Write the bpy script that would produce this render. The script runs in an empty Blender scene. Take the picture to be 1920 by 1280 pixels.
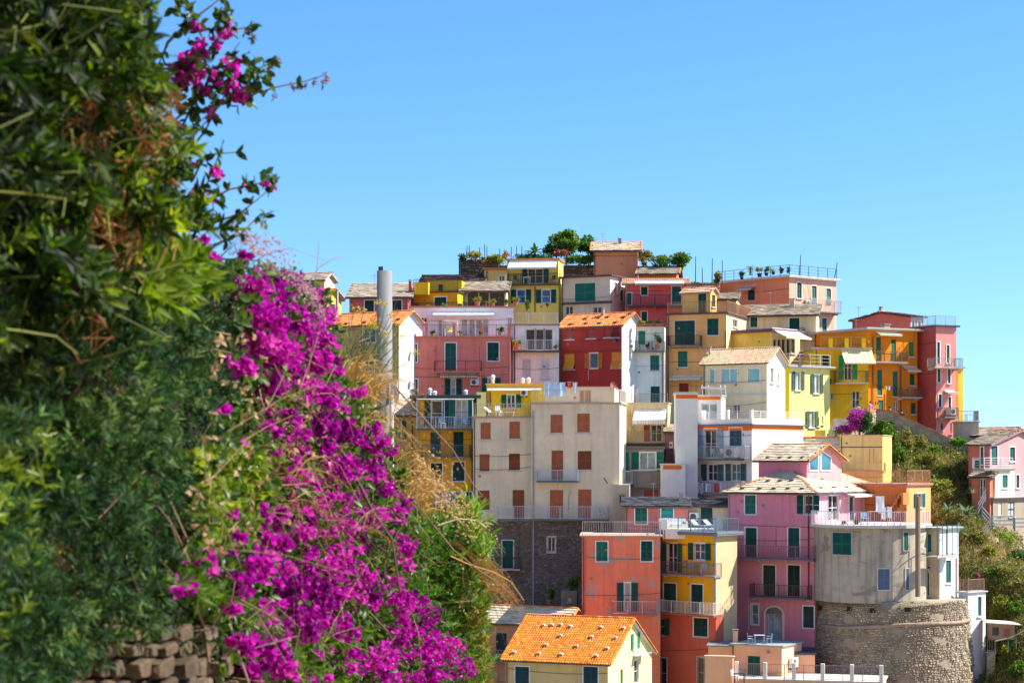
import bpy, math, random
import numpy as np
from mathutils import Vector, Matrix
random.seed(7); RS = np.random.RandomState(11)
SC = bpy.context.scene
COL = SC.collection
# ---------------------------------------------------------------- camera, world, sun, exposure
F, CX, HY = 3700.0, 960.0, 860.0          # focal length and horizon, in pixels of the 1920 px wide photograph
cam_d = bpy.data.cameras.new('camera'); cam = bpy.data.objects.new('camera', cam_d); COL.objects.link(cam)
cam.location = (0, 0, 0); cam.rotation_euler = (math.radians(90), 0, 0)
cam_d.sensor_width = 36; cam_d.lens = F / 1920 * 36; cam_d.shift_y = (HY - 640) / 1920
cam_d.clip_start = 0.1; cam_d.clip_end = 9000
cam_d.dof.use_dof = True; cam_d.dof.focus_distance = 165; cam_d.dof.aperture_fstop = 10.0
SC.camera = cam
SUN_AZ, SUN_EL = math.radians(0.5), math.radians(46)   # azimuth counted from +X towards +Y
S = Vector((math.cos(SUN_AZ) * math.cos(SUN_EL), math.sin(SUN_AZ) * math.cos(SUN_EL), math.sin(SUN_EL)))
W = bpy.data.worlds.new('World'); SC.world = W; W.use_nodes = True
nt = W.node_tree; nt.nodes.clear()
wo = nt.nodes.new('ShaderNodeOutputWorld'); bg = nt.nodes.new('ShaderNodeBackground'); sk = nt.nodes.new('ShaderNodeTexSky')
sk.sky_type = 'NISHITA'; sk.sun_disc = False; sk.sun_elevation = SUN_EL; sk.sun_rotation = math.radians(90) - SUN_AZ
sk.air_density = 1.0; sk.dust_density = 0.3; sk.ozone_density = 2.0; sk.altitude = 50
bg.inputs[1].default_value = 0.115
hs = nt.nodes.new('ShaderNodeHueSaturation'); hs.inputs['Saturation'].default_value = 1.22
tc = nt.nodes.new('ShaderNodeTexCoord'); mp = nt.nodes.new('ShaderNodeVectorMath'); mp.operation = 'ADD'; mp.inputs[1].default_value = (0, 0, .075)
nm = nt.nodes.new('ShaderNodeVectorMath'); nm.operation = 'NORMALIZE'; nt.links.new(tc.outputs['Generated'], mp.inputs[0]); nt.links.new(mp.outputs[0], nm.inputs[0]); nt.links.new(nm.outputs[0], sk.inputs[0])
tn = nt.nodes.new('ShaderNodeMix'); tn.data_type = 'RGBA'; tn.blend_type = 'MULTIPLY'; tn.inputs[0].default_value = 1; tn.inputs[7].default_value = (.80, .88, .96, 1)
nt.links.new(sk.outputs[0], tn.inputs[6]); nt.links.new(tn.outputs[2], hs.inputs['Color']); nt.links.new(hs.outputs[0], bg.inputs[0]); nt.links.new(bg.outputs[0], wo.inputs[0])
sun_d = bpy.data.lights.new('sun', 'SUN'); sun = bpy.data.objects.new('sun', sun_d); COL.objects.link(sun)
sun_d.energy = 4.7; sun_d.angle = math.radians(0.5); sun_d.color = (1.0, 0.93, 0.80)
sun.rotation_euler = S.to_track_quat('Z', 'Y').to_euler()
SC.view_settings.view_transform = 'Standard'; SC.view_settings.look = 'None'; SC.view_settings.gamma = 1
SC.view_settings.exposure = 1.10; SC.view_settings.use_curve_mapping = False
SC.cycles.use_denoising = True
SC.cycles.max_bounces = 6; SC.cycles.diffuse_bounces = 3; SC.cycles.glossy_bounces = 2; SC.cycles.transmission_bounces = 3; SC.cycles.transparent_max_bounces = 6

def P(px, py, Y): return Vector(((px - CX) * Y / F, Y, (HY - py) * Y / F))

# ---------------------------------------------------------------- materials
MATS = {}
class NT:
    def __init__(s, name):
        s.m = bpy.data.materials.new(name); s.m.use_nodes = True; s.t = s.m.node_tree; s.t.nodes.clear()
        s.out = s.n('OutputMaterial'); s.b = s.n('BsdfPrincipled'); s.l(s.b.outputs[0], s.out.inputs[0])
        s.b.inputs['Roughness'].default_value = 0.85
        s.b.inputs['Specular IOR Level'].default_value = 0.25
    def n(s, k): return s.t.nodes.new('ShaderNode' + k)
    def l(s, a, b): s.t.links.new(a, b)
    def noise(s, scale, detail=4, vec=None, rough=.55, dist=0):
        n = s.n('TexNoise'); n.inputs['Scale'].default_value = scale; n.inputs['Detail'].default_value = detail
        n.inputs['Roughness'].default_value = rough; n.inputs['Distortion'].default_value = dist
        s.l(vec if vec is not None else s.pos(), n.inputs['Vector']); return n.outputs['Fac']
    def pos(s, sc=None):
        if not hasattr(s, 'g'): s.g = s.n('NewGeometry')
        if sc is None: return s.g.outputs['Position']
        m = s.n('Mapping'); m.inputs['Scale'].default_value = sc; s.l(s.g.outputs['Position'], m.inputs['Vector']); return m.outputs[0]
    def ramp(s, fac, pts):
        r = s.n('ValToRGB'); e = r.color_ramp.elements
        while len(e) < len(pts): e.new(0.5)
        for i, (p, c) in enumerate(pts):
            e[i].position = p; e[i].color = (c, c, c, 1) if not hasattr(c, '__len__') else (*c, 1)
        s.l(fac, r.inputs[0]); return r.outputs[0]
    def mix(s, fac, a, b, mode='MIX'):
        m = s.n('Mix'); m.data_type = 'RGBA'; m.blend_type = mode
        for v, i in ((fac, 0), (a, 6), (b, 7)):
            if hasattr(v, 'links'): s.l(v, m.inputs[i])
            elif i == 0: m.inputs[0].default_value = v
            else: m.inputs[i].default_value = (*v, 1)
        return m.outputs[2]
    def attr(s, name):
        a = s.n('Attribute'); a.attribute_name = name; return a.outputs['Fac']
    def bump(s, h, strength=.3, dist=.02):
        b = s.n('Bump'); b.inputs['Strength'].default_value = strength; b.inputs['Distance'].default_value = dist
        s.l(h, b.inputs['Height']); s.l(b.outputs[0], s.b.inputs['Normal'])
    def base(s, c):
        if hasattr(c, 'links'): s.l(c, s.b.inputs['Base Color'])
        else: s.b.inputs['Base Color'].default_value = (*c, 1)
def lum(c, k): return tuple(min(1, x * k) for x in c)
def desat(c, k):
    g = sum(c) / 3; return tuple(x + (g - x) * k for x in c)

def plaster(c, dirt=.5, peel=0.0, peelc=(.36, .33, .31)):
    key = ('pl', c, dirt, peel)
    if key in MATS: return MATS[key]
    g_ = sum(c) / 3; c = tuple(max(.004, (g_ + (x - g_) * 1.13) * k) for x, k in zip(c, (1.17, 1.14, 1.07))); c = tuple(min(.86, x) for x in c)
    t = NT('plaster'); big = t.noise(.35, 5, rough=.6); blot = t.noise(1.6, 6, rough=.65); fine = t.noise(9, 4)
    col = t.mix(t.ramp(big, [(.35, 0.), (.68, 1.)]), lum(c, .90), lum(c, 1.07))
    col = t.mix(t.ramp(blot, [(.42, 0.), (.75, .6 * dirt + .12)]), col, lum(desat(c, .3), .72))
    rep = t.noise(.45, 2, t.pos((1, 1, 1.6)), .4); col = t.mix(t.ramp(rep, [(.60, 0.), (.615, .35 * dirt)]), col, lum(desat(c, .15), 1.18))
    streak = t.noise(1.0, 4, t.pos((2.6, 2.6, .16)), .6)
    col = t.mix(t.ramp(streak, [(.48, 0.), (.74, 1.0 * dirt)]), col, lum(desat(c, .4), .5))
    fs = t.noise(1.0, 3, t.pos((9, 9, .35)), .6); col = t.mix(t.ramp(fs, [(.58, 0.), (.78, .28 * dirt)]), col, lum(desat(c, .3), .6))
    col = t.mix(t.ramp(fine, [(.3, 0.), (.8, .16)]), col, lum(c, .75))
    if peel:
        pm = t.noise(.62, 7, t.pos((1, 1, 1.25)), .62, .4)
        col = t.mix(t.ramp(pm, [(.66 - peel * .05, 0.), (.69 - peel * .05, .8)]), col, peelc)
    t.base(col); t.bump(t.noise(14, 5), .35, .03); MATS[key] = t.m; return t.m
def paint(c, rough=.55, var=.12, metal=0.):
    key = ('pt', c, rough, metal)
    if key in MATS: return MATS[key]
    t = NT('paint'); n = t.noise(2.3, 4)
    t.base(t.mix(t.ramp(n, [(.3, 0.), (.7, 1.)]), lum(c, 1 - var), lum(c, 1 + var)))
    t.b.inputs['Roughness'].default_value = rough; t.b.inputs['Metallic'].default_value = metal; MATS[key] = t.m; return t.m
def glass(kind='dark'):
    key = ('gl', kind)
    if key in MATS: return MATS[key]
    t = NT('window_glass'); n = t.noise(.9, 3)
    a, b = {'dark': ((.012, .016, .02), (.05, .055, .06)), 'curtain': ((.16, .22, .25), (.42, .48, .5)), 'blue': ((.01, .09, .28), (.02, .16, .42)),
            'mint': ((.18, .40, .40), (.26, .5, .48)), 'sky': ((.02, .10, .17), (.06, .2, .28))}[kind]
    t.base(t.mix(t.ramp(n, [(.38, 0.), (.62, 1.)]), a, b)); t.b.inputs['Roughness'].default_value = .12
    t.b.inputs['Specular IOR Level'].default_value = .5; MATS[key] = t.m; return t.m
def tiles(pal, rough=.9):
    key = ('ti', pal)
    if key in MATS: return MATS[key]
    t = NT('roof_cover'); c = t.ramp(t.attr('tint'), [(i / (len(pal) - 1), p) for i, p in enumerate(pal)])
    n = t.noise(.8, 6, rough=.65)
    c = t.mix(t.ramp(n, [(.55, 0.), (.75, .35)]), c, lum(desat(pal[0], .5), .8))
    c = t.mix(t.ramp(t.noise(11, 4), [(.35, .2), (.6, 0.)]), c, lum(pal[0], .6))
    t.base(c); t.b.inputs['Roughness'].default_value = rough; t.bump(t.noise(30, 3), .3, .01); MATS[key] = t.m; return t.m
def leafmat(pal, trans=.45, rough=.5, name='leaf', spec=.35, patch=2.0):
    key = ('lf', pal, trans, name)
    if key in MATS: return MATS[key]
    t = NT(name); c = t.ramp(t.attr('tint'), [(i / (len(pal) - 1), p) for i, p in enumerate(pal)])
    c = t.mix(t.ramp(t.noise(patch, 3), [(.35, 0.), (.7, .55)]), c, lum(c0 := pal[len(pal) // 2], .7))
    t.base(c); t.b.inputs['Roughness'].default_value = rough; t.b.inputs['Specular IOR Level'].default_value = spec
    tr = t.n('BsdfTranslucent'); tc = t.mix(1.0, c, (1.5, 1.5, .6) if pal[0][1] > pal[0][0] else (1.2, 1, 1.2), 'MULTIPLY')
    t.l(tc, tr.inputs[0]); ms = t.n('MixShader'); ms.inputs[0].default_value = trans
    t.l(t.b.outputs[0], ms.inputs[1]); t.l(tr.outputs[0], ms.inputs[2]); t.l(ms.outputs[0], t.out.inputs[0]); MATS[key] = t.m; return t.m
def stripes(a, b, period=.16, axis='u'):
    key = ('st', a, b, period)
    if key in MATS: return MATS[key]
    t = NT('striped_canvas'); w = t.n('Math'); w.operation = 'FRACT'; d = t.n('Math'); d.operation = 'DIVIDE'; d.inputs[1].default_value = period
    at = t.attr('tint'); t.l(at, d.inputs[0]); t.l(d.outputs[0], w.inputs[0])
    t.base(t.mix(t.ramp(w.outputs[0], [(.49, 0.), (.51, 1.)]), a, b)); MATS[key] = t.m; return t.m
def stone_m(pal, name='stone', moss=.0):
    key = ('sn', pal, name)
    if key in MATS: return MATS[key]
    t = NT(name); c = t.ramp(t.attr('tint'), [(i / (len(pal) - 1), p) for i, p in enumerate(pal)])
    c = t.mix(t.ramp(t.noise(1.1, 7, rough=.7), [(.45, 0.), (.7, .55)]), c, lum(pal[0], .55))
    c = t.mix(t.ramp(t.noise(12, 6, rough=.7), [(.35, .5), (.6, 0.)]), c, lum(pal[0], .45))
    t.base(c); t.bump(t.noise(9, 8, rough=.7), .8, .06); MATS[key] = t.m; return t.m

GREEN, DGREEN, BROWN, ORSH, WHITE, GREYB = (.006, .085, .068), (.008, .05, .042), (.30, .085, .03), (.62, .22, .02), (.78, .78, .76), (.16, .22, .30)
IRON, WIRON, SLABC = (.045, .04, .045), (.72, .72, .74), (.22, .21, .22)
CLAY = ((.50, .13, .035), (.66, .21, .055), (.78, .32, .12), (.70, .24, .06))
ORANGE_CLAY = ((.48, .12, .02), (.68, .20, .025), (.76, .26, .035), (.80, .33, .07))
PALECLAY = ((.60, .30, .15), (.74, .44, .25), (.82, .58, .40), (.70, .36, .14))
SLATE = ((.28, .23, .17), (.44, .36, .27), (.60, .50, .38), (.36, .30, .23))
PSLATE = ((.50, .40, .27), (.66, .54, .38), (.76, .64, .46), (.56, .46, .32))
RUBBLE = ((.30, .24, .17), (.50, .41, .30), (.70, .61, .47), (.42, .33, .23))
DRUBBLE = ((.12, .095, .08), (.19, .155, .13), (.40, .34, .28), (.15, .12, .10))

# ---------------------------------------------------------------- mesh building
class MB:
    def __init__(s): s.v = []; s.f = []; s.t = []; s.smooth = False
    def quad(s, a, b, c, d, tint=None):
        n = len(s.v); s.v += [a, b, c, d]; s.f.append((n, n + 1, n + 2, n + 3)); s.t.append(random.random() if tint is None else tint)
    def tri(s, a, b, c, tint=None):
        n = len(s.v); s.v += [a, b, c]; s.f.append((n, n + 1, n + 2)); s.t.append(random.random() if tint is None else tint)
    def poly(s, pts, tint=None):
        n = len(s.v); s.v += list(pts); s.f.append(tuple(range(n, n + len(pts)))); s.t.append(random.random() if tint is None else tint)
    def box(s, o, a, b, c, tint=None):
        n = len(s.v); t = random.random() if tint is None else tint
        s.v += [o, o + a, o + a + b, o + b, o + c, o + a + c, o + a + b + c, o + b + c]
        for f in ((0, 3, 2, 1), (4, 5, 6, 7), (0, 1, 5, 4), (1, 2, 6, 5), (2, 3, 7, 6), (3, 0, 4, 7)):
            s.f.append(tuple(n + i for i in f)); s.t.append(t)
        return s
    def wbox(s, x0, x1, y0, y1, z0, z1, tint=None):
        return s.box(Vector((x0, y0, z0)), Vector((x1 - x0, 0, 0)), Vector((0, y1 - y0, 0)), Vector((0, 0, z1 - z0)), tint)
    def tube(s, pts, r, seg=6, r2=None, cap=True, tint=None):
        t0 = random.random() if tint is None else tint; n0 = len(s.v); k = len(pts)
        for i, p in enumerate(pts):
            d = (pts[min(i + 1, k - 1)] - pts[max(i - 1, 0)]).normalized()
            a = d.cross(Vector((0, 0, 1))) if abs(d.z) < .9 else d.cross(Vector((1, 0, 0)))
            a.normalize(); b = d.cross(a); rr = r if r2 is None else r + (r2 - r) * i / (k - 1)
            for j in range(seg):
                q = 2 * math.pi * j / seg; s.v.append(p + a * (math.cos(q) * rr) + b * (math.sin(q) * rr))
        for i in range(k - 1):
            for j in range(seg):
                j2 = (j + 1) % seg
                s.f.append((n0 + i * seg + j, n0 + i * seg + j2, n0 + (i + 1) * seg + j2, n0 + (i + 1) * seg + j)); s.t.append(t0)
        if cap:
            s.f.append(tuple(n0 + j for j in reversed(range(seg)))); s.t.append(t0)
            s.f.append(tuple(n0 + (k - 1) * seg + j for j in range(seg))); s.t.append(t0)
        return s
    def lathe(s, c, prof, seg=12, tint=None):
        t0 = random.random() if tint is None else tint; n0 = len(s.v)
        for (r, z) in prof:
            for j in range(seg):
                q = 2 * math.pi * j / seg; s.v.append(c + Vector((math.cos(q) * r, math.sin(q) * r, z)))
        for i in range(len(prof) - 1):
            for j in range(seg):
                j2 = (j + 1) % seg
                s.f.append((n0 + i * seg + j, n0 + i * seg + j2, n0 + (i + 1) * seg + j2, n0 + (i + 1) * seg + j)); s.t.append(t0)
        return s
    def obj(s, name, mat, root=None, parent=None, kind=None, smooth=False):
        org = root.location if root is not None else Vector((0, 0, 0))
        me = bpy.data.meshes.new(name); me.from_pydata([tuple(Vector(p) - org) for p in s.v], [], s.f)
        a = me.attributes.new('tint', 'FLOAT', 'FACE'); a.data.foreach_set('value', np.array(s.t, 'f'))
        if smooth: me.polygons.foreach_set('use_smooth', np.ones(len(s.f), bool))
        me.materials.append(mat); o = bpy.data.objects.new(name, me); COL.objects.link(o)
        p = parent if parent is not None else root
        if p is not None: o.parent = p
        if kind: o['kind'] = kind
        return o
def np_obj(name, V, Fc, T, mat, root=None, parent=None, kind=None, smooth=False, org=None):
    """V (n,3), Fc (m,k) all faces alike, T (m,) tint"""
    o3 = np.array(root.location) if root is not None else np.zeros(3)
    me = bpy.data.meshes.new(name); V = V - o3
    k = Fc.shape[1]; me.vertices.add(len(V)); me.vertices.foreach_set('co', V.astype('f').ravel())
    me.loops.add(Fc.size); me.loops.foreach_set('vertex_index', Fc.astype('i').ravel())
    me.polygons.add(len(Fc)); me.polygons.foreach_set('loop_start', np.arange(0, Fc.size, k, dtype='i')); me.polygons.foreach_set('loop_total', np.full(len(Fc), k, 'i'))
    a = me.attributes.new('tint', 'FLOAT', 'FACE'); a.data.foreach_set('value', T.astype('f'))
    if smooth: me.polygons.foreach_set('use_smooth', np.ones(len(Fc), bool))
    me.update(calc_edges=True); me.materials.append(mat); o = bpy.data.objects.new(name, me); COL.objects.link(o)
    p = parent if parent is not None else root
    if p is not None: o.parent = p
    if kind: o['kind'] = kind
    return o
def thing(name, label, cat, loc=(0, 0, 0), group=None):
    o = bpy.data.objects.new(name, None); COL.objects.link(o); o.location = loc; o.empty_display_size = .3
    o['label'] = label; o['category'] = cat
    if group: o['group'] = group
    return o
def tag(o, label, cat, group=None):
    o['label'] = label; o['category'] = cat
    if group: o['group'] = group
    return o
def struct(o): o['kind'] = 'structure'; return o
Z = Vector((0, 0, 1))

# ---------------------------------------------------------------- leaf clouds
def rand_rot(n, up=None):
    """n random orthonormal frames (n,3,3) columns: length dir, width dir, normal; up = bias of the normal"""
    nrm = RS.normal(size=(n, 3))
    if up is not None: nrm = nrm / np.linalg.norm(nrm, axis=1)[:, None] + np.array(up)
    nrm /= np.linalg.norm(nrm, axis=1)[:, None]
    a = RS.normal(size=(n, 3)); a -= (a * nrm).sum(1)[:, None] * nrm; a /= np.linalg.norm(a, axis=1)[:, None]
    return np.stack([a, np.cross(nrm, a), nrm], axis=2)
def scatter(tv, tf, pos, R, size):
    """template verts (k,3), faces (m,q); pos (n,3), R (n,3,3), size (n,) or (n,3) -> V, F, owner"""
    n = len(pos); size = np.asarray(size); size = size[:, None].repeat(3, 1) if size.ndim == 1 else size
    loc = tv[None] * size[:, None, :]
    V = np.einsum('nij,nkj->nki', R, loc) + pos[:, None]
    Fc = tf[None] + (np.arange(n) * len(tv))[:, None, None]
    return V.reshape(-1, 3), Fc.reshape(-1, tf.shape[1]), np.repeat(np.arange(n), len(tf))
DIA_V = np.array([[0, 0, 0], [.5, .28, .05], [1, 0, -.06], [.5, -.28, .05]], float); DIA_F = np.array([[0, 1, 2, 3]])
# a pointed leaf, folded on its midrib and arched: length 1 along x
def leaf_tpl(w=.13, arch=.12, fold=.35, seg=4):
    V = []; Fq = []
    for i in range(seg + 1):
        t = i / seg; ww = w * (math.sin(math.pi * min(1, t * .92 + .08)) ** .7); z = -arch * t * t
        V += [[t, ww, z + ww * fold], [t, 0, z], [t, -ww, z + ww * fold]]
    for i in range(seg):
        a = i * 3; Fq += [[a, a + 1, a + 4, a + 3], [a + 1, a + 2, a + 5, a + 4]]
    return np.array(V, float), np.array(Fq)
def ellipsoid(n, c, r, shell=.35):
    d = RS.normal(size=(n, 3)); d /= np.linalg.norm(d, axis=1)[:, None]
    rad = 1 - shell * RS.rand(n) ** 1.0; rad = np.where(RS.rand(n) < .3, RS.rand(n) ** .4, rad)
    return np.array(c) + d * rad[:, None] * np.array(r)
def clumpy(n, c, r, k=14, cr=.42):
    """points in k smaller balls spread over an ellipsoid: an uneven crown"""
    cc = ellipsoid(k, c, np.array(r) * (1 - cr * .6), .5)
    i = RS.randint(0, k, n); s = .6 + .7 * RS.rand(k)
    return cc[i] + (ellipsoid(n, (0, 0, 0), (1, 1, 1), .5)) * (np.array(r) * cr)[None] * s[i][:, None]
G1 = ((.03, .08, .010), (.055, .14, .015), (.12, .23, .025), (.22, .32, .04))
G2 = ((.015, .05, .012), (.03, .085, .02), (.05, .12, .03), (.08, .16, .04))
G3 = ((.09, .13, .02), (.17, .22, .03), (.28, .30, .05), (.36, .34, .07))
DRY = ((.20, .12, .05), (.36, .24, .10), (.50, .36, .16), (.30, .17, .06))
OLIVE = ((.08, .09, .025), (.15, .16, .035), (.26, .23, .06), (.38, .29, .10))
MAG = ((.14, .001, .12), (.34, .002, .27), (.56, .008, .44), (.66, .03, .50), (.62, .10, .40))
def bush(name, label, cat, px, py, Y, rx, ry, n, pal=G1, size=.16, trunk=0, k=14, group=None, dia=None, extra=None):
    """px,py = centre of the crown in the photograph, rx, ry in photo pixels"""
    c = P(px, py, Y); s = Y / F; r = (rx * s, rx * s * .9, ry * s)
    root = thing(name, label, cat, (c.x, c.y, c.z - r[2] - trunk), group)
    pos = clumpy(n, c, r, k); R = rand_rot(n, (0, 0, .5)); sz = size * (.6 + .8 * RS.rand(n))
    V, Fc, ow = scatter(DIA_V, DIA_F, pos, R, sz); T = np.clip(.5 + .22 * RS.randn(n), 0, 1)[ow]
    np_obj('crown' if trunk else 'foliage', V, Fc, T, leafmat(pal), root, kind='stuff')
    mb = MB(); b = Vector(root.location); top = c
    mb.tube([b - Z * .3, (b + top) / 2 + Vector((random.uniform(-.1, .1), 0, 0)), top], max(.04, r[0] * .07), 6, max(.02, r[0] * .03))
    for j in range(6):
        e = Vector(pos[random.randrange(n)]); st = b.lerp(top, random.uniform(.45, .95)); mb.tube([st, st.lerp(e, .5) + Z * .1 * r[2], e], max(.015, r[0] * .02), 4, .006)
    mb.obj('trunk' if trunk else 'stem', paint((.12, .085, .06), .9), root)
    if extra:
        pal2, n2, sz2 = extra; pos = clumpy(n2, c, np.array(r) * 1.06, 9); R = rand_rot(n2)
        V, Fc, ow = scatter(DIA_V, DIA_F, pos, R, sz2 * (.7 + .6 * RS.rand(n2))); np_obj('blossom', V, Fc, RS.rand(n2)[ow], leafmat(pal2, .35, name='blossom'), root, kind='stuff')
    return root
def pot_plant(px, py, Y, w, h, label, pal=G1, potc=(.45, .16, .08), group='potted plants on the terraces', ph=.45, flower=None, spiky=False):
    """py = foot of the pot; w, h = size of the foliage in photo pixels above the pot"""
    s = Y / F; b = P(px, py, Y); pr = min(w * .3, 7) * s; pH = max(.16, pr * 1.35)
    root = thing('potted_plant', label, 'potted plant', b, group)
    MB().lathe(b, [(0, 0), (pr * .68, 0), (pr * .95, pH * .85), (pr * 1.08, pH * .86), (pr * 1.08, pH), (pr * .9, pH), (pr * .85, pH * .9), (0, pH * .9)], 14).obj('pot', paint(potc, .8), root, smooth=False)
    n = int(140 + w * h * 1.3); c = b + Z * (pH + h * s * .5); r = (w * s * .5, w * s * .45, h * s * .55)
    if spiky:
        tv, tf = leaf_tpl(.09, .35, .4, 3); n = 26; an = RS.rand(n) * 6.283; el = .25 + RS.rand(n) * 1.1
        d = np.stack([np.cos(an) * np.cos(el), np.sin(an) * np.cos(el), np.sin(el)], 1); sd = np.stack([-np.sin(an), np.cos(an), 0 * an], 1)
        R = np.stack([d, sd, np.cross(d, sd)], 2); V, Fc, ow = scatter(tv, tf, np.tile(np.array(b + Z * pH), (n, 1)), R, np.full(n, h * s * .95))
        np_obj('leaves', V, Fc, RS.rand(n)[ow], leafmat(pal), root, kind='stuff'); return root
    pos = clumpy(n, c, r, 8); R = rand_rot(n, (0, 0, .5)); V, Fc, ow = scatter(DIA_V, DIA_F, pos, R, .13 * (.6 + .8 * RS.rand(n)))
    np_obj('leaves', V, Fc, np.clip(.5 + .22 * RS.randn(n), 0, 1)[ow], leafmat(pal), root, kind='stuff')
    MB().tube([b + Z * pH * .8, c], .03, 5, .015).obj('stem', paint((.12, .085, .06), .9), root)
    if flower:
        n = int(n * .5); pos = clumpy(n, c, np.array(r) * 1.05, 6); V, Fc, ow = scatter(DIA_V, DIA_F, pos, rand_rot(n), np.full(n, .11)); np_obj('blossom', V, Fc, RS.rand(n)[ow], leafmat(flower, .3, name='blossom'), root, kind='stuff')
    return root

# ---------------------------------------------------------------- railings, tiles, stones
def railing_mb(pts, h, sp=.13, r=.011, post=1.3, horiz=0, top=.02):
    mb = MB(); L = 0
    for a, b in zip(pts[:-1], pts[1:]):
        d = b - a; ln = d.length
        if ln < .05: continue
        d = d / ln; side = Vector((-d.y, d.x, 0)).normalized() if abs(d.z) < .99 else Vector((1, 0, 0))
        for zz, rr in ((h, top), (.07, .014)):
            mb.box(a + Z * (zz - rr) - side * rr, d * ln, side * 2 * rr, Z * 2 * rr)
        if horiz:
            for i in range(1, horiz + 1):
                zz = .07 + (h - .07) * i / (horiz + 1); mb.box(a + Z * (zz - .012) - side * .012, d * ln, side * .024, Z * .024)
        else:
            n = max(1, int(ln / sp))
            for i in range(n + 1): p = a + d * (ln * i / n); mb.box(p - d * r - side * r + Z * .07, d * 2 * r, side * 2 * r, Z * (h - .07))
        n = max(1, round(ln / post))
        for i in range(n + 1): p = a + d * (ln * i / n); mb.box(p - d * .022 - side * .022, d * .044, side * .044, Z * h)
    return mb
def inside(poly, x, y):
    c = False; n = len(poly)
    for i in range(n):
        x1, y1 = poly[i]; x2, y2 = poly[i - 1]
        if (y1 > y) != (y2 > y) and x < (x2 - x1) * (y - y1) / (y2 - y1) + x1: c = not c
    return c
def slope_cover(mb, poly3, kind='clay', tw=.22, tl=.34):
    """poly3: eave-left, eave-right, then the upper points (seen from outside); covers the slope with overlapping tiles or slabs"""
    o = poly3[0]; ex = (poly3[1] - o).normalized(); n = ex.cross(poly3[-1] - o).normalized()
    if n.z < 0: n = -n
    ey = n.cross(ex).normalized()
    if ey.z < 0: ey = -ey
    pl = [((p - o).dot(ex), (p - o).dot(ey)) for p in poly3]
    xs = [p[0] for p in pl]; W0, W1 = min(xs), max(xs); H = max(p[1] for p in pl)
    rows = max(2, round(H / tl)); tl = H / rows
    for r in range(rows):
        y0 = r * tl; x = W0 + (0 if kind != 'slate' else -random.random() * tw)
        while x < W1 - .02:
            w = tw if kind != 'slate' else tw * random.uniform(.6, 1.7)
            xe = x + w
            cx, cy = x + w / 2, y0 + tl / 2
            if inside(pl, cx, cy) or inside(pl, cx, y0 + .05):
                if kind == 'slate': x0c, x1c = max(x, W0), min(xe, W1)
                else: x0c, x1c = x, min(xe, W1 + .02)
                j = random.uniform(-.022, .022); lift = .045 + (random.uniform(0, .03) if kind == 'slate' else 0)
                A = o + ex * x0c + ey * (y0 - .03 + j); ww = ex * (x1c - x0c - (.012 if kind == 'slate' else 0)); ln = ey * (tl + .04)
                tint = min(1, max(0, random.gauss(.5, .22)))
                if kind == 'slate':
                    b = A + n * lift; t = n * .035; e = A + ln + n * .012
                    mb.quad(b + t, b + ww + t, e + ww + t, e + t, tint); mb.quad(b, b + ww, b + ww + t, b + t, tint); mb.quad(b + ww, e + ww, e + ww + t, b + ww + t, tint); mb.quad(e, b, b + t, e + t, tint)
                else:
                    pr = [(0, .0), (.22, .045), (.45, .06), (.68, .045), (.86, .005), (1, .0)]
                    for (a0, h0), (a1, h1) in zip(pr[:-1], pr[1:]):
                        p0 = A + ww * a0 + n * (h0 + lift); p1 = A + ww * a1 + n * (h1 + lift); q1 = A + ww * a1 + ln + n * (h1 + .005); q0 = A + ww * a0 + ln + n * (h0 + .005)
                        mb.quad(p0, p1, q1, q0, tint)
                        mb.quad(A + ww * a0, A + ww * a1, p1, p0, tint)
            x = xe
def stones(mb, mapf, u0, u1, v0, v1, hs=(.14, .3), ws=(.2, .5), out=.06, gap=.015, skip=None):
    """irregular courses of rubble on a surface; mapf(u, v, w) -> point, w outwards"""
    v = v0
    while v < v1 - .03:
        h = min(random.uniform(*hs), v1 - v); u = u0 - random.random() * .2
        while u < u1:
            w = random.uniform(*ws); a, b = max(u, u0), min(u + w, u1)
            if b - a > .05 and not (skip and skip((a + b) / 2, v + h / 2)):
                j = lambda: random.uniform(-.03, .03); o = random.uniform(.35, 1) * out; t = min(1, max(0, random.gauss(.45, .25)))
                c = [(a + gap + abs(j()) * .7, v + gap + abs(j()) * .7), (b - gap - abs(j()) * .7, v + gap + abs(j()) * .7), (b - gap - abs(j()) * .7, v + h - gap - abs(j()) * .7), (a + gap + abs(j()) * .7, v + h - gap - abs(j()) * .7)]
                c = [(x, y + .05 * math.sin(x * 1.9 + 1) + .035 * math.sin(x * 5.3 + y * 4)) for x, y in c]; m = ((a + b) / 2, sum(q[1] for q in c) / 4); base = [mapf(x, y, -.01) for x, y in c]; top = [mapf(m[0] + (x - m[0]) * .8, m[1] + (y - m[1]) * .75, o + j() * .4) for x, y in c]
                n0 = len(mb.v); mb.v += base + top
                for f in ((4, 5, 6, 7), (0, 1, 5, 4), (1, 2, 6, 5), (2, 3, 7, 6), (3, 0, 4, 7)): mb.f.append(tuple(n0 + i for i in f)); mb.t.append(t)
            u += w
        v += h

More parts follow.
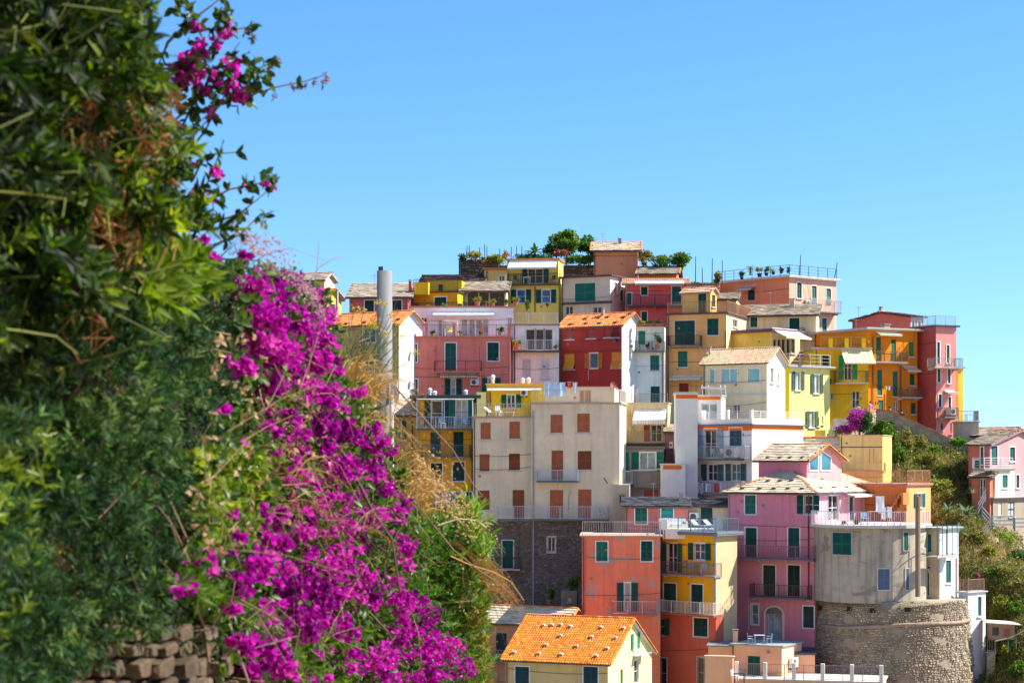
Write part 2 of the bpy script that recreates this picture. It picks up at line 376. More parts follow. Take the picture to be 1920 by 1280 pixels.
# ---------------------------------------------------------------- houses
class Face:
    def __init__(s, O, U, N): s.O, s.U, s.N = O, U, N
    def p(s, u, z, w=0.): return Vector((s.O.x + s.U.x * u + s.N.x * w, s.O.y + s.U.y * u + s.N.y * w, z))
    def uz(s, px, py, w=0.):
        d = Vector(((px - CX) / F, 1, (HY - py) / F)); O = s.O + s.N * w; N = s.N
        t = (O.x * N.x + O.y * N.y) / (d.x * N.x + d.y * N.y); q = d * t
        return (q.x - s.O.x) * s.U.x + (q.y - s.O.y) * s.U.y, q.z
    def box(s, mb, u0, u1, z0, z1, w0, w1, tint=None): mb.box(s.p(u0, z0, w0), s.U * (u1 - u0), s.N * (w1 - w0), Z * (z1 - z0), tint)
def shutter_mb(fc, u0, u1, z0, z1, w0, th=.04, flap=0., tilt=0.):
    """one louvred leaf in the plane of the face; flap = lower part hinged outwards"""
    mb = MB(); fr = min(.075, (u1 - u0) * .16)
    zm = z0 + (z1 - z0) * .48
    def part(za, zb, out):
        # out: how far the lower edge is pushed out
        def q(u, z, w): k = (zb - z) / (zb - za); return fc.p(u, z, w0 + w + out * k)
        def bx(ua, ub, z0_, z1_, wa, wb):
            n = len(mb.v); mb.v += [q(ua, z0_, wa), q(ub, z0_, wa), q(ub, z0_, wb), q(ua, z0_, wb), q(ua, z1_, wa), q(ub, z1_, wa), q(ub, z1_, wb), q(ua, z1_, wb)]
            for f in ((0, 3, 2, 1), (4, 5, 6, 7), (0, 1, 5, 4), (1, 2, 6, 5), (2, 3, 7, 6), (3, 0, 4, 7)): mb.f.append(tuple(n + i for i in f)); mb.t.append(.5)
        bx(u0, u0 + fr, za, zb, 0, th); bx(u1 - fr, u1, za, zb, 0, th); bx(u0 + fr, u1 - fr, za, za + fr, 0, th); bx(u0 + fr, u1 - fr, zb - fr, zb, 0, th)
        n = max(3, int((zb - za - 2 * fr) / .085)); st = (zb - za - 2 * fr) / n
        for i in range(n):
            z = za + fr + i * st; a, b = u0 + fr, u1 - fr
            mb.quad(q(a, z, th * .95), q(b, z, th * .95), q(b, z + st * 1.02, th * .1), q(a, z + st * 1.02, th * .1), .5)
    part(zm, z1, 0); part(z0, zm - .01, flap)
    return mb
class House:
    def __init__(s, name, label, xc, Y, a, xl, xr, yt, yb, L, R=None, depth=6., root=None, cat='house', hidden_right=False, left_len=None, bot=None):
        a = math.radians(a); s.a = a; s.Y = Y
        s.zt = (HY - yt) * Y / F; s.zb = (HY - yb) * Y / F if bot is None else bot
        C = P(xc, HY, Y); s.C = C
        s.U = Vector((math.cos(a), -math.sin(a), 0)); s.V = Vector((math.sin(a), math.cos(a), 0))
        s.FL = Face(C, s.U, -s.V); s.FR = Face(C, s.V, s.U)
        s.Ln = -s.FL.uz(xl, HY)[0] if left_len is None else left_len
        s.D = depth if xr is None else s.FR.uz(xr, HY)[0]
        if s.D > 14.5 or s.D < .25: s.D = depth
        s.Lm = L; s.Rm = R or L  # R usually paler than L: sunlit side and shaded side put into wall colours
        q_ = [s.h(-s.Ln, 0, 0), s.h(0, 0, 0), s.h(0, s.D, 0), s.h(-s.Ln, s.D, 0), s.h(-s.Ln / 2, 0, 0), s.h(-s.Ln / 2, s.D, 0)]
        if root is None and bot is None: s.zb = min(s.zb, float(TZ([v.x for v in q_], [v.y for v in q_]).min()) - .6)
        s.own = root is None
        if root is None:
            b = s.h(-s.Ln / 2, s.D / 2, s.zb); s.root = thing(name, label, cat, b)
        else: s.root = root
        s.hl = []; s.hr = []; s.gr = None; s.gl = None
    def h(s, u, v, z): return Vector((s.C.x + s.U.x * u + s.V.x * v, s.C.y + s.U.y * u + s.V.y * v, z))
    def hb(s, mb, u0, u1, v0, v1, z0, z1, tint=None): mb.box(s.h(u0, v0, z0), s.U * (u1 - u0), s.V * (v1 - v0), Z * (z1 - z0), tint); return mb
    def ob(s, mb, name, mat, parent=None, kind=None, smooth=False): return mb.obj(name, mat, s.root, parent, kind, smooth)
    def f(s, k): return s.FL if k == 'L' else s.FR
    def rect(s, k, x0, y0, x1, y1):
        fc = s.f(k); xm, ym = (x0 + x1) / 2, (y0 + y1) / 2
        return fc.uz(x0, ym)[0], fc.uz(x1, ym)[0], fc.uz(xm, y1)[1], fc.uz(xm, y0)[1]
    def hole(s, k, r): (s.hl if k == 'L' else s.hr).append(r)
    def w(s, k, x0, y0, x1, y1, st='shut', c=GREEN, fr=WHITE, pane='dark', sh=None, flap=0, bars=True, frame=WHITE, leaves=2, name=None):
        """st: shut = closed louvred shutters, open = glazed with the leaves folded back on the wall, glass = glazed only, board = solid leaves"""
        fc = s.f(k); u0, u1, z0, z1 = s.rect(k, x0, y0, x1, y1)
        s.hole(k, (u0, u1, z0, z1)); nm = name or ('door' if (z1 - z0) > 1.75 else 'window')
        mb = MB(); g = .003
        if fr is not None:
            b = .085
            fc.box(mb, u0 - b, u0 - g, z0 - (.0 if nm == 'door' else b), z1 + b, 0.001, .035); fc.box(mb, u1 + g, u1 + b, z0 - (.0 if nm == 'door' else b), z1 + b, 0.001, .035)
            fc.box(mb, u0 - g, u1 + g, z1 + g, z1 + b, .001, .034)
            if nm != 'door': fc.box(mb, u0 - g, u1 + g, z0 - b, z0 - g, .001, .034)
        fm = paint(fr or frame, .7)
        if st in ('open', 'glass'):
            d = -.10; b = .055; fc.box(mb, u0 + g, u0 + b, z0 + g, z1 - g, d - .04, d); fc.box(mb, u1 - b, u1 - g, z0 + g, z1 - g, d - .04, d)
            fc.box(mb, u0 + b, u1 - b, z1 - b, z1 - g, d - .04, d); fc.box(mb, u0 + b, u1 - b, z0 + g, z0 + b, d - .04, d)
            n = max(1, leaves)
            for i in range(1, n): um = u0 + (u1 - u0) * i / n; fc.box(mb, um - .04, um + .04, z0 + b, z1 - b, d - .04, d + .005)
            if bars and (z1 - z0) > 1.2: zm = z0 + (z1 - z0) * .5; fc.box(mb, u0 + b, u1 - b, zm - .02, zm + .02, d - .035, d - .004)
        if not mb.v: fc.box(mb, u0 - .03, u1 + .03, z0 - .07, z0 - g, .001, .05)
        wo = s.ob(mb, nm, fm)
        if st in ('open', 'glass'):
            m2 = MB(); m2.quad(fc.p(u0 + g, z0 + g, -.125), fc.p(u1 - g, z0 + g, -.125), fc.p(u1 - g, z1 - g, -.125), fc.p(u0 + g, z1 - g, -.125)); s.ob(m2, 'pane', glass(pane), wo)
        _f = (.8, 1., 1.25, 1.6)[(int(x0) * 7 + int(y0) * 3) % 4]; sm = paint(tuple(round(min(.8, q_ * _f + .012 * (_f > 1.2)), 4) for q_ in c), .5)
        if st == 'shut':
            n = max(1, leaves)
            for i in range(n):
                a = u0 + (u1 - u0) * i / n + .008; b = u0 + (u1 - u0) * (i + 1) / n - .008
                s.ob(shutter_mb(fc, a, b, z0 + .01, z1 - .01, -.095, flap=flap), 'shutter', sm, wo)
            m2 = MB(); m2.quad(fc.p(u0, z0, -.14), fc.p(u1, z0, -.14), fc.p(u1, z1, -.14), fc.p(u0, z1, -.14)); s.ob(m2, 'pane', glass('dark'), wo)
        elif st == 'board':
            n = max(1, leaves)
            for i in range(n):
                a = u0 + (u1 - u0) * i / n + .006; b = u0 + (u1 - u0) * (i + 1) / n - .006; m2 = MB(); fc.box(m2, a, b, z0 + .01, z1 - .01, -.10, -.06)
                zz = [z0 + (z1 - z0) * t for t in (.06, .46, .54, .94)]
                fc.box(m2, a + .05, b - .05, zz[0], zz[1], -.06, -.045); fc.box(m2, a + .05, b - .05, zz[2], zz[3], -.06, -.045); s.ob(m2, 'door_leaf', sm, wo)
        elif st == 'open':
            wd = (u1 - u0) * .52 if sh is None else sh
            s.ob(shutter_mb(fc, u0 - wd - .06, u0 - .06, z0, z1, .045, flap=0), 'shutter', sm, wo); s.ob(shutter_mb(fc, u1 + .06, u1 + wd + .06, z0, z1, .045, flap=0), 'shutter', sm, wo)
        if nm == 'window':
            m2 = MB(); fc.box(m2, u0 - .1, u1 + .1, z0 - .12, z0 - .05, .036, .11); s.ob(m2, 'sill', paint((.55, .52, .5), .8), wo)
        return wo
    def bal(s, k, x0, x1, yr, ys, d=.9, slab=.13, rm=IRON, sm=SLABC, brackets=True, horiz=0, sp=.13, slabn='balcony', solid=None, post=1.3):
        fc = s.f(k); xm = (x0 + x1) / 2; u0 = fc.uz(x0, ys, d)[0]; u1 = fc.uz(x1, ys, d)[0]; z = fc.uz(xm, ys, d)[1]; hh = fc.uz(xm, yr, d)[1] - z
        mb = MB(); fc.box(mb, u0, u1, z - slab, z, .002, d); fc.box(mb, u0 - .02, u1 + .02, z - slab * .45, z - slab * .2, .002, d + .02)
        b = s.ob(mb, slabn, paint(sm, .85))
        if brackets:
            m2 = MB(); n = max(2, int((u1 - u0) / 1.4))
            for i in range(n): u = u0 + .15 + (u1 - u0 - .3) * i / (n - 1); fc.box(m2, u - .06, u + .06, z - slab - .14, z - slab - .002, .002, d * .6)
            s.ob(m2, 'bracket', paint((.5, .47, .44), .85), b)
        e = .04
        pts = [fc.p(u0 + e, z, .02), fc.p(u0 + e, z, d - e), fc.p(u1 - e, z, d - e), fc.p(u1 - e, z, .02)]
        if solid is not None:
            m3 = MB(); fc.box(m3, u0, u1, z + .002, z + hh, d - .1, d); fc.box(m3, u0, u0 + .1, z + .002, z + hh, .002, d - .1); fc.box(m3, u1 - .1, u1, z + .002, z + hh, .002, d - .1); s.ob(m3, 'parapet', solid, b)
        else: s.ob(railing_mb(pts, hh, sp=sp, horiz=horiz, post=post), 'railing', paint(rm, .5), b)
        return b
    def awn(s, k, x0, x1, y0, y1, out=1.3, m=None, val=.18):
        fc = s.f(k); xm = (x0 + x1) / 2; u0, za = fc.uz(x0, y0); u1 = fc.uz(x1, y0)[0]; za = fc.uz(xm, y0)[1]; zb = fc.uz(xm, y1, out)[1]
        mb = MB(); n = max(6, int((u1 - u0) / .08)); off = u0
        for i in range(n):
            a = u0 + (u1 - u0) * i / n; b = u0 + (u1 - u0) * (i + 1) / n; t = (a + b) / 2 - off
            for j in range(4):
                t0, t1 = j / 4, (j + 1) / 4; sg = lambda q: -.06 * math.sin(q * math.pi)
                mb.quad(fc.p(a, za + (zb - za) * t0 + sg(t0), .02 + out * t0), fc.p(b, za + (zb - za) * t0 + sg(t0), .02 + out * t0), fc.p(b, za + (zb - za) * t1 + sg(t1), .02 + out * t1), fc.p(a, za + (zb - za) * t1 + sg(t1), .02 + out * t1), t)
            sc = val * (1 - .25 * abs(math.sin(i * math.pi / 3))); mb.quad(fc.p(a, zb, out + .02), fc.p(b, zb, out + .02), fc.p(b, zb - sc, out + .025), fc.p(a, zb - sc, out + .025), t)
        o = s.ob(mb, 'awning', m or stripes((.75, .7, .6), (.45, .42, .36)))
        m2 = MB(); m2.tube([fc.p(u0, zb, out + .02), fc.p(u1, zb, out + .02)], .025, 6); m2.tube([fc.p(u0, za, .06), fc.p(u1, za, .06)], .05, 8)
        for u in (u0 + .05, u1 - .05): m2.tube([fc.p(u, za - .5, .02), fc.p(u, zb - .03, out)], .015, 5)
        s.ob(m2, 'awning_frame', paint(WIRON, .5), o); return o
    def pipe(s, k, x, y0, y1, m=(.12, .07, .06), r=.045):
        fc = s.f(k); u, za = fc.uz(x, y0, .07); zb = fc.uz(x, y1, .07)[1]; mb = MB().tube([fc.p(u, za, .07), fc.p(u, zb, .07)], r, 8)
        z = za - .5
        while z > zb: mb.tube([fc.p(u, z, .07), fc.p(u, z - .05, .07)], r * 1.35, 8); z -= 2
        s.ob(mb, 'drainpipe', paint(m, .55))
    def wire(s, k, pts, r=.012, m=(.08, .07, .07)):
        fc = s.f(k); mb = MB().tube([fc.p(*fc.uz(x, y, .04), .04) for x, y in pts], r, 4); s.ob(mb, 'cable', paint(m, .6))
    def ac(s, k, x0, y0, x1, y1, out=.32):
        fc = s.f(k); u0, u1, z0, z1 = s.rect(k, x0, y0, x1, y1); mb = MB(); fc.box(mb, u0, u1, z0, z1, .06, out)
        o = s.ob(mb, 'air_conditioner', paint((.72, .72, .7), .5)); m2 = MB(); c = fc.p(u0 + (u1 - u0) * .4, (z0 + z1) / 2, out + .004); R = min(u1 - u0, z1 - z0) * .38
        m2.poly([c + fc.U * (math.cos(q) * R) + Z * (math.sin(q) * R) for q in [i * math.pi / 8 for i in range(16)]]); s.ob(m2, 'fan_grille', paint((.1, .1, .11), .6), o)
        m3 = MB(); fc.box(m3, u0 + .08, u0 + .12, z0 - .14, z0 - .002, .001, out); fc.box(m3, u1 - .12, u1 - .08, z0 - .14, z0 - .002, .001, out); s.ob(m3, 'bracket', paint(IRON), o)
    def dish(s, k, x, y, r, w=.35, c=(.55, .5, .48)):
        fc = s.f(k); u, z = fc.uz(x, y, w); C = fc.p(u, z, w); ax = (fc.N + Vector((.35, 0, .35))).normalized(); a = ax.cross(Z).normalized(); b = ax.cross(a); R = r * s.Y / F; mb = MB()
        rings = [[C + (a * math.cos(q) + b * math.sin(q)) * (R * t) + ax * (R * .3 * t * t) for q in [i * math.pi / 8 for i in range(16)]] for t in (.05, .5, 1)]
        for r0, r1 in zip(rings[:-1], rings[1:]):
            for i in range(16): mb.quad(r0[i], r0[(i + 1) % 16], r1[(i + 1) % 16], r1[i])
        mb.poly(rings[0]); o = s.ob(mb, 'satellite_dish', paint(c, .6)); m2 = MB(); m2.tube([C, C - fc.N * (w - .02) - Z * .1], .025, 6); m2.tube([C - b * R * .8 * (1 if b.z > 0 else -1), C + ax * R], .012, 4); m2.tube([C + ax * R * .95, C + ax * R * 1.15], .04, 6); s.ob(m2, 'dish_arm', paint(IRON), o)
    def lamp(s, k, x, y):
        fc = s.f(k); u, z = fc.uz(x, y); mb = MB(); fc.box(mb, u - .12, u + .12, z - .08, z + .08, .002, .14); s.ob(mb, 'wall_lamp', paint((.3, .28, .26), .5))
    def ant(s, px, ytop, v, hgt=1.8):
        O = s.FL.O + s.V * v; fc = Face(O, s.U, -s.V); u, z = fc.uz(px, ytop); mb = MB(); b = fc.p(u, z, 0); mb.tube([b - Z * hgt, b], .022, 5)
        for k, w in enumerate((.5, .42, .34, .28)): c = b - Z * (.06 + .0 * k) + s.V * (-.3 + .2 * k); mb.tube([c - s.U * w / 2, c + s.U * w / 2], .01, 4)
        mb.tube([b - Z * .06 - s.V * .35, b - Z * .06 + s.V * .35], .012, 4); s.ob(mb, 'antenna', paint((.3, .3, .32), .5), getattr(s, 'ro', None))
    def cowl(s, px, ytop, v, hgt=.7):
        O = s.FL.O + s.V * v; fc = Face(O, s.U, -s.V); u, z = fc.uz(px, ytop); b = fc.p(u, z, 0); mb = MB(); mb.lathe(b, [(.11, -hgt), (.11, -.4), (.17, -.38), (.17, -.3), (.11, -.28), (.11, -.24), (.19, -.22), (.19, -.12), (.1, -.02), (.0, 0)], 10); s.ob(mb, 'vent_cowl', paint((.76, .76, .76), .5))
    # --- roofs
    def flat(s, over=.25, th=.16, m=None, rail=None, rm=IRON, par=0, parm=None, sides='LR', horiz=0, inset=.12, posts=None, postm=None, ex=None):
        o = over; zt = s.zt; mb = MB(); s.hb(mb, -s.Ln - o, o, -o, s.D + o, zt + .002, zt + th); s.hb(mb, -s.Ln - o - .03, o + .03, -o - .03, s.D + o + .03, zt + th * .45, zt + th * .8)
        r = s.ob(mb, 'roof', m or paint((.34, .32, .32), .85)); z = zt + th
        if par:
            m2 = MB(); t = .16
            if 'L' in sides: s.hb(m2, -s.Ln + .02, -.0, .01, t, z, z + par)
            if 'R' in sides: s.hb(m2, -t, -.0, t, s.D - .02, z, z + par)
            if 'W' in sides: s.hb(m2, -s.Ln + .02, -s.Ln + t, t, s.D, z, z + par)
            s.ob(m2, 'parapet', parm or s.Lm, r); z += par
        if rail:
            e = -over + inset; c0 = s.h(-s.Ln + .05, e, z); c1 = s.h(-e, e, z); c2 = s.h(-e, s.D - .2, z); pts = [c0, c1, c2]
            if 'L' not in sides: pts = [c1, c2]
            if 'R' not in sides: pts = [c0, c1]
            if 'W' in sides: pts = [s.h(-s.Ln + .05, s.D * .7, z)] + pts
            s.ob(railing_mb(pts, rail, horiz=horiz), 'railing', paint(rm, .5), r)
            if posts:
                for i in range(posts):
                    m3 = MB(); u = -s.Ln + .1 + (s.Ln - .2) * i / max(1, posts - 1); s.hb(m3, u - .13, u + .13, e - .13, e + .13, z, z + rail + .12); s.ob(m3, 'pillar', postm or s.Lm, r)
        s.zr = z; return r
    def gable(s, yr, kind='clay', pal=CLAY, over=.3, gut=True, edge=None, th=.12, axis='L', tw=None, tl=None, fasc=(.5, .48, .46)):
        """axis L: the ridge runs along the left face (gable on the right face); axis R: the other way round"""
        mid = s.D / 2 if axis == 'L' else s.Ln / 2
        rp = s.h(0, mid, 0) if axis == 'L' else s.h(-mid, 0, 0)
        zr = (HY - yr) * rp.y / F; zt = s.zt; k = (zr - zt) / mid; o = over
        tw = tw or (.22 if kind != 'slate' else .42); tl = tl or (.34 if kind != 'slate' else .3)
        H = (lambda a, b, z: s.h(a, b, z)) if axis == 'L' else (lambda a, b, z: s.h(-b, -a, z))
        Lg = s.Ln if axis == 'L' else s.D; sg = 1 if axis == 'L' else -1
        A0, A1 = (-Lg - o, o) if axis == 'L' else (-Lg - o, o)   # along the ridge
        E, Rg = -o, mid
        ze = zt - k * o
        e0, e1 = H(A0, E, ze), H(A1, E, ze); r0, r1 = H(A0, Rg, zr), H(A1, Rg, zr); b0, b1 = H(A0, 2 * mid + o, ze), H(A1, 2 * mid + o, ze)
        mb = MB(); t = Z * th
        for q in ((e0, e1, r1, r0), (b1, b0, r0, r1)):
            mb.quad(*q, .5); mb.quad(*[p - t for p in q], .5); mb.quad(q[0], q[1], q[1] - t, q[0] - t, .5)
        for q in ((e0, r0), (r0, b0), (e1, r1), (r1, b1)): mb.quad(q[0], q[1], q[1] - t, q[0] - t, .5)
        for p in range(1): pass
        ro = s.ob(mb, 'roof', paint(fasc, .8)); cm = MB(); slope_cover(cm, [e0, e1, r1, r0], kind, tw, tl); slope_cover(cm, [b1, b0, r0, r1], kind, tw, tl)
        s.ob(cm, 'roof_tiles' if kind != 'slate' else 'roof_slabs', tiles(pal), ro, kind='stuff')
        rm = MB(); n = max(2, int((r1 - r0).length / .38)); ep = tiles(edge or (CLAY if kind == 'slate' else pal))
        def ridge(a, b, up=.06):
            n = max(2, int((b - a).length / .38)); d = (b - a) / n; sd = d.cross(Z).normalized()
            for i in range(n):
                p = a + d * i + Z * up; q = a + d * (i + 1.08) + Z * (up - .015); ti = random.random(); pr = [(-.13, -.07), (-.09, .03), (0, .07), (.09, .03), (.13, -.07)]
                for (x0, z0), (x1, z1) in zip(pr[:-1], pr[1:]): rm.quad(p + sd * x0 + Z * z0, p + sd * x1 + Z * z1, q + sd * x1 * .85 + Z * z1, q + sd * x0 * .85 + Z * z0, ti)
        ridge(r0, r1)
        if edge or kind != 'slate': ridge(e1, r1, .04); ridge(e0, r0, .04); ridge(b1, r1, .04)
        s.ob(rm, 'ridge_tiles', ep, ro, kind='stuff')
        if gut: g = MB().tube([e0 + (e1 - e0).normalized() * .05 - Z * .05, e1 - Z * .05], .06, 8); s.ob(g, 'gutter', paint((.13, .10, .1), .5), ro)
        if axis == 'L': s.gr = zr
        else: s.gl = zr
        s.ro = ro; s.slope = (e0, e1, r0, r1); return ro
    def hip(s, yr, kind='slate', pal=PSLATE, over=.35, rl=.35, fasc=(.3, .25, .24), edge=CLAY):
        zt = s.zt; m = min(s.D, s.Ln) / 2; o = over
        if s.Ln >= s.D: r0, r1 = (-s.Ln + m * rl * 2, s.D / 2), (-m, s.D / 2)
        else: r0, r1 = (-s.Ln / 2, s.D - m), (-s.Ln / 2, m)
        rp = s.h(*r1, 0); zr = (HY - yr) * rp.y / F; R0, R1 = s.h(*r0, zr), s.h(*r1, zr); ze = zt - .1
        a, b, c, d = s.h(-s.Ln - o, -o, ze), s.h(o, -o, ze), s.h(o, s.D + o, ze), s.h(-s.Ln - o, s.D + o, ze)
        pol = [[a, b, R1, R0], [b, c, R1], [c, d, R0, R1], [d, a, R0]] if s.Ln >= s.D else [[a, b, R1], [b, c, R0, R1], [c, d, R0], [d, a, R1, R0]]
        mb = MB(); t = Z * .12
        for q in pol:
            mb.poly(q, .5); mb.quad(q[0], q[1], q[1] - t, q[0] - t, .5)
        mb.quad(a - t, b - t, c - t, d - t); ro = s.ob(mb, 'roof', paint(fasc, .8)); cm = MB()
        for q in pol: slope_cover(cm, q, kind, .42 if kind == 'slate' else .22, .3)
        s.ob(cm, 'roof_slabs', tiles(pal), ro, kind='stuff'); rm = MB()
        for p, q in ((b, R1), (R0, R1), (a, R0)) if s.Ln >= s.D else ((b, R1), (R0, R1), (a, R1), (c, R0)):
            n = max(2, int((q - p).length / .38)); dd = (q - p) / n; sd = dd.cross(Z).normalized()
            for i in range(n):
                P0 = p + dd * i + Z * .06; P1 = p + dd * (i + 1.08) + Z * .045; ti = random.random(); pr = [(-.13, -.07), (-.09, .03), (0, .07), (.09, .03), (.13, -.07)]
                for (x0, z0), (x1, z1) in zip(pr[:-1], pr[1:]): rm.quad(P0 + sd * x0 + Z * z0, P0 + sd * x1 + Z * z1, P1 + sd * x1 * .85 + Z * z1, P1 + sd * x0 * .85 + Z * z0, ti)
        s.ob(rm, 'ridge_tiles', tiles(edge), ro, kind='stuff'); s.ob(MB().tube([a - Z * .05, b - Z * .05, c - Z * .05], .06, 8), 'gutter', paint((.1, .08, .09), .5), ro); s.ro = ro; s.pol = pol; return ro
    def shed(s, yb_px, kind='slate', pal=SLATE, over=.3, d=None, fasc=(.16, .11, .1), edge=None):
        """single slope rising away from the left face to the picture height yb_px"""
        d = d or s.D; rp = s.h(0, d, 0); zr = (HY - yb_px) * rp.y / F; o = over; ze = s.zt - .08 + .0
        a, b, c, e = s.h(-s.Ln - o, -o, ze), s.h(o, -o, ze), s.h(o, d, zr), s.h(-s.Ln - o, d, zr); mb = MB(); t = Z * .14
        mb.quad(a, b, c, e); mb.quad(a - t, b - t, c - t, e - t); mb.quad(a, b, b - t, a - t); mb.quad(b, c, c - t, b - t); mb.quad(a, e, e - t, a - t); mb.quad(c, e, e - t, c - t)
        ro = s.ob(mb, 'roof', paint(fasc, .8)); cm = MB(); slope_cover(cm, [a, b, c, e], kind, .42 if kind == 'slate' else .22, .3); s.ob(cm, 'roof_slabs' if kind == 'slate' else 'roof_tiles', tiles(pal), ro, kind='stuff')
        s.ob(MB().tube([a - Z * .05, b - Z * .05], .06, 8), 'gutter', paint((.12, .09, .09), .5), ro); s.shedz = (d, zr); s.ro = ro; return ro
    def chim(s, px, ytop, w, v, hgt, m=None, cap=True):
        """chimney seen at px with its top at ytop, standing v metres behind the left face"""
        O = s.FL.O + s.V * v; fc = Face(O, s.U, -s.V); u, z = fc.uz(px, ytop); ww = w * s.Y / F / 2; mb = MB(); s.hb(mb, u - ww, u + ww, v - ww, v + ww, z - hgt, z)
        o = s.ob(mb, 'chimney', m or plaster((.4, .36, .33)), getattr(s, 'ro', None))
        if cap: m2 = MB(); s.hb(m2, u - ww * 1.35, u + ww * 1.35, v - ww * 1.35, v + ww * 1.35, z + .06, z + .12); s.hb(m2, u - ww * .8, u - ww * .6, v - ww * .8, v + ww * .8, z, z + .06); s.hb(m2, u + ww * .6, u + ww * .8, v - ww * .8, v + ww * .8, z, z + .06); s.ob(m2, 'chimney_cap', paint((.35, .3, .28), .8), o)
    def done(s):
        if s.own and s.Ln > 3.2 and s.root['category'] == 'house':
            r_ = random.Random(int(s.Ln * 1e4)); u = -s.Ln + .12
            s.ob(MB().tube([s.FL.p(u, s.zt - .05, .06), s.FL.p(u, max(s.zb, s.zt - 12), .06)], .04, 7), 'drainpipe', paint(r_.choice([(.14, .09, .07), (.3, .3, .3), (.2, .1, .08)]), .6))
            for q in range(2):
                z0 = s.zt - r_.uniform(.3, 5); a = -s.Ln + .1; n_ = 10; sg = r_.uniform(.02, .2); z1 = z0 + r_.uniform(-.2, .2)
                s.ob(MB().tube([s.FL.p(a * (1 - i / n_), z0 + (z1 - z0) * i / n_ - sg * 4 * (i / n_) * (1 - i / n_), .08) for i in range(n_ + 1)], .014, 4), 'cable', paint((.06, .055, .05), .6))
            for q in range(3): u = -s.Ln * r_.uniform(.1, .9); z = s.zt - r_.uniform(.5, 5); mb = MB(); s.FL.box(mb, u - .09, u + .09, z - .09, z + .09, .002, .03); s.ob(mb, 'wall_vent', paint((.25, .22, .2), .8))
        for k, fc, u0, u1, holes, gz, m in (('L', s.FL, -s.Ln, 0, s.hl, s.gl, s.Lm), ('R', s.FR, 0, s.D, s.hr, s.gr, s.Rm)):
            us = sorted({u0, u1} | {min(max(x, u0), u1) for h in holes for x in h[:2]}); zs = sorted({s.zb, s.zt} | {min(max(x, s.zb), s.zt) for h in holes for x in h[2:]})
            mb = MB()
            for a, b in zip(us[:-1], us[1:]):
                for c, d in zip(zs[:-1], zs[1:]):
                    cu, cz = (a + b) / 2, (c + d) / 2
                    if b - a < 1e-4 or d - c < 1e-4: continue
                    if any(h[0] < cu < h[1] and h[2] < cz < h[3] for h in holes): continue
                    mb.quad(fc.p(a, c), fc.p(b, c), fc.p(b, d), fc.p(a, d), .5)
            for (a, b, c, d) in holes:
                q = -.16; mb.quad(fc.p(a, c), fc.p(a, d), fc.p(a, d, q), fc.p(a, c, q), .5); mb.quad(fc.p(b, c), fc.p(b, d), fc.p(b, d, q), fc.p(b, c, q), .5)
                mb.quad(fc.p(a, c), fc.p(b, c), fc.p(b, c, q), fc.p(a, c, q), .5); mb.quad(fc.p(a, d), fc.p(b, d), fc.p(b, d, q), fc.p(a, d, q), .5); mb.quad(fc.p(a, c, q), fc.p(b, c, q), fc.p(b, d, q), fc.p(a, d, q), .5)
            if gz: mb.tri(fc.p(u0, s.zt), fc.p(u1, s.zt), fc.p((u0 + u1) / 2, gz - .05), .5)
            s.ob(mb, 'wall', m)
        mb = MB(); a, b, c = s.h(-s.Ln, 0, 0), s.h(-s.Ln, s.D, 0), s.h(0, s.D, 0)
        for p, q in ((a, b), (b, c)): mb.quad(p + Z * s.zb, q + Z * s.zb, q + Z * s.zt, p + Z * s.zt, .5)
        if s.gr: mb.tri(a + Z * s.zt, b + Z * s.zt, (a + b) / 2 + Z * (s.gr - .05), .5)
        if s.gl: mb.tri(b + Z * s.zt, c + Z * s.zt, (b + c) / 2 + Z * (s.gl - .05), .5)
        if hasattr(s, 'shedz'):
            d, zr = s.shedz; f0, f1 = s.h(0, d, 0), s.h(-s.Ln, d, 0); mb.tri(s.h(0, 0, s.zt), s.h(0, d, s.zt), f0 + Z * (zr - .1)); mb.tri(s.h(-s.Ln, 0, s.zt), s.h(-s.Ln, d, s.zt), f1 + Z * (zr - .1)); mb.quad(f0 + Z * s.zt, f1 + Z * s.zt, f1 + Z * (zr - .1), f0 + Z * (zr - .1))
        if not hasattr(s, 'ro'): mb.quad(s.h(-s.Ln, 0, s.zt), s.h(0, 0, s.zt), s.h(0, s.D, s.zt), s.h(-s.Ln, s.D, s.zt), .5)
        s.ob(mb, 'wall', s.Rm); return s
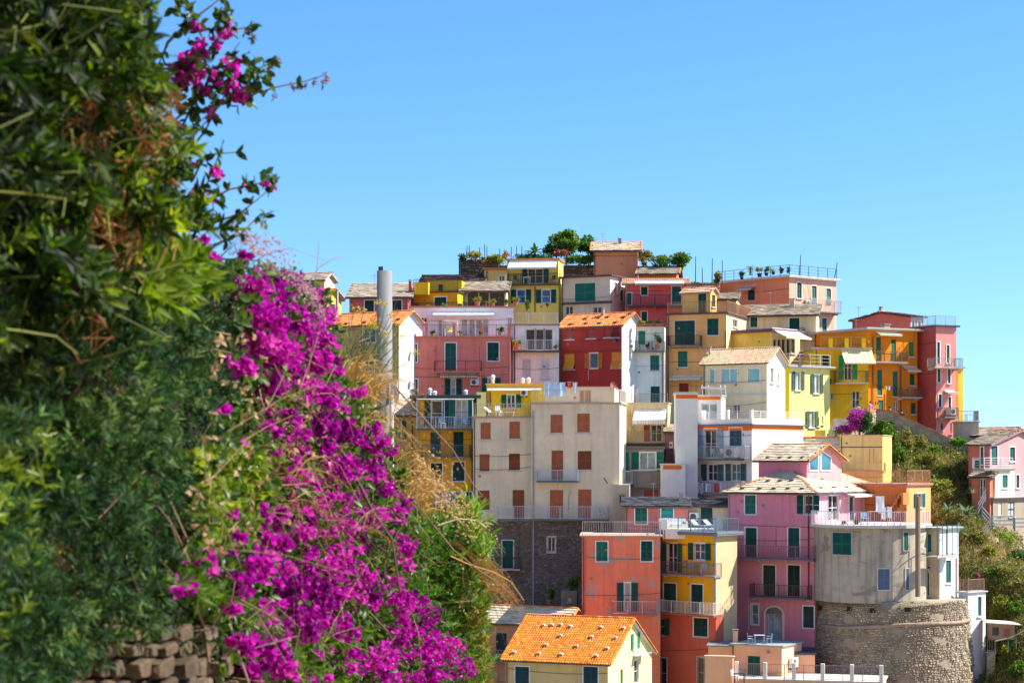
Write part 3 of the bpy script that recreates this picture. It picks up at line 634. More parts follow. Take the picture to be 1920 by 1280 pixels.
# ================================================================ terrain, sea
def zc(Y): return float(np.interp(Y, [120, 148, 160, 210, 222, 260], [-24, -20, -14, 17.5, 15, -10]))
ctrl = []
for Y in (120, 135, 148, 160, 172, 184, 196, 208, 216, 235, 260):
    for X in (-75, -50, -25, -8, 8, 20): ctrl.append((X, Y, zc(Y) - (max(0, -X - 18) * 1.3)))
for (px, py, Y) in [(1640, 800, 171), (1700, 815, 171), (1760, 842, 170.5), (1840, 865, 169.5), (1640, 900, 166), (1690, 840, 168), (1730, 880, 166), (1770, 890, 165), (1800, 860, 168.5),
                    (1690, 905, 164), (1740, 965, 160), (1790, 960, 160.5), (1805, 1000, 158), (1760, 1060, 156), (1815, 1060, 155), (1850, 1080, 153), (1900, 1060, 155), (1875, 1120, 150),
                    (1915, 1170, 147), (1905, 1300, 143), (1880, 1340, 143), (1888, 1190, 147), (1858, 1180, 150), (1860, 1290, 148.2), (1825, 1230, 149), (1825, 1300, 146), (1815, 1330, 142), (1925, 1040, 157), (1870, 1020, 159), (1990, 1060, 156), (1990, 1280, 142), (2000, 1040, 168), (1920, 1010, 168), (1880, 1000, 163),
                    (1560, 900, 168), (1560, 1150, 156), (1700, 1150, 154), (1700, 1330, 142), (1900, 1420, 136), (1600, 1400, 138),
                    (1640, 800, 176), (1740, 845, 177), (1820, 890, 180), (1900, 1000, 185), (1700, 900, 200), (1850, 1000, 200), (1700, 1300, 235), (1950, 1300, 235), (2100, 1200, 170), (2150, 1400, 142)]:
    v = P(px, py, Y); ctrl.append(tuple(v))
ctrl = np.array(ctrl)
def tps(r): return np.where(r > 0, r * r * np.log(np.maximum(r, 1e-9)), 0)
_n = len(ctrl); _K = tps(np.linalg.norm(ctrl[:, None, :2] - ctrl[None, :, :2], axis=2)) + np.eye(_n) * 2.0; _Pm = np.column_stack([np.ones(_n), ctrl[:, :2]])
_w = np.linalg.solve(np.block([[_K, _Pm], [_Pm.T, np.zeros((3, 3))]]), np.concatenate([ctrl[:, 2], [0, 0, 0]]))
def TZ(x, y):
    x = np.atleast_1d(np.asarray(x, float)); y = np.atleast_1d(np.asarray(y, float)); r = np.sqrt((x[:, None] - ctrl[None, :, 0]) ** 2 + (y[:, None] - ctrl[None, :, 1]) ** 2)
    return tps(r) @ _w[:_n] + _w[_n] + _w[_n + 1] * x + _w[_n + 2] * y
gx, gy = np.meshgrid(np.arange(-75, 66, 1.0), np.arange(118, 262, 1.0)); gz = TZ(gx.ravel(), gy.ravel()) + RS.randn(gx.size) * .18
gz = np.where(gx.ravel() > 15, gz, np.minimum(gz, 19)); ny, nx = gx.shape; V = np.stack([gx.ravel(), gy.ravel(), gz], 1)
ii = (np.arange(ny - 1)[:, None] * nx + np.arange(nx - 1)[None]).ravel(); Fq = np.stack([ii, ii + 1, ii + nx + 1, ii + nx], 1)
t = NT('hillside_ground'); n1 = t.noise(.5, 8, rough=.7); n2 = t.noise(3, 8, rough=.7)
t.base(t.mix(t.ramp(n2, [(.35, 0.), (.65, 1.)]), t.mix(t.ramp(n1, [(.4, 0.), (.6, 1.)]), (.20, .14, .08), (.30, .26, .19)), (.10, .085, .04))); t.bump(n2, 1, .3)
struct(np_obj('hillside', V, Fq, np.full(len(Fq), .5), t.m, smooth=True))
t = NT('sea_water'); t.base((.01, .05, .09)); t.b.inputs['Roughness'].default_value = .15; t.bump(t.noise(.3, 4), .4, .3)
struct(MB().wbox(-4000, 4000, -500, 7500, -46, -45).obj('sea', t.m))

p = plaster
cream, pinkw, salmon, coral = p((.74, .62, .48), .4), p((.64, .22, .19), .45), p((.70, .27, .17), .35), p((.72, .23, .15), .5, 2.2)
white, bwhite, lilac, maroon = p((.74, .73, .72), .3), p((.62, .68, .78), .3), p((.60, .24, .33), .4), p((.37, .055, .05), .45)
ochre, yellow, pyellow, peach = p((.62, .33, .06), .5), p((.90, .43, .02), .4), p((.88, .56, .19), .3), p((.74, .40, .18), .45)
orange, hotpink, redp, grey = p((.76, .25, .03), .5), p((.74, .15, .15), .35), p((.6, .07, .07), .4), p((.38, .35, .30), 1.1, 1.6, (.22, .19, .16))
palep, goldw, tan, dcoral = p((.74, .42, .34), .3), p((.90, .47, .01), .3), p((.50, .36, .16), .6), p((.52, .13, .10), .5)
rosy, brick = p((.52, .17, .17), .4), p((.62, .22, .08), .4)

# ================================================================ the houses, back rows first
# far left, half hidden by the flowers
h = House('house', 'pale pink house with a low tiled roof peeping over the flowers at the village edge', 608, 196, 25, 560, 628, 522, 720, palep, p((.78, .5, .4), .3)); h.gable(512, 'slate', SLATE); h.done()
h = House('house', 'small cream yellow house in front of the pale pink one behind the flowers', 612, 190, 30, 570, 640, 556, 720, pyellow); h.gable(543, 'clay', CLAY); h.w('R', 620, 570, 628, 590, fr=None); h.chim(632, 545, 4, 1, 2); h.done()
# red house with slate roof
h = House('house', 'dusky red house with a slate roof and white framed windows behind the grey pole', 768, 184, 4, 655, None, 556, 640, p((.50, .13, .12), .4), depth=6); h.shed(531, 'slate', SLATE, .35, 4)
for x in (684, 736): h.w('L', x, 563, x + 17, 588, 'shut', DGREEN, leaves=2)
h.chim(769, 527, 5, 1.2, 1.6, p((.45, .1, .1))); h.ant(702, 515, 1.5); h.pipe('L', 765, 560, 590, (.5, .5, .5)); h.done()
# pinkish house with dark eaves behind
h = House('house', 'dusky pink house with dark eaves behind the golden yellow terrace house', 905, 198, 3, 790, None, 527, 620, p((.50, .22, .18), .4), depth=6); h.shed(515, 'slate', ((.10, .06, .055), (.14, .08, .07), (.12, .07, .06)), .3, 4)
h.w('L', 882, 525, 896, 535, 'glass', fr=(.5, .5, .5)); h.done()
# yellow terrace house
h = House('house', 'golden yellow house with a railed roof terrace and one dark shuttered window', 858, 185, 14, 775, 874, 548, 640, p((.74, .38, .04), .4), p((.92, .58, .02), .3))
h.flat(.15, .15, paint((.12, .08, .08), .8), rail=1.15, sides='L'); h.w('L', 815, 557, 837, 582); h.done()
h2 = House('x', '', 866, 187.5, 6, 800, 874, 526, 552, goldw, root=h.root, depth=2); h2.w('L', 822, 533, 830, 548, fr=None); h2.done()
h3 = House('x', '', 803, 184.6, 6, 777, None, 529, 552, goldw, root=h.root, depth=.9); h3.done()
h.bal('L', 778, 872, 567, 583, .8, sm=(.45, .2, .18)); 
# house with dark conservatory front
h = House('house', 'cream house with a slate lean-to roof over a long dark glazed front', 948, 187, 3, 868, None, 545, 640, p((.50, .42, .30), .4), depth=5); h.shed(528, 'slate', SLATE, .4, 3.6)
h.w('L', 877, 549, 896, 575, 'glass', fr=None, frame=(.08, .03, .03), name='window'); h.w('L', 899, 549, 916, 575, 'glass', fr=None, frame=(.08, .03, .03), name='window'); h.w('L', 919, 549, 945, 575, 'glass', fr=None, frame=(.08, .03, .03), name='window'); h.done()
h = House('house', 'small yellow house with an orange roof edge under the cactus garden', 950, 200, 0, 908, None, 506, 600, p((.70, .52, .22), .4), depth=4); h.flat(.2, .2, paint((.62, .22, .08), .9)); h.w('L', 936, 517, 946, 527, 'glass'); h.pipe('L', 913, 508, 527); h.done()
# yellow tower house with loggia
h = House('house', 'tall yellow house with a railed loggia under a white awning and blue window panes', 1047, 192, 9, 951, 1056, 487, 700, pyellow, p((.86, .70, .2), .3))
h.flat(.12, .18, paint((.62, .25, .1), .9)); 
h.w('L', 990, 504, 1018, 531, 'open', pane='dark', sh=.5); 
h.awn('L', 955, 1045, 489, 501, 1.2, paint((.70, .68, .64), .7)); h.bal('L', 951, 1050, 513, 532, .55, brackets=False, sm=(.12, .10, .09)); 
for x0 in (960, 1007):
    h.w('L', x0 + 9, 543, x0 + 25, 568, 'open', pane='blue', sh=.5, leaves=1)
h.pipe('L', 1003, 537, 585); h.done()
# white house with big green door
h = House('house', 'cream house with one wide green shuttered door below the plain salmon tower', 1144, 190, 27, 1053, 1176, 518, 700, p((.62, .54, .44), .4), white)
h.flat(.28, .16, paint((.14, .07, .08), .7)); h.w('L', 1078, 531, 1116, 565, 'shut', (.004, .10, .06), fr=None); h.w('R', 1163, 538, 1169, 565); h.w('R', 1152, 530, 1158, 552, 'glass', fr=None); 
h.bal('L', 1052, 1146, 566, 567, .25, brackets=False, sm=(.14, .07, .08)); h.w('L', 1060, 574, 1074, 590, 'glass', fr=None); h.w('L', 1112, 575, 1128, 590, 'glass', fr=None); h.done()
# salmon tower
h = House('house', 'plain salmon tower house without windows standing highest against the sky', 1196, 206, 4, 1113, None, 468, 640, p((.76, .30, .18), .3)); h.gable(454, 'slate', PSLATE, .35, axis='L', fasc=(.08, .05, .05), edge=CLAY); h.chim(1162, 449, 6, 2.2, 1.3, p((.25, .2, .2))); h.ant(1130, 438, 1.5, 1.4); h.done()
h = House('house', 'low orange house with a slate roof edge just right of the salmon tower', 1268, 202, 8, 1197, 1274, 512, 600, p((.62, .2, .07), .4)); h.gable(500, 'slate', SLATE, .3, fasc=(.1, .06, .06), edge=CLAY); h.done()
# hot pink
h = House('house', 'hot pink house with a railed balcony and white framed windows behind the maroon house', 1288, 189, 3, 1172, None, 531, 760, hotpink)
h.shed(522, 'clay', PALECLAY, .35, 3, (.55, .5, .48)); h.w('L', 1202, 538, 1214, 553); h.w('L', 1260, 537, 1277, 570); h.w('L', 1176, 549, 1184, 571)
h.bal('L', 1174, 1282, 552, 573, .9, sm=(.16, .06, .08)); h.w('L', 1203, 584, 1213, 602); h.awn('L', 1190, 1282, 527, 531, 1.0, paint((.6, .55, .5), .8)); h.done()
# salmon, top right, with roof garden
h = House('house', 'salmon house with a roof garden, a plain broad flank and shuttered sunlit side', 1480, 197, 50, 1345, 1568, 520, 760, p((.68, .30, .17), .3), p((.74, .42, .32), .4))
h.flat(.35, .22, paint((.62, .58, .54), .8), rail=1.0, horiz=2); h.w('L', 1402, 541, 1415, 563, 'shut', DGREEN, fr=None)
for (x, y, yy) in ((1494, 530, 559), (1522, 536, 575), (1549, 541, 568)): h.w('R', x, y, x + 9, yy, flap=.25 if x > 1500 else 0)
h.w('R', 1541, 596, 1550, 621); h.bal('R', 1520, 1578, 562, 584, .9, rm=(.5, .45, .45)); h.ac('R', 1508, 563, 1516, 575); h.wire('R', [(1503, 525), (1512, 560)]); h.wire('R', [(1512, 522), (1520, 562)]); h.awn('L', 1390, 1418, 536, 541, .8, paint((.6, .5, .35), .8)); h.done()
# pink house, far right back
h = House('house', 'dusky pink house with a low pitched roof and chimney behind the orange house', 1706, 190, 52, 1598, 1731, 592, 780, p((.50, .18, .16), .3)); h.shed_ok = 0
h.gable(585, 'slate', ((.12, .08, .08), (.17, .11, .10), (.14, .09, .09)), .3, axis='R', fasc=(.1, .06, .07), gut=False); h.ant(1610, 575, 3, 1.6); h.w('R', 1709, 598, 1714, 616); h.w('R', 1721, 602, 1726, 618); h.chim(1652, 577, 6, 3.5, 1.2); h.done()
# cream house with broad slate roof
h = House('house', 'pale cream house with a broad slate roof below the salmon roof garden house', 1530, 184.5, 12, 1392, 1536, 589, 760, p((.66, .55, .36), .6, .35, (.45, .36, .28))); h.shed(570, 'slate', SLATE, .35, 4.2)
h.w('L', 1407, 595, 1420, 613); h.w('L', 1480, 596, 1499, 636); h.bal('L', 1462, 1508, 615, 634, .7); h.chim(1485, 562, 9, 3, 1.2); h.ant(1444, 548, 3); h.done()
# peach house
h = House('house', 'tall peach house with a railed roof terrace and a recessed green shuttered double door', 1362, 178, 20, 1251, 1408, 588, 860, peach, p((.80, .60, .38), .3))
h.flat(.15, .16, paint((.13, .08, .08), .8), rail=1.0, rm=(.35, .2, .1)); h.w('L', 1265, 601, 1303, 646, 'shut', DGREEN, fr=(.70, .62, .5)); h.bal('L', 1251, 1313, 629, 648, .7); h.w('L', 1326, 597, 1347, 628, fr=None); h.w('L', 1271, 658, 1289, 688, fr=None)
h.awn('L', 1260, 1318, 705, 709, .8, stripes((.8, .74, .6), (.35, .3, .25))); h.w('L', 1273, 718, 1291, 748, 'shut', (.28, .04, .025), fr=None); h.w('R', 1374, 599, 1383, 613, 'glass', fr=None); h.pipe('L', 1360, 620, 740); h.wire('L', [(1256, 723), (1318, 724)]); h.done()
h2 = House('x', '', 1332, 181, 35, 1279, 1344, 545, 592, p((.72, .48, .18), .3), root=h.root); h2.gable(538, 'slate', PALECLAY, .2, axis='L', gut=False, fasc=(.5, .3, .2)); h2.w('L', 1309, 550, 1324, 588, fr=None); h2.w('R', 1335, 553, 1341, 575, fr=None); h2.done()
h = House('house', 'low building with a tiled shed roof behind the railed terrace of the peach house', 1380, 183, 10, 1345, 1392, 560, 640, p((.6, .4, .25)), depth=4); h.shed(549, 'slate', SLATE, .3, 3); h.done()
# mint / white
h = House('house', 'narrow white house with a mint loggia, planters on top and green shuttered windows', 1246, 177.5, 8, 1168, 1250, 612, 860, p((.66, .74, .76), .3), white)
h.flat(.06, .14, paint((.12, .09, .08), .8)); h.w('L', 1197, 620, 1210, 646, c=(.01, .14, .10), fr=None); h.bal('L', 1176, 1246, 640, 657, .7, brackets=False)
h.w('L', 1219, 666, 1236, 694, fr=None, c=(.004, .11, .08)); h.w('L', 1220, 724, 1237, 756, fr=None, c=(.004, .11, .08)); h.bal('L', 1188, 1252, 738, 757, .5, rm=(.4, .38, .38), brackets=False, sm=(.6, .5, .35)); h.pipe('L', 1242, 660, 755); h.done()
# maroon
h = House('house', 'maroon house with an orange tiled roof, maroon shutters above and orange shutters below', 1166, 175.5, 32, 1050, 1204, 607, 860, maroon, white)
h.gable(586, 'clay', CLAY, .25)
h.w('L', 1059, 611, 1077, 636, c=(.25, .04, .04), fr=None); h.w('L', 1100, 609, 1117, 634, c=(.25, .04, .04), fr=None); h.w('L', 1133, 608, 1146, 632, c=(.25, .04, .04), fr=None); h.w('L', 1147, 608, 1161, 632, c=(.25, .04, .04), fr=None, flap=.3)
h.w('L', 1058, 663, 1077, 692, c=ORSH, fr=None, flap=.35); h.w('L', 1106, 662, 1121, 690, 'open', c=ORSH, leaves=1, bars=False); h.w('L', 1146, 660, 1165, 689, c=ORSH, fr=None, flap=.35); h.dish('L', 1155, 638, 4, .3, (.03, .03, .035)); h.wire('L', [(1103, 694), (1103, 712)], .03, (.6, .5, .5))
for x, y in ((1069, 601), (1098, 600), (1124, 600), (1156, 598), (1086, 591), (1142, 590)): pass
h.chim(1131, 580, 4, 1.6, 1.2); e0, e1, r0, r1 = h.slope
def roof_bits(h, pts, name, m, s=(.35, .22, .1), up=.06):
    """vents or stones on the front slope, at (t along, t up) of the slope"""
    e0, e1, r0, r1 = h.slope; ex = (e1 - e0).normalized(); ey = (r0 - e0).normalized(); n = ex.cross(ey)
    for a, b in pts:
        p = e0.lerp(e1, a).lerp(r0.lerp(r1, a), b) + n * up; q = p + ey * s[1]; mb = MB(); k = n * s[2]; w = ex * s[0] * random.uniform(.8, 1.1)
        i = w * .18; v0 = [p, p + w, q + w, q]; v1 = [p + k + i + ey * .02, p + w + k - i + ey * .02, q + w + k * .5 - i, q + k * .5 + i]; mb.v = v0 + v1
        for f in ((4, 5, 6, 7), (0, 1, 5, 4), (1, 2, 6, 5), (2, 3, 7, 6), (3, 0, 4, 7)): mb.f.append(f); mb.t.append(random.random())
        mb.obj(name, m, h.root, h.ro)
VENT = paint((.10, .05, .035), .9); roof_bits(h, [(.15, .16), (.38, .18), (.58, .15), (.82, .15), (.3, .55), (.62, .62), (.87, .55), (.5, .6), (.92, .8)], 'roof_vent', VENT, (.5, .3, .1)); h.done()
# white stacked terrace house
h = House('house', 'narrow white house with two railed terraces left of the maroon house', 1048, 177, 0, 962, None, 610, 860, white, depth=5)
h.flat(.1, .14, paint((.3, .27, .27), .8), rail=.95, rm=WIRON); 
h.w('L', 986, 617, 1003, 656, 'glass', leaves=1, bars=False, name='window'); h.w('L', 1004.5, 617, 1020, 656, 'glass', leaves=1, bars=False, name='window'); h.w('L', 1021.5, 617, 1036, 656, 'glass', leaves=1, bars=False, name='window')
h.bal('L', 959, 1049, 637, 657, .8, rm=WIRON, sm=(.13, .1, .1), brackets=False)
for x in (979, 1014): h.w('L', x, 673, x + 16, 709, 'shut', (.72, .73, .75), fr=None)
h.pipe('L', 965, 660, 715, (.1, .1, .1)); h.done()
# E upper white house
h = House('house', 'low white house behind a pink railed terrace with french windows and an arched window', 962, 177.5, 0, 770, None, 577, 720, p((.70, .74, .80), .3), depth=5)
h.flat(.1, .16, paint((.50, .23, .2), .8)); 
h.w('L', 822, 599, 836, 632, 'glass', pane='curtain', bars=False)
for x in (865, 879, 892, 905): h.w('L', x, 598, x + 11.5, 632, 'glass', pane='curtain', fr=None, leaves=1, bars=False, name='french_window')
h.w('L', 789, 595, 801, 604, 'glass'); h.w('L', 952, 595, 960, 615, 'glass', pane='curtain')
h.awn('L', 812, 926, 586, 590, .9, paint((.62, .64, .66), .7)); h.done()
# pink house
h = House('house', 'wide pink house with white framed green shutters and a railed terrace with pink pillars', 957, 174, 0, 746, None, 633, 860, pinkw, depth=3.4)
h.flat(.12, .16, paint((.55, .24, .22), .8), rail=.98, posts=5, par=0, sides='L', rm=(.2, .22, .3)); 
h.w('L', 762, 645, 782, 678); h.w('L', 835, 643, 855, 694); h.w('L', 914, 642, 935, 676); h.w('L', 763, 711, 783, 750); h.w('L', 846, 710, 854, 740, 'open', sh=.5, leaves=1, pane='curtain'); h.w('L', 915, 708, 927, 735, 'open', sh=.48, pane='curtain')
h.bal('L', 814, 903, 676, 696, .95, sm=(.55, .25, .23)); h.awn('L', 826, 897, 701, 705, .5, stripes((.8, .76, .68), (.3, .32, .25), .14), .12); h.ac('L', 882, 711, 898, 722); h.wire('L', [(817, 648), (817, 676)]); h.wire('L', [(864, 646), (864, 676)]); h.wire('L', [(899, 648), (899, 676)]); h.pipe('L', 956, 640, 735, (.5, .2, .2)); h.done()
# ochre tile roofed, left
h = House('house', 'tan house with an orange tiled roof and white gable behind the grey pole', 748, 172, 33, 622, 792, 604, 880, tan, white); h.gable(583, 'clay', CLAY, .25)
h.w('L', 681, 616, 704, 642, 'open', pane='dark', sh=.01, c=(.45, .4, .3)); h.w('L', 678, 677, 702, 703, 'glass'); roof_bits(h, [(.45, .15), (.9, .25), (.2, .1)], 'roof_vent', VENT, (.5, .3, .1)); h.done()
# small ochre roof at left of the terrace house
h = House('house', 'small ochre house with a slate roof left of the green awning terrace', 788, 163, 10, 700, None, 777, 1000, p((.50, .33, .12), .6), depth=5); h.shed(749, 'slate', PSLATE, .3, 3.2); h.w('L', 740, 783, 752, 822, 'glass', fr=(.4, .4, .4)); h.w('L', 752.5, 785, 762, 824, 'shut', DGREEN, fr=None, leaves=1); h.pipe('L', 773, 790, 900, (.05, .04, .03)); h.done()
# D ochre
h = House('house', 'ochre house with a glazed top floor under a dark canopy and a railed sun terrace', 889, 161, 0, 782, None, 747, 1120, ochre, depth=6)
h.flat(.55, .28, paint((.05, .09, .09), .6)); 
h.w('L', 809, 751, 829, 798, 'open', pane='dark', sh=.5, leaves=1, name='door'); h.w('L', 855, 750, 876, 798, 'open', pane='curtain', sh=.5)
h.bal('L', 781, 888, 781, 803, 1.1, rm=(.45, .55, .68), sm=(.13, .16, .17), brackets=False)
h.w('L', 807, 810, 826, 856, c=DGREEN, fr=None); h.w('L', 850, 809, 869, 856, c=DGREEN, fr=None); h.bal('L', 790, 882, 834, 857, .8, rm=(.08, .16, .16), sm=(.36, .25, .1))
h.w('L', 808, 868, 829, 901, c=DGREEN); h.w('L', 849, 866, 871, 901, c=DGREEN); h.pipe('L', 885, 760, 930, (.05, .08, .06)); h.awn('L', 815, 886, 921, 945, 1.6, stripes((.02, .06, .13), (.45, .52, .56), .22)); h.w('L', 850, 948, 880, 985, 'glass', fr=None)
m2 = MB(); 
for x in (781.5, 833, 886): q0 = h.FL.uz(x, 750, 1.1); q1 = h.FL.uz(x, 803, 1.1); m2.tube([h.FL.p(q0[0], q0[1], 1.06), h.FL.p(q1[0], q1[1], 1.06)], .035, 6)
q0 = h.FL.uz(781, 748, 1.1); q1 = h.FL.uz(889, 748, 1.1); m2.tube([h.FL.p(*q0, 1.06), h.FL.p(*q1, 1.06)], .045, 6); h.ob(m2, 'canopy_frame', paint(WIRON)); h.dish('L', 773, 735, 6, 1.0, (.12, .12, .13)); h.cowl(806, 727, 1.5); h.cowl(815, 732, 1.8, .4); h.cowl(873, 730, 1.2, .5); h.done()
# W yellow structure on top of cream
h = House('house', 'cream house with brown shutters over a rough stone base beside the ochre house', 999, 158.5, 5, 887, None, 783, 1180, cream, depth=6)
ST = stone_m(DRUBBLE, 'dark_rubble')
h.flat(.12, .14, paint((.45, .36, .3), .9), rail=1.0, rm=(.7, .62, .5)); CB = h
for (x0, y0, x1, y1) in ((901, 792, 920, 823), (955, 790, 975, 822), (899, 851, 918, 883), (954, 850, 975, 881), (896, 919, 918, 955), (961, 918, 983, 973)): h.w('L', x0, y0, x1, y1, c=BROWN, fr=None)
h.w('L', 903, 1013, 919, 1045); h.w('L', 942, 1013, 962, 1064, fr=(.55, .6, .62)); h.bal('L', 930, 975, 1045, 1066, .5, sm=(.55, .45, .42), brackets=False); h.done()
hr = House('x', '', 1162, 156.5, 9, 996, 1174, 757, 1180, cream, p((.84, .72, .55), .3), root=CB.root)
hr.flat(.1, .15, paint((.50, .42, .36), .9), rail=1.0, rm=(.75, .62, .5))
for (x0, y0, x1, y1) in ((1032, 777, 1055, 811), (1082, 775, 1106, 810), (1034, 844, 1056, 902), (1083, 845, 1109, 880), (1031, 918, 1056, 972), (1084, 917, 1109, 972)): hr.w('L', x0, y0, x1, y1, c=BROWN, fr=None)
hr.bal('L', 1006, 1084, 881, 901, .8, rm=(.5, .58, .68), sm=(.12, .18, .24), brackets=False); hr.w('L', 1027, 1006, 1041, 1034, 'glass', fr=(.66, .55, .5), frame=(.2, .1, .05)); hr.pipe('L', 1000, 770, 1140, (.35, .36, .42), .06); hr.wire('L', [(1066, 955), (1067, 925), (1071, 920)]); hr.wire('L', [(1132, 895), (1139, 906)], .03, (.15, .05, .03)); hr.done()
hr.bal('L', 933, 1139, 949, 973, .55, rm=(.62, .64, .68), sm=(.16, .19, .2), brackets=False)
for q, (a, b) in ((CB, (888, 998)), (hr, (998, 1162))):
    mb = MB(); holes = [r for r in q.hl]; z1 = q.FL.uz((a + b) / 2, 976)[1]; f = q.FL
    stones(mb, lambda u, v, w: f.p(u, v, w), -q.Ln, 0, q.zb, z1, (.10, .24), (.12, .42), .09, .02, skip=lambda u, v: any(r[0] - .12 < u < r[1] + .12 and r[2] - .1 < v < r[3] + .12 for r in holes)); m2 = MB()
    gz_ = sorted([q.zb, z1]); us = sorted({-q.Ln, 0} | {x for r in holes if r[2] < z1 for x in (r[0] - .1, r[1] + .1) if -q.Ln < x < 0})
    zs = sorted({q.zb, z1} | {x for r in holes if r[2] < z1 - 1 for x in (r[2] - .08, r[3] + .08)})
    for a_, b_ in zip(us[:-1], us[1:]):
        for c_, d_ in zip(zs[:-1], zs[1:]):
            cu, cz = (a_ + b_) / 2, (c_ + d_) / 2
            if not any(r[0] - .1 < cu < r[1] + .1 and r[2] - .08 < cz < r[3] + .08 for r in holes): m2.quad(f.p(a_, c_, .012), f.p(b_, c_, .012), f.p(b_, d_, .012), f.p(a_, d_, .012), .3)
    q.ob(m2, 'mortar', p((.17, .14, .125), .8)); q.ob(mb, 'rubble_stones', ST, kind='stuff')
# golden room on the cream house roof
h = House('house', 'golden yellow rooftop room with a green shuttered window above the cream house', 1020, 161.5, 2, 912, None, 721, 790, goldw, depth=3.5); h.flat(.08, .1, paint((.8, .45, .05), .8)); h.w('L', 951, 740, 966, 764, 'open', c=(.006, .10, .04), sh=.42); h.awn('L', 914, 1015, 727, 731, .5, paint((.8, .7, .5), .7), .05); h.ac('L', 976, 731, 990, 742); h.pipe('L', 919, 735, 760); h.cowl(924, 702, 1.); h.cowl(980, 708, 1.2); h.cowl(991, 707, 1.4); h.ant(1004, 700, 1.5, 1.2); h.done()
h2 = House('x', '', 911, 160.5, -3, 894, None, 735, 790, p((.86, .70, .3), .2), root=h.root, depth=3); h2.done()  # paler yellow than the room: its sunlight put into the colour
h = House('house', 'cream rooftop terrace wall with a brown door and clothes lines above the cream house', 1152, 161, 6, 1016, 1160, 726, 790, p((.72, .58, .4), .3), white, depth=3); h.flat(.05, .08, paint((.55, .4, .3), .8)); h.w('L', 1087, 732, 1108, 756, 'board', (.45, .2, .06), fr=None); h.dish('L', 1150, 722, 6.5, .35, (.30, .09, .08)); h.done()
# X spiral stair house
h = House('house', 'cream house with an iron spiral stair and a striped awning over its balcony', 1252, 166, 10, 1158, 1262, 757, 1000, p((.66, .52, .30), .5), p((.8, .66, .42)), depth=5)
h.flat(.06, .14, paint((.62, .52, .36), .9)); h.w('L', 1207, 796, 1219, 828, c=(.36, .09, .03), fr=None, leaves=1); h.w('L', 1221, 796, 1241, 828, 'glass', fr=(.7, .62, .42), frame=(.7, .62, .42)); h.w('L', 1242, 796, 1248, 807, c=(.30, .05, .03), fr=None, leaves=1)
h.awn('L', 1190, 1250, 768, 787, 1.5, stripes((.85, .83, .78), (.60, .57, .50), .14), .42); h.bal('L', 1163, 1250, 808, 830, 1.0, rm=(.3, .24, .22), sm=(.10, .07, .09), brackets=False)
h.done()
sp = MB(); c = h.FL.p(*h.FL.uz(1184, 815, .6), .6); 
for i in range(16):
    a0 = i * .42; z0 = c.z + .1 + i * .19; d0 = Vector((math.cos(a0), math.sin(a0), 0)); d1 = Vector((math.cos(a0 + .4), math.sin(a0 + .4), 0)); b0 = Vector((c.x, c.y, z0)); sp.tri(b0, b0 + d0 * .55, b0 + d1 * .55); sp.tri(b0 - Z * .04, b0 + d0 * .55 - Z * .04, b0 + d1 * .55 - Z * .04); sp.tube([b0 + d0 * .55, b0 + d0 * .55 + Z * .9], .012, 4); sp.tube([b0 + d0 * .55 + Z * .9, b0 + d1 * .55 + Z * 1.09], .018, 4)
sp.tube([Vector((c.x, c.y, c.z)), Vector((c.x, c.y, c.z + 3.9))], .04, 6); h.ob(sp, 'spiral_stair', paint((.5, .36, .2), .6))
h = House('house', 'grey low house with wide green shutters and a small white balcony', 1245, 161, 4, 1158, None, 842, 1050, p((.24, .22, .22), .8), depth=5); h.flat(.08, .25, paint((.16, .15, .15), .8)); h.w('L', 1163, 847, 1179, 882, c=(.004, .13, .08), fr=None, leaves=1); h.w('L', 1184, 847, 1199, 880, c=(.004, .13, .08), fr=None, leaves=1); h.w('L', 1200, 848, 1229, 880, 'glass', pane='curtain', bars=False); h.w('L', 1230, 847, 1245, 878, c=(.004, .11, .07), fr=None, leaves=1)
h.bal('L', 1156, 1186, 883, 904, .7, rm=WIRON, sm=(.6, .6, .6), brackets=False); h.w('L', 1207, 918, 1234, 936, 'board', (.18, .03, .02), fr=None); h.bal('L', 1187, 1241, 883, 911, .3, solid=p((.20, .19, .2), .9), brackets=False); h.done()
h = House('house', 'beige block with a tiny yellow window beside the corner of the cream house', 1182, 156, 3, 1150, None, 908, 1050, p((.55, .46, .34), .5), depth=4); h.w('L', 1161, 927, 1172, 942, 'glass', fr=(.5, .4, .2), frame=(.5, .4, .2), name='window'); h.pipe('L', 1180, 910, 940, (.7, .7, .7)); h.done()
h = House('house', 'narrow dark mauve house with an air conditioner in the gap beside the white block', 1270, 165, 2, 1248, None, 808, 1000, p((.30, .14, .17), .5), depth=4); h.shed(796, 'slate', SLATE, .2, 2); h.ac('L', 1255, 828, 1261, 840); h.w('L', 1263, 815, 1269, 866, 'glass', fr=None); h.done()
# U pale yellow house with terrace
h = House('house', 'lemon yellow house with grey green open shutters and a railed roof terrace', 1480, 171.5, 52, 1464, 1556, 688, 900, p((.88, .56, .06), .3), p((.90, .70, .30), .25))
h.flat(.35, .16, paint((.50, .50, .52), .8), rail=1.0, rm=(.5, .48, .46), horiz=2)
for (x, y, yy, c_) in ((1491, 697, 731, (.05, .09, .07)), (1526, 702, 737, (.05, .09, .07)), (1517, 771, 801, (.07, .14, .04))): h.w('R', x, y, x + 10, yy, 'open', c=c_, sh=.36, pane='curtain', bars=False)
h.w('R', 1531, 782, 1536, 798, 'glass', fr=None); h.w('R', 1541, 780, 1544, 795, 'glass', fr=None); h.done()
h = House('house', 'orange yellow house framed in purple trim with a glazed side opening on a terrace', 1447, 177, 42, 1362, 1500, 622, 760, p((.80, .48, .12), .25), p((.62, .52, .36), .3))
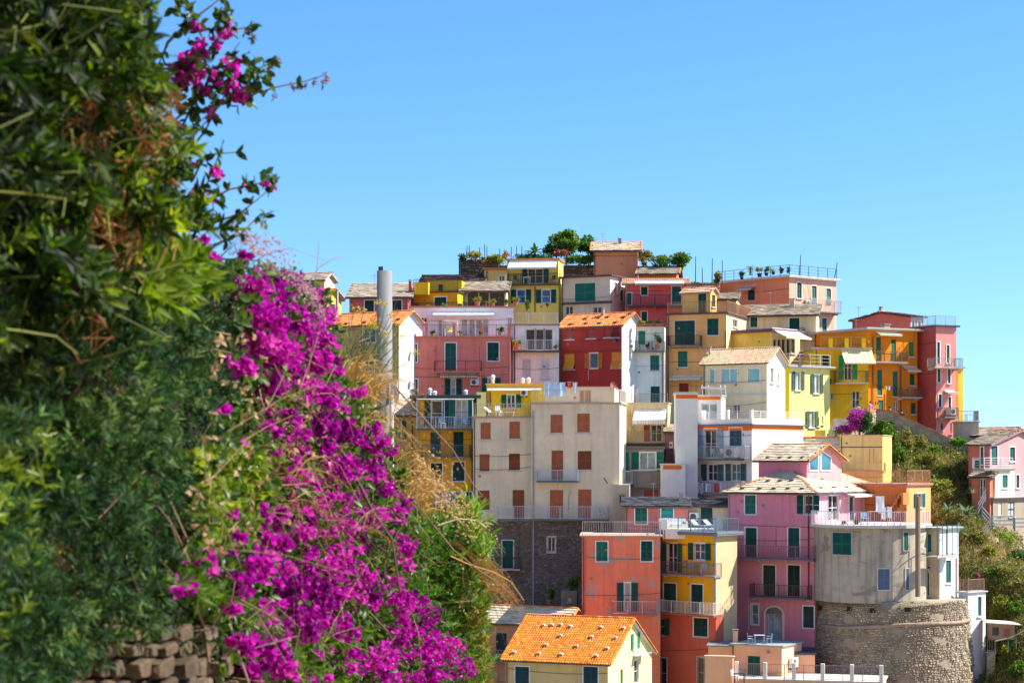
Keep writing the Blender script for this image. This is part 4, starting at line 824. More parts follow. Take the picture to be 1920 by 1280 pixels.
h.flat(.3, .3, paint((.15, .08, .13), .7)); m2 = MB(); f = h.FL; u0 = f.uz(1362, 640)[0]; f.box(m2, u0, u0 + .6, h.zb, h.zt - .01, .002, .12); h.ob(m2, 'corner_trim', paint((.15, .08, .13), .7))
for x in (1450, 1458, 1466, 1475, 1484): h.w('R', x, 636, x + 6.5, 662, 'glass', fr=None, frame=(.25, .3, .25), leaves=1, bars=False)
h.awn('R', 1446, 1494, 617, 630, 1.6, paint((.62, .52, .36), .8)); h.done()
# V cream gable
h = House('house', 'cream gabled house with a mottled tiled roof and mint green window panes', 1438, 166, 36, 1318, 1472, 676, 860, p((.74, .62, .42), .25), p((.86, .80, .70), .2))
h.gable(652, 'clay', PALECLAY, .25, fasc=(.7, .65, .6)); h.w('L', 1331, 692, 1340, 718, 'glass', pane='mint', leaves=1, bars=False); h.w('L', 1353, 691, 1382, 717, 'glass', pane='mint', leaves=2, bars=False); h.w('L', 1403, 690, 1424, 715, 'glass', pane='mint', leaves=1, bars=False); h.w('R', 1444, 690, 1450, 717, 'glass', pane='curtain', leaves=1); h.w('R', 1458, 701, 1461, 720, 'glass', leaves=1, bars=False)
h.pipe('L', 1320, 680, 745, (.1, .1, .1)); h.w('L', 1375, 759, 1387, 775, 'glass', fr=None); m2 = MB(); f = h.FL; z = f.uz(1380, 741)[1]; f.box(m2, -h.Ln, .05, z, z + .12, .002, .07); h.ob(m2, 'string_course', paint((.6, .58, .6))); h.chim(1331, 653, 4, 1.0, .7); h.ant(1395, 632, 2.5, 1.6); h.done()
# W white block
h = House('house', 'white house with orange bands, blue grey shutters and a white parapet terrace', 1410, 157.5, 40, 1274, 1506, 797, 1050, p((.72, .72, .76), .25), p((.86, .84, .78), .15))
WB = h; h.flat(.22, .12, paint((.18, .18, .24), .7), par=.42, parm=p((.74, .75, .8), .2), rail=.6, rm=(.7, .68, .66), horiz=3, posts=4, inset=.27, postm=white)
OB = paint((.80, .17, .015), .7); m2 = MB(); h.FL.box(m2, -h.Ln + .8, .02, h.zt - .42, h.zt - .02, .002, .03); h.FR.box(m2, .0, h.D, h.zt - .3, h.zt - .02, .002, .03); h.ob(m2, 'orange_band', OB)
h.w('L', 1321, 804, 1344, 858, 'open', c=GREYB, sh=.55); h.w('L', 1368, 802, 1391, 836, 'shut', c=(.03, .08, .12)); h.bal('L', 1283, 1396, 836, 860, .95, rm=(.4, .38, .4), sm=(.14, .14, .18), brackets=False)
h.w('L', 1327, 870, 1345, 901, 'open', c=(.02, .05, .07), sh=.55); h.w('L', 1372, 869, 1388, 901, 'open', c=(.02, .05, .07), sh=.5); h.bal('L', 1284, 1390, 902, 925, .95, rm=(.4, .38, .4), sm=(.2, .19, .22), brackets=False); h.ac('L', 1366, 839, 1390, 857, 1.2 - .5); h.done()
h = House('house', 'white stair block with an orange stripe and a pergola left behind the white roof terrace', 1308, 159.5, 3, 1267, None, 737, 1050, p((.74, .73, .74), .25), depth=5); h.flat(.08, .1, paint((.6, .6, .62), .7)); m2 = MB(); h.FL.box(m2, -h.Ln, 0, h.zt - .42, h.zt - .12, .002, .03); h.ob(m2, 'orange_band', OB); h.done()
h2 = House('x', '', 1352, 161, 12, 1306, 1360, 742, 800, white, root=h.root, depth=3); h2.flat(.08, .1, paint((.7, .68, .66))); m2 = MB(); h2.FL.box(m2, -h2.Ln, 0, h2.zt - .3, h2.zt - .05, .002, .03); h2.ob(m2, 'orange_band', OB); h2.w('L', 1315, 756, 1345, 788, 'glass', pane='curtain', fr=None, bars=False); h2.done()
pg = MB(); 
for x in (1318, 1330, 1353, 1361): pg.tube([P(x, 744, 159), P(x - 2, 722, 159)], .04, 5)
pg.box(P(1317, 727, 158.4), Vector((2.0, 0, -.1)), Vector((0, 1.2, 0)), Z * .12); h.ob(pg, 'pergola', paint((.8, .8, .78)))
h = House('house', 'low white projection with an orange stripe left of the white house', 1285, 158.8, 2, 1240, None, 871, 1050, p((.74, .74, .76), .25), depth=4); h.flat(.06, .09, paint((.75, .68, .6), .7)); m2 = MB(); h.FL.box(m2, -h.Ln + .15, -.3, h.zt - .36, h.zt - .05, .002, .03); h.ob(m2, 'orange_band', OB); h.done()
# pink house on coral roof
h = House('house', 'small rose house with a slate lean-to roof just above the coral house', 1290, 151.5, 3, 1172, None, 947, 1100, p((.52, .20, .19), .4), depth=4.5); h.shed(932, 'slate', ((.08, .085, .10), (.12, .125, .14), (.16, .16, .17)), .3, 3)
h.w('L', 1191, 950, 1213, 981, c=(.005, .10, .07)); h.w('L', 1240, 949, 1262, 970, 'shut', c=(.02, .22, .2)); h.chim(1277, 925, 7, 1.5, 1.2); h.ant(1225, 905, 2, 1.8); h.done()
h = House('house', 'cream wall with a dark doorway under a tattered canopy behind the sun terrace', 1366, 151.8, 3, 1288, None, 946, 1100, p((.62, .56, .44), .4), depth=4); h.shed(934, 'slate', ((.08, .085, .10), (.12, .125, .14)), .3, 3); h.w('L', 1314, 947, 1336, 985, 'shut', c=DGREEN, fr=None); h.ac('L', 1292, 960, 1310, 975); h.done()
# coral
h = House('house', 'coral red house with peeling plaster, green shutters and a triangular roof terrace', 1238, 146.5, 3, 1091, None, 1006, 1330, coral, depth=6)
CO = h; h.flat(.15, .12, paint((.55, .42, .34), .9), rail=1.0, rm=(.62, .58, .54)); h.w('L', 1118, 1015, 1139, 1051, c=(.004, .10, .07)); h.w('L', 1202, 1014, 1223, 1051, c=(.004, .10, .07)); h.w('L', 1171, 1092, 1182, 1145, 'open', sh=.5, pane='curtain', leaves=1); h.pipe('L', 1096, 1015, 1150, (.5, .15, .13)); h.w('L', 1228, 1158, 1250, 1189, 'open', sh=.45, c=DGREEN, fr=None) if 0 else None; h.done()
h = House('house', 'yellow fronted house with green doors and two balconies joined to the coral house', 1343, 145.8, 42, 1240, 1382, 1004, 1330, p((.86, .42, .02), .35), p((.56, .46, .30), .4), depth=6)
h.flat(.35, .26, paint((.17, .2, .24), .7)); YE = h
h.w('L', 1252, 1018, 1270, 1072, 'open', sh=.42, pane='dark'); h.w('L', 1302, 1018, 1322, 1049, 'open', sh=.48, pane='dark'); h.bal('L', 1235, 1340, 1054, 1077, .9, rm=(.16, .13, .13), sm=(.3, .26, .24))
h.w('L', 1244, 1093, 1268, 1147, c=DGREEN); h.w('L', 1296, 1095, 1318, 1147, c=DGREEN); h.bal('L', 1232, 1338, 1127, 1150, .95, rm=(.62, .6, .58), sm=(.36, .16, .13), brackets=False); h.pipe('L', 1341, 1005, 1240, (.25, .34, .42), .08); h.done()
CO.bal('L', 1148, 1233, 1127, 1150, .95, rm=(.55, .42, .4), sm=(.38, .14, .12), brackets=False)
h2 = House('x', '', 1342, 145.6, 42, 1180, None, 1152, 1330, p((.52, .14, .10), .5), root=YE.root, left_len=7.6, depth=1.0); h2.w('L', 1227, 1158, 1245, 1189, 'open', sh=.5, c=DGREEN, fr=None); h2.w('L', 1301, 1158, 1327, 1192, c=DGREEN); h2.w('L', 1228, 1232, 1250, 1290, 'glass', fr=(.5, .5, .55)); h2.w('L', 1308, 1232, 1330, 1290, 'glass', fr=(.5, .5, .55)); h2.wire('L', [(1225, 1219), (1260, 1219), (1300, 1218), (1330, 1215)]); h2.done()
# terrace walls/pillars above coral
h = House('house', 'low white terrace wall with square pillars between the coral and the rose pink house', 1345, 147.6, 3, 1243, None, 992, 1010, p((.74, .72, .68), .2), depth=3.5, bot=(HY - 1010) * 147.6 / F); m2 = MB()
for x in (1243, 1346): f = h.FL; u, z = f.uz(x, 972); f.box(m2, u - .3, u + .3, h.zt, z, -.4, .05)
h.ob(m2, 'pillar', white); h.done()
YE.ob(railing_mb([YE.h(-YE.Ln + .6, -.2, YE.zt + .26), YE.h(0.1, -.2, YE.zt + .26), YE.h(.1, YE.D, YE.zt + .26)], 1.0), 'railing', paint((.1, .16, .2)))
# Y lilac pink house
h = House('house', 'tall rose pink house with a stone slab roof beside the round tower', 1527, 147.5, 33, 1365, 1662, 922, 1340, lilac, p((.68, .33, .40), .3)); LP = h
h.hip(880, 'slate', PSLATE, .35); 
h.w('L', 1397, 928, 1417, 963); h.w('L', 1527 - 12 - 10 + 10, 927, 1545 - 12 - 8, 962, 'shut') if 0 else h.w('L', 1508, 928, 1524, 963, 'open', sh=.5, pane='dark', leaves=1)
for x in (1398, 1478): h.w('L', x, 989, x + 21, 1044)
h.bal('L', 1366, 1524, 1023, 1047, .95, rm=(.28, .12, .16), sm=(.16, .18, .22)); 
for x in (1431, 1477): h.w('L', x, 1059, x + 23, 1117, c=(.012, .03, .025), fr=(.70, .66, .58))
h.bal('L', 1405, 1514, 1096, 1119, .85, rm=(.12, .05, .06), sm=(.12, .14, .17)); h.w('L', 1409, 1132, 1422, 1170, 'glass', pane='curtain', leaves=1); h.w('L', 1506, 1136, 1526, 1176, 'shut', c=(.012, .03, .025), leaves=2)
h.w('L', 1439, 1150, 1464, 1202, 'glass', fr=None, pane='curtain', frame=(.35, .5, .62), name='door', leaves=2); f = h.FL; u, z = f.uz(1451.5, 1150); R_ = .78; ar = MB()
pts = [f.p(u - R_, z - 2.1, .04), f.p(u - R_, z, .04)] + [f.p(u - R_ * math.cos(q), z + R_ * .75 * math.sin(q), .04) for q in [math.pi * i / 10 for i in range(1, 10)]] + [f.p(u + R_, z, .04), f.p(u + R_, z - 2.1, .04)]
for a_, b_ in zip(pts[:-1], pts[1:]): ar.tube([a_, b_], .085, 5)
h.ob(ar, 'arch_surround', paint((.72, .64, .5), .8)); ar = MB(); st_ = [f.p(u - (R_ - .08) * math.cos(q), z + (R_ - .08) * .75 * math.sin(q), .03) for q in [math.pi * i / 10 for i in range(11)]]; ar.poly(st_); h.ob(ar, 'fanlight', ST)
h.pipe('L', 1516, 925, 1120, (.08, .04, .06)); h.pipe('L', 1404, 1133, 1180, (.7, .7, .75), .03)
h.w('R', 1553, 928, 1572, 975, 'open', sh=.01, c=(.01, .08, .12), name='door'); h.w('R', 1592, 930, 1600, 975, c=(.01, .08, .12), name='door'); h.w('R', 1620, 930, 1630, 955, c=(.01, .08, .12))
h.awn('R', 1580, 1625, 922, 928, 1.0, paint((.8, .76, .7), .8)); h.wire('L', [(1455, 988), (1455, 1022)]); h.done()
def slope_bits(h, poly, pts, name, m, s):
    ex = (poly[1] - poly[0]).normalized(); top = poly[2] if len(poly) == 3 else None
    for a, b in pts:
        lo = poly[0].lerp(poly[1], a); hi = (poly[3].lerp(poly[2], a) if top is None else top); q = lo.lerp(hi, b); n = ex.cross(hi - lo).normalized(); n = n if n.z > 0 else -n
        ey = n.cross(ex); ey = ey if ey.z > 0 else -ey; p_ = q + n * .07; q_ = p_ + ey * s[1]; w = ex * s[0]; k = n * s[2]; mb = MB(); mb.v = [p_, p_ + w, q_ + w, q_, p_ + k + w * .1, p_ + w * .9 + k, q_ + w * .9 + k * .3, q_ + w * .1 + k * .3]
        for f in ((4, 5, 6, 7), (0, 1, 5, 4), (1, 2, 6, 5), (2, 3, 7, 6), (3, 0, 4, 7)): mb.f.append(f); mb.t.append(.5)
        mb.obj(name, m, h.root, h.ro)
VENT2 = paint((.16, .10, .07), .9)
slope_bits(h, h.pol[0], [(.12, .12), (.33, .12), (.5, .13), (.67, .14), (.84, .14), (.25, .45), (.48, .46), (.7, .48)], 'roof_vent', VENT2, (.36, .25, .14))
slope_bits(h, h.pol[1], [(.1, .15), (.28, .15), (.46, .15), (.64, .15), (.85, .12), (.3, .5), (.5, .5)], 'roof_vent', VENT2, (.36, .25, .14))
h2 = House('x', '', 1513, 151, 42, 1422, 1578, 860, 915, lilac, p((.70, .34, .36), .3), root=h.root); h2.gable(833, 'slate', PSLATE, .35, fasc=(.45, .2, .18), edge=CLAY); roof_bits(h2, [(.2, .12), (.42, .12), (.6, .12), (.82, .12)], 'roof_vent', VENT2, (.36, .25, .14))
f = h2.FR; gm = MB(); gf = MB()
for (x0, x1, y0l, y0r) in ((1516, 1533, 854, 846), (1538, 1557, 843, 856)):
    ua, zl = f.uz(x0, y0l); ub, zr_ = f.uz(x1, y0r); zb_ = f.uz((x0 + x1) / 2, 882)[1]; P4 = [f.p(ua, zb_, .03), f.p(ub, zb_, .03), f.p(ub, zr_, .03), f.p(ua, zl, .03)]; gm.poly(P4)
    for i in range(4): gf.tube([P4[i], P4[(i + 1) % 4]], .06, 4)
o = h2.ob(gf, 'gable_window', paint(WHITE)); h2.ob(gm, 'pane', glass('sky'), o); h2.done()
# small buildings bottom
h = House('house', 'peach outbuilding with a flat grey roof and a green shuttered door', 1466, 141, 30, 1372, 1503, 1213, 1345, p((.70, .38, .25), .3), p((.74, .46, .34), .25)); h.flat(.12, .12, paint((.30, .34, .34), .8)); h.w('L', 1402, 1229, 1425, 1290, fr=None, c=(.006, .08, .04), name='door'); h.lamp('L', 1441, 1222); h.ac('R', 1478, 1232, 1489, 1250); h.done()
h = House('house', 'low peach wall block with a sloping top left of the peach outbuilding', 1374, 143, 8, 1328, None, 1212, 1345, p((.66, .36, .22), .3), depth=4); h.flat(.1, .12, paint((.25, .27, .28), .8)); h.chim(1379, 1182, 9, .8, 1.5, p((.7, .42, .3))); h.done()
h = House('house', 'low peach shed with a dark flat roof at the foot of the round tower', 1528, 143, 6, 1484, None, 1227, 1345, p((.68, .36, .24), .3), depth=4); h.flat(.1, .18, paint((.07, .08, .10), .7)); h.done()
h = House('house', 'narrow peach garden wall with a pale sloping coping below the yellow fronted house', 1374, 139.5, 14, 1322, None, 1232, 1345, p((.72, .42, .30), .3), depth=.4); h.flat(.06, .1, paint((.62, .5, .42))); h.done()
# B slate roof left bottom
h = House('house', 'salmon house with a pale slate roof partly hidden behind the orange tiled house', 1060, 145, 28, 850, 1092, 1168, 1380, p((.55, .26, .18), .5)); h.gable(1140, 'slate', PSLATE, .3, fasc=(.2, .12, .1), edge=CLAY); h.w('L', 930, 1186, 950, 1225, 'shut', c=DGREEN, fr=None); h.bal('L', 905, 962, 1218, 1238, .8, rm=(.4, .2, .16)); h.chim(993, 1140, 8, 1.6, .7, p((.4, .2, .14))); h.done()
# A orange tile gable
h = House('house', 'pale yellow gabled house with a bright orange tiled roof dotted with white stones', 1140, 134, 24, 948, 1222, 1240, 1400, p((.62, .50, .26), .4), p((.80, .70, .38), .3)); h.gable(1159, 'clay', ORANGE_CLAY, .28, fasc=(.6, .6, .62), tw=.19, tl=.27)
h.w('L', 966, 1249, 992, 1300, c=(.02, .06, .08)); h.w('L', 1094, 1249, 1121, 1300, c=(.02, .06, .08)); h.w('R', 1187, 1186, 1194, 1216, 'open', sh=.36, c=(.006, .12, .06), pane='curtain', leaves=1); h.w('R', 1188, 1236, 1197, 1280, 'glass', leaves=1); h.awn('R', 1186, 1204, 1226, 1229, .7, paint((.6, .62, .66), .6), .02); h.w('R', 1163, 1254, 1168, 1290, leaves=1, fr=None)
roof_bits(h, [(.07, .13), (.30, .13), (.5, .13), (.82, .13), (.32, .32), (.60, .32), (.88, .3), (.4, .53), (.69, .53), (.91, .53), (.2, .74), (.45, .74), (.73, .74), (.93, .74), (.27, .76), (.35, .77)], 'roof_stone', stone_m(((.42, .38, .33), (.6, .56, .5)), 'pale_stone'), (.34, .26, .16)); h.chim(1240, 1175, 7, 3.2, 1, p((.6, .3, .2))) if 0 else None; h.done()
# right: behind the lilac house
h = House('house', 'ochre yellow retaining house with a curved wall and a small balcony below the bougainvillea', 1655, 160.5, 20, 1575, 1672, 817, 1050, p((.76, .56, .26), .5), p((.85, .6, .2))); f = h.FL
h.bal('L', 1583, 1658, 867, 884, .9, rm=(.6, .45, .2), sm=(.62, .3, .26), brackets=False); h.wire('L', [(1575, 838), (1655, 838)], .03); h.wire('L', [(1638, 840), (1638, 868)]); h.wire('L', [(1630, 840), (1630, 868)]); h.flat(.05, .1, paint((.6, .45, .25), .9)); h.done()
h = House('house', 'low house with a small orange rimmed roof behind the gable of the rose pink house', 1600, 163, 35, 1505, 1612, 838, 1000, p((.72, .58, .34), .3)); h.gable(820, 'slate', PSLATE, .25, edge=CLAY, fasc=(.5, .3, .2)); h.done()
h = House('house', 'small golden shed at the foot of the lemon yellow house', 1548, 166, 10, 1528, None, 806, 900, p((.8, .55, .12)), depth=2); h.w('L', 1541, 812, 1546, 822, 'glass', fr=None); h.done()
h = House('house', 'orange block with an outside stair and a railed terrace right of the slab roof', 1700, 153, 40, 1588, 1745, 910, 1060, brick, p((.76, .36, .18), .3))
h.flat(.15, .16, paint((.5, .24, .2), .8), rail=1.0, rm=(.45, .2, .1)); h.w('R', 1719, 925, 1728, 950, 'open', sh=.4, c=(.008, .12, .12)); stp = MB(); f = h.FL
for i in range(9): u, z = f.uz(1668 + i * 3.6, 968 - i * 5.6); f.box(stp, u, u + .35, z - .9, z, .0, .9)
h.ob(stp, 'outside_stair', brick); h.done()
# ---------------- orange row on the right
h = House('house', 'golden yellow house with open green shutters, a striped awning and a street lantern', 1628, 176, -3, 1528, None, 655, 900, yellow, p((.86, .56, .02), .2), depth=5); h.FL = h.FL
h.flat(.3, .16, paint((.45, .43, .42), .8)); h.w('L', 1542, 666, 1554, 705, fr=None, c=DGREEN); h.w('L', 1583, 666, 1597, 712, 'open', c=(.005, .22, .06), sh=.45, fr=None); h.bal('L', 1567, 1629, 695, 717, .9, rm=(.2, .14, .06), sm=(.55, .53, .5), brackets=False)
h.w('L', 1598, 733, 1612, 765, 'glass', fr=None, name='door'); h.w('L', 1552, 737, 1563, 749, 'glass', fr=None); h.awn('L', 1577, 1634, 655, 680, 1.7, stripes((.85, .80, .62), (.82, .68, .18), .34), .14)
f = h.FL; u, z = f.uz(1556, 715, .25); lm = MB(); c_ = f.p(u, z, .3); lm.lathe(c_, [(.0, .28), (.05, .25), (.2, .12), (.17, .1), (.12, -.2), (.02, -.28)], 6); lm.tube([f.p(u, z - .5, .02), f.p(u, z - .62, .25), f.p(u, z - .28, .3)], .02, 5); h.ob(lm, 'street_lantern', paint((.02, .02, .03), .4)); 
h2 = House('x', '', 1630, 175.4, -4, 1534, None, 634, 652, p((.86, .55, .01), .2), root=h.root, depth=.3); m3 = MB()
for x in (1558, 1588, 1620): f = h2.FL; u, z = f.uz(x, 634); f.box(m3, u - .16, u + .16, h.zt + .16, z, -.35, -.02)
h.ob(m3, 'pillar', goldw); h.ob(railing_mb([f.p(f.uz(1540, 640)[0], h.zt + .17, -.2), f.p(f.uz(1625, 640)[0], h.zt + .17, -.2)], .9), 'railing', paint((.5, .25, .06))); h.done()
h = House('house', 'orange house with green shutters, balconies and a shaded plain flank above the path', 1628, 177, 62, 1528, 1720, 618, 900, p((.80, .26, .02), .35), p((.78, .25, .03), .5)); OR = h
h.flat(.45, .2, paint((.5, .46, .42), .8)); 
for (x, y, yy, nm) in ((1643, 632, 677, None), (1671, 636, 679, None), (1704, 641, 668, None), (1645, 693, 741, None), (1674, 696, 743, None), (1706, 701, 722, None), (1647, 750, 769, None), (1708, 755, 776, None)): h.w('R', x, y, x + 9, yy, 'shut', c=(.02, .16, .07) if y < 690 else (.006, .12, .08), fr=None)
h.bal('R', 1638, 1702, 659, 678, 1.0, rm=(.2, .12, .06), sm=(.42, .38, .34)); h.bal('R', 1693, 1730, 728, 744, 1.0, rm=(.2, .12, .08), sm=(.45, .42, .4)); h.awn('R', 1641, 1682, 622, 626, .7, paint((.6, .52, .4), .8)); h.awn('R', 1693, 1718, 687, 694, .7, paint((.75, .55, .3), .8)); h.pipe('R', 1637, 630, 770, (.3, .1, .03)); h.pipe('R', 1689, 685, 770, (.3, .06, .03), .07); h.w('R', 1676, 752, 1684, 772, 'glass', fr=None, name='door'); h.wire('R', [(1644, 723), (1660, 727), (1676, 724)]); h.chim(1660, 610, 12, 2.5, .5); h.ant(1605, 598, 1.5, 1.6); h.ant(1560, 604, 2.0, 1.6); h.done()
h = House('house', 'narrow crimson house with white framed windows and propped green shutters', 1716, 183, 58, 1700, 1744, 646, 900, redp, p((.62, .09, .11), .3)); h.flat(.3, .15, paint((.3, .25, .22), .9)); h.w('R', 1718, 655, 1723, 679, c=(.01, .2, .16), flap=.5); h.w('R', 1733, 657, 1737, 671, 'glass'); h.w('R', 1735, 695, 1740, 717, c=(.01, .2, .16), flap=.4); h.w('R', 1729, 752, 1734, 763, c=(.01, .22, .16), fr=None); h.done()
h = House('house', 'tall dusky rose house with a corner balcony at the end of the orange row', 1755, 178, 66, 1712, 1793, 612, 900, p((.46, .11, .11), .4), p((.68, .28, .26), .3)); h.flat(.25, .16, paint((.10, .14, .16), .7), rail=.8, rm=(.3, .4, .42))
h.bal('R', 1753, 1806, 671, 688, 1.2, rm=(.25, .3, .28), sm=(.5, .46, .44))
for (x, y, yy) in ((1757, 641, 681), (1775, 647, 680), (1758, 689, 716), (1777, 692, 718), (1760, 739, 763), (1778, 744, 768)): h.w('R', x, y, x + 5, yy, c=(.01, .10, .12))
h.w('R', 1764, 793, 1768, 806, fr=None); h.w('R', 1781, 793, 1785, 812, 'glass', fr=None); h.bal('R', 1772, 1798, 764, 781, 1.1, rm=(.2, .12, .1), sm=(.35, .3, .28)); h.ac('R', 1773, 765, 1783, 778, .8); h.awn('R', 1770, 1788, 732, 735, .6, paint((.6, .45, .42))); h.pipe('R', 1754, 640, 800, (.2, .06, .06)); h.done()
h = House('house', 'slim yellow house end showing past the dusky rose house', 1796, 182, 70, 1790, 1806, 690, 900, p((.8, .55, .08)), p((.82, .55, .1))); h.flat(.15, .1); h.done()
h = House('house', 'grey terrace platform with railings jutting out over the sea side', 1835, 172.6, 5, 1796, None, 792, 870, p((.45, .40, .34), .5), depth=3); h.flat(.1, .12, paint((.42, .4, .36)), rail=.9, rm=(.3, .32, .33)); h.done()
# rightmost houses
h = House('house', 'pink house with a slate roof and a balcony of white boards at the right edge', 1856, 163, 42, 1816, 1965, 832, 1080, p((.46, .17, .17), .6), p((.58, .30, .33), .5), depth=7)  # left wall duller, right wall paler: shade and sun put into the colours
h.gable(806, 'slate', SLATE, .3, axis='L', fasc=(.3, .2, .2)); h.w('R', 1858, 836, 1870, 872, name='door'); h.w('R', 1893, 838, 1903, 864); h.w('R', 1905, 890, 1911, 914); h.w('L', 1828, 862, 1837, 882); h.w('L', 1839, 838, 1844, 870)
h.bal('R', 1846, 1900, 858, 878, 1.1, rm=(.66, .68, .72), sm=(.3, .28, .28), horiz=3); h.bal('R', 1900, 1945, 915, 935, .8, rm=(.5, .52, .56), horiz=3); h.done()
h = House('house', 'stone built undercroft with arched openings below the pink house at the right edge', 1862, 161.5, 42, 1840, 1965, 934, 1080, p((.34, .28, .22), .8), depth=4); h.flat(.3, .12, paint((.5, .45, .4))); h.w('R', 1872, 942, 1878, 965, 'glass', fr=None); h.w('R', 1891, 940, 1902, 968, c=(.02, .08, .2), fr=None); h.done()
h = House('house', 'mauve house with a dark sloping roof at the right edge beyond the pink one', 1880, 171, 40, 1812, 1975, 815, 1080, p((.50, .17, .17), .3), p((.62, .50, .66), .3), depth=7); h.shed(800, 'slate', SLATE, .3, 3); h.w('R', 1908, 842, 1915, 864); h.done()

h = House('house', 'cream bay with green shutters in front of the pink house at the right edge', 1866, 161.9, 42, 1860, 1902, 880, 1080, p((.74, .66, .52), .3), p((.78, .72, .60), .3)); h.flat(.1, .1, paint((.4, .36, .33))); h.w('R', 1879, 890, 1889, 914); h.done()
h = House('house', 'small brick pink lean-to with a slate roof left of the cream bay', 1856, 161.2, 30, 1822, None, 892, 1080, p((.44, .17, .13), .6), depth=3); h.shed(880, 'slate', SLATE, .3, 2.4); h.w('L', 1837, 897, 1848, 930, 'glass', fr=None); h.done()
# ================================================================ round tower
tw_c = Vector(P(1632, HY, 147.5)); bc = Vector(P(1672, HY, 148.5)); root = thing('round_tower', 'round grey plastered tower on a flared rubble stone base', 'tower', (tw_c.x, tw_c.y, -19))
zt_, zm_, zs_, zl_ = -(990 - 860) * 143.5 / F, -(1146 - 860) * 143.5 / F, -(1172 - 860) * 143.2 / F, -20
RU, RM, RL = 4.22, 5.6, 6.35
def drum(prof, name, m, sm=True, c=None):
    c = c or tw_c; mb = MB(); mb.lathe(Vector((c.x, c.y, 0)), prof, 96); return mb.obj(name, m, root, smooth=sm)
drum([(RU, zt_), (RU, zm_ + .6)], 'drum_wall', grey)
def cone_r(z): return RM + (RL - RM) * min(1, max(0, (zm_ - z) / (zm_ - zl_)))
zc_ = zm_ + .75
drum([(0, zc_), (cone_r(zm_) - .1, zc_), (cone_r(zm_), zm_), (cone_r(zs_), zs_), (cone_r(zl_), zl_)], 'base_wall', p((.30, .26, .20), .8), c=bc)
drum([(RU + .05, zt_), (RU + .3, zt_), (RU + .3, zt_ + .22), (0, zt_ + .23)], 'terrace_slab', paint((.55, .52, .5), .9), False)
mb = MB()
for q in range(60):
    a0, a1 = 2 * math.pi * q / 60, 2 * math.pi * (q + 1) / 60; r = cone_r(zs_) + .05; g_ = lambda a: Vector((bc.x + r * math.cos(a), bc.y + r * math.sin(a), zs_ + .10 * math.sin(a * 3) + .25 * math.cos(a)))
    mb.tube([g_(a0), g_(a1)], .16, 7, cap=False)
mb.obj('string_course', stone_m(((.35, .26, .19), (.45, .34, .26)), 'course_stone'), root, smooth=True)
mb = MB(); LIT = stone_m(RUBBLE, 'rubble')
def tmap(u, v, w): a = u / 5.5; r = cone_r(v) + w; return Vector((bc.x + r * math.cos(a), bc.y + r * math.sin(a), v))
stones(mb, tmap, math.pi * .95 * 5.5, 2.1 * math.pi * 5.5, zl_ + 1.5, zc_, (.09, .22), (.10, .32), .14, .02, skip=lambda u, v: (math.sin(u * 1.3 + v * 2) * math.sin(v * 1.7 - u * .6) > .7)); mb.obj('rubble_stones', LIT, root, kind='stuff')
mb = MB(); 
for px, y in ((1552, 1146), (1594, 1142), (1632, 1143), (1693, 1140)): a = math.acos(max(-1, min(1, ((px - CX) / F * 144.5 - bc.x) / 5.6))); rr = 5.68; c_ = Vector((bc.x + rr * math.cos(a), bc.y - rr * math.sin(a), (HY - y) * 143.8 / F)); mb = MB(); mb.wbox(c_.x - .2, c_.x + .2, c_.y - .05, c_.y + .3, c_.z - .15, c_.z + .15); mb.obj('wall_slot', paint((.03, .025, .02), .9), root)
def tower_win(px, y0, y1, wpx, c, dz=0, name='window', fr=None):
    best = None
    for i in range(1000):
        a = math.pi + math.pi * i / 1000; pt = Vector((tw_c.x + RU * math.cos(a), tw_c.y + RU * math.sin(a), 0)); x = pt.x / pt.y * F + CX
        if best is None or abs(x - px) < best[0]: best = (abs(x - px), a, pt)
    a, pt = best[1], best[2]; N = Vector((math.cos(a), math.sin(a), 0)); U = Vector((-N.y, N.x, 0)); fc = Face(Vector((pt.x, pt.y, 0)), U, N); Y = pt.y; z0, z1 = (HY - y1) * Y / F, (HY - y0) * Y / F; hw = wpx * Y / F / 2 / max(.35, abs(U.x))
    mb = MB(); b = .07; sag = RU - math.sqrt(RU * RU - hw * hw); fc.box(mb, -hw - b, hw + b, z1, z1 + b, -sag - .05, .05); fc.box(mb, -hw - b, hw + b, z0 - b, z0, -sag - .05, .09); fc.box(mb, -hw - b, -hw, z0, z1, -sag - .05, .05); fc.box(mb, hw, hw + b, z0, z1, -sag - .05, .05)
    o = mb.obj(name, paint(fr or (.42, .38, .34), .9), root)
    for i in range(2): u0 = -hw + i * hw + .01; shutter_mb(fc, u0, u0 + hw - .02, z0, z1, .0, .035).obj('shutter', paint(c, .5), root, o)
tower_win(1579, 998, 1039, 31, (.004, .09, .07)); tower_win(1657, 1066, 1105, 22, (.10, .15, .24), fr=(.55, .52, .5)); tower_win(1698, 998, 1031, 9, (.01, .12, .10)); tower_win(1701, 1066, 1105, 7, (.10, .17, .26), fr=(.55, .5, .4))
pts = [Vector((tw_c.x + (RU + .2) * math.cos(a), tw_c.y + (RU + .2) * math.sin(a), zt_ + .23)) for a in np.linspace(math.pi * .97, math.pi * 1.85, 26)]
railing_mb(pts, .98, sp=.16, post=99).obj('railing', paint((.62, .55, .6)), root)
root2 = House('house', 'grey rendered annex with green shutters and an iron framed balcony right of the round tower', 1762, 145.6, 38, 1722, 1797, 992, 1160, p((.50, .44, .36), .7), p((.62, .68, .76), .3), depth=4); h = root2
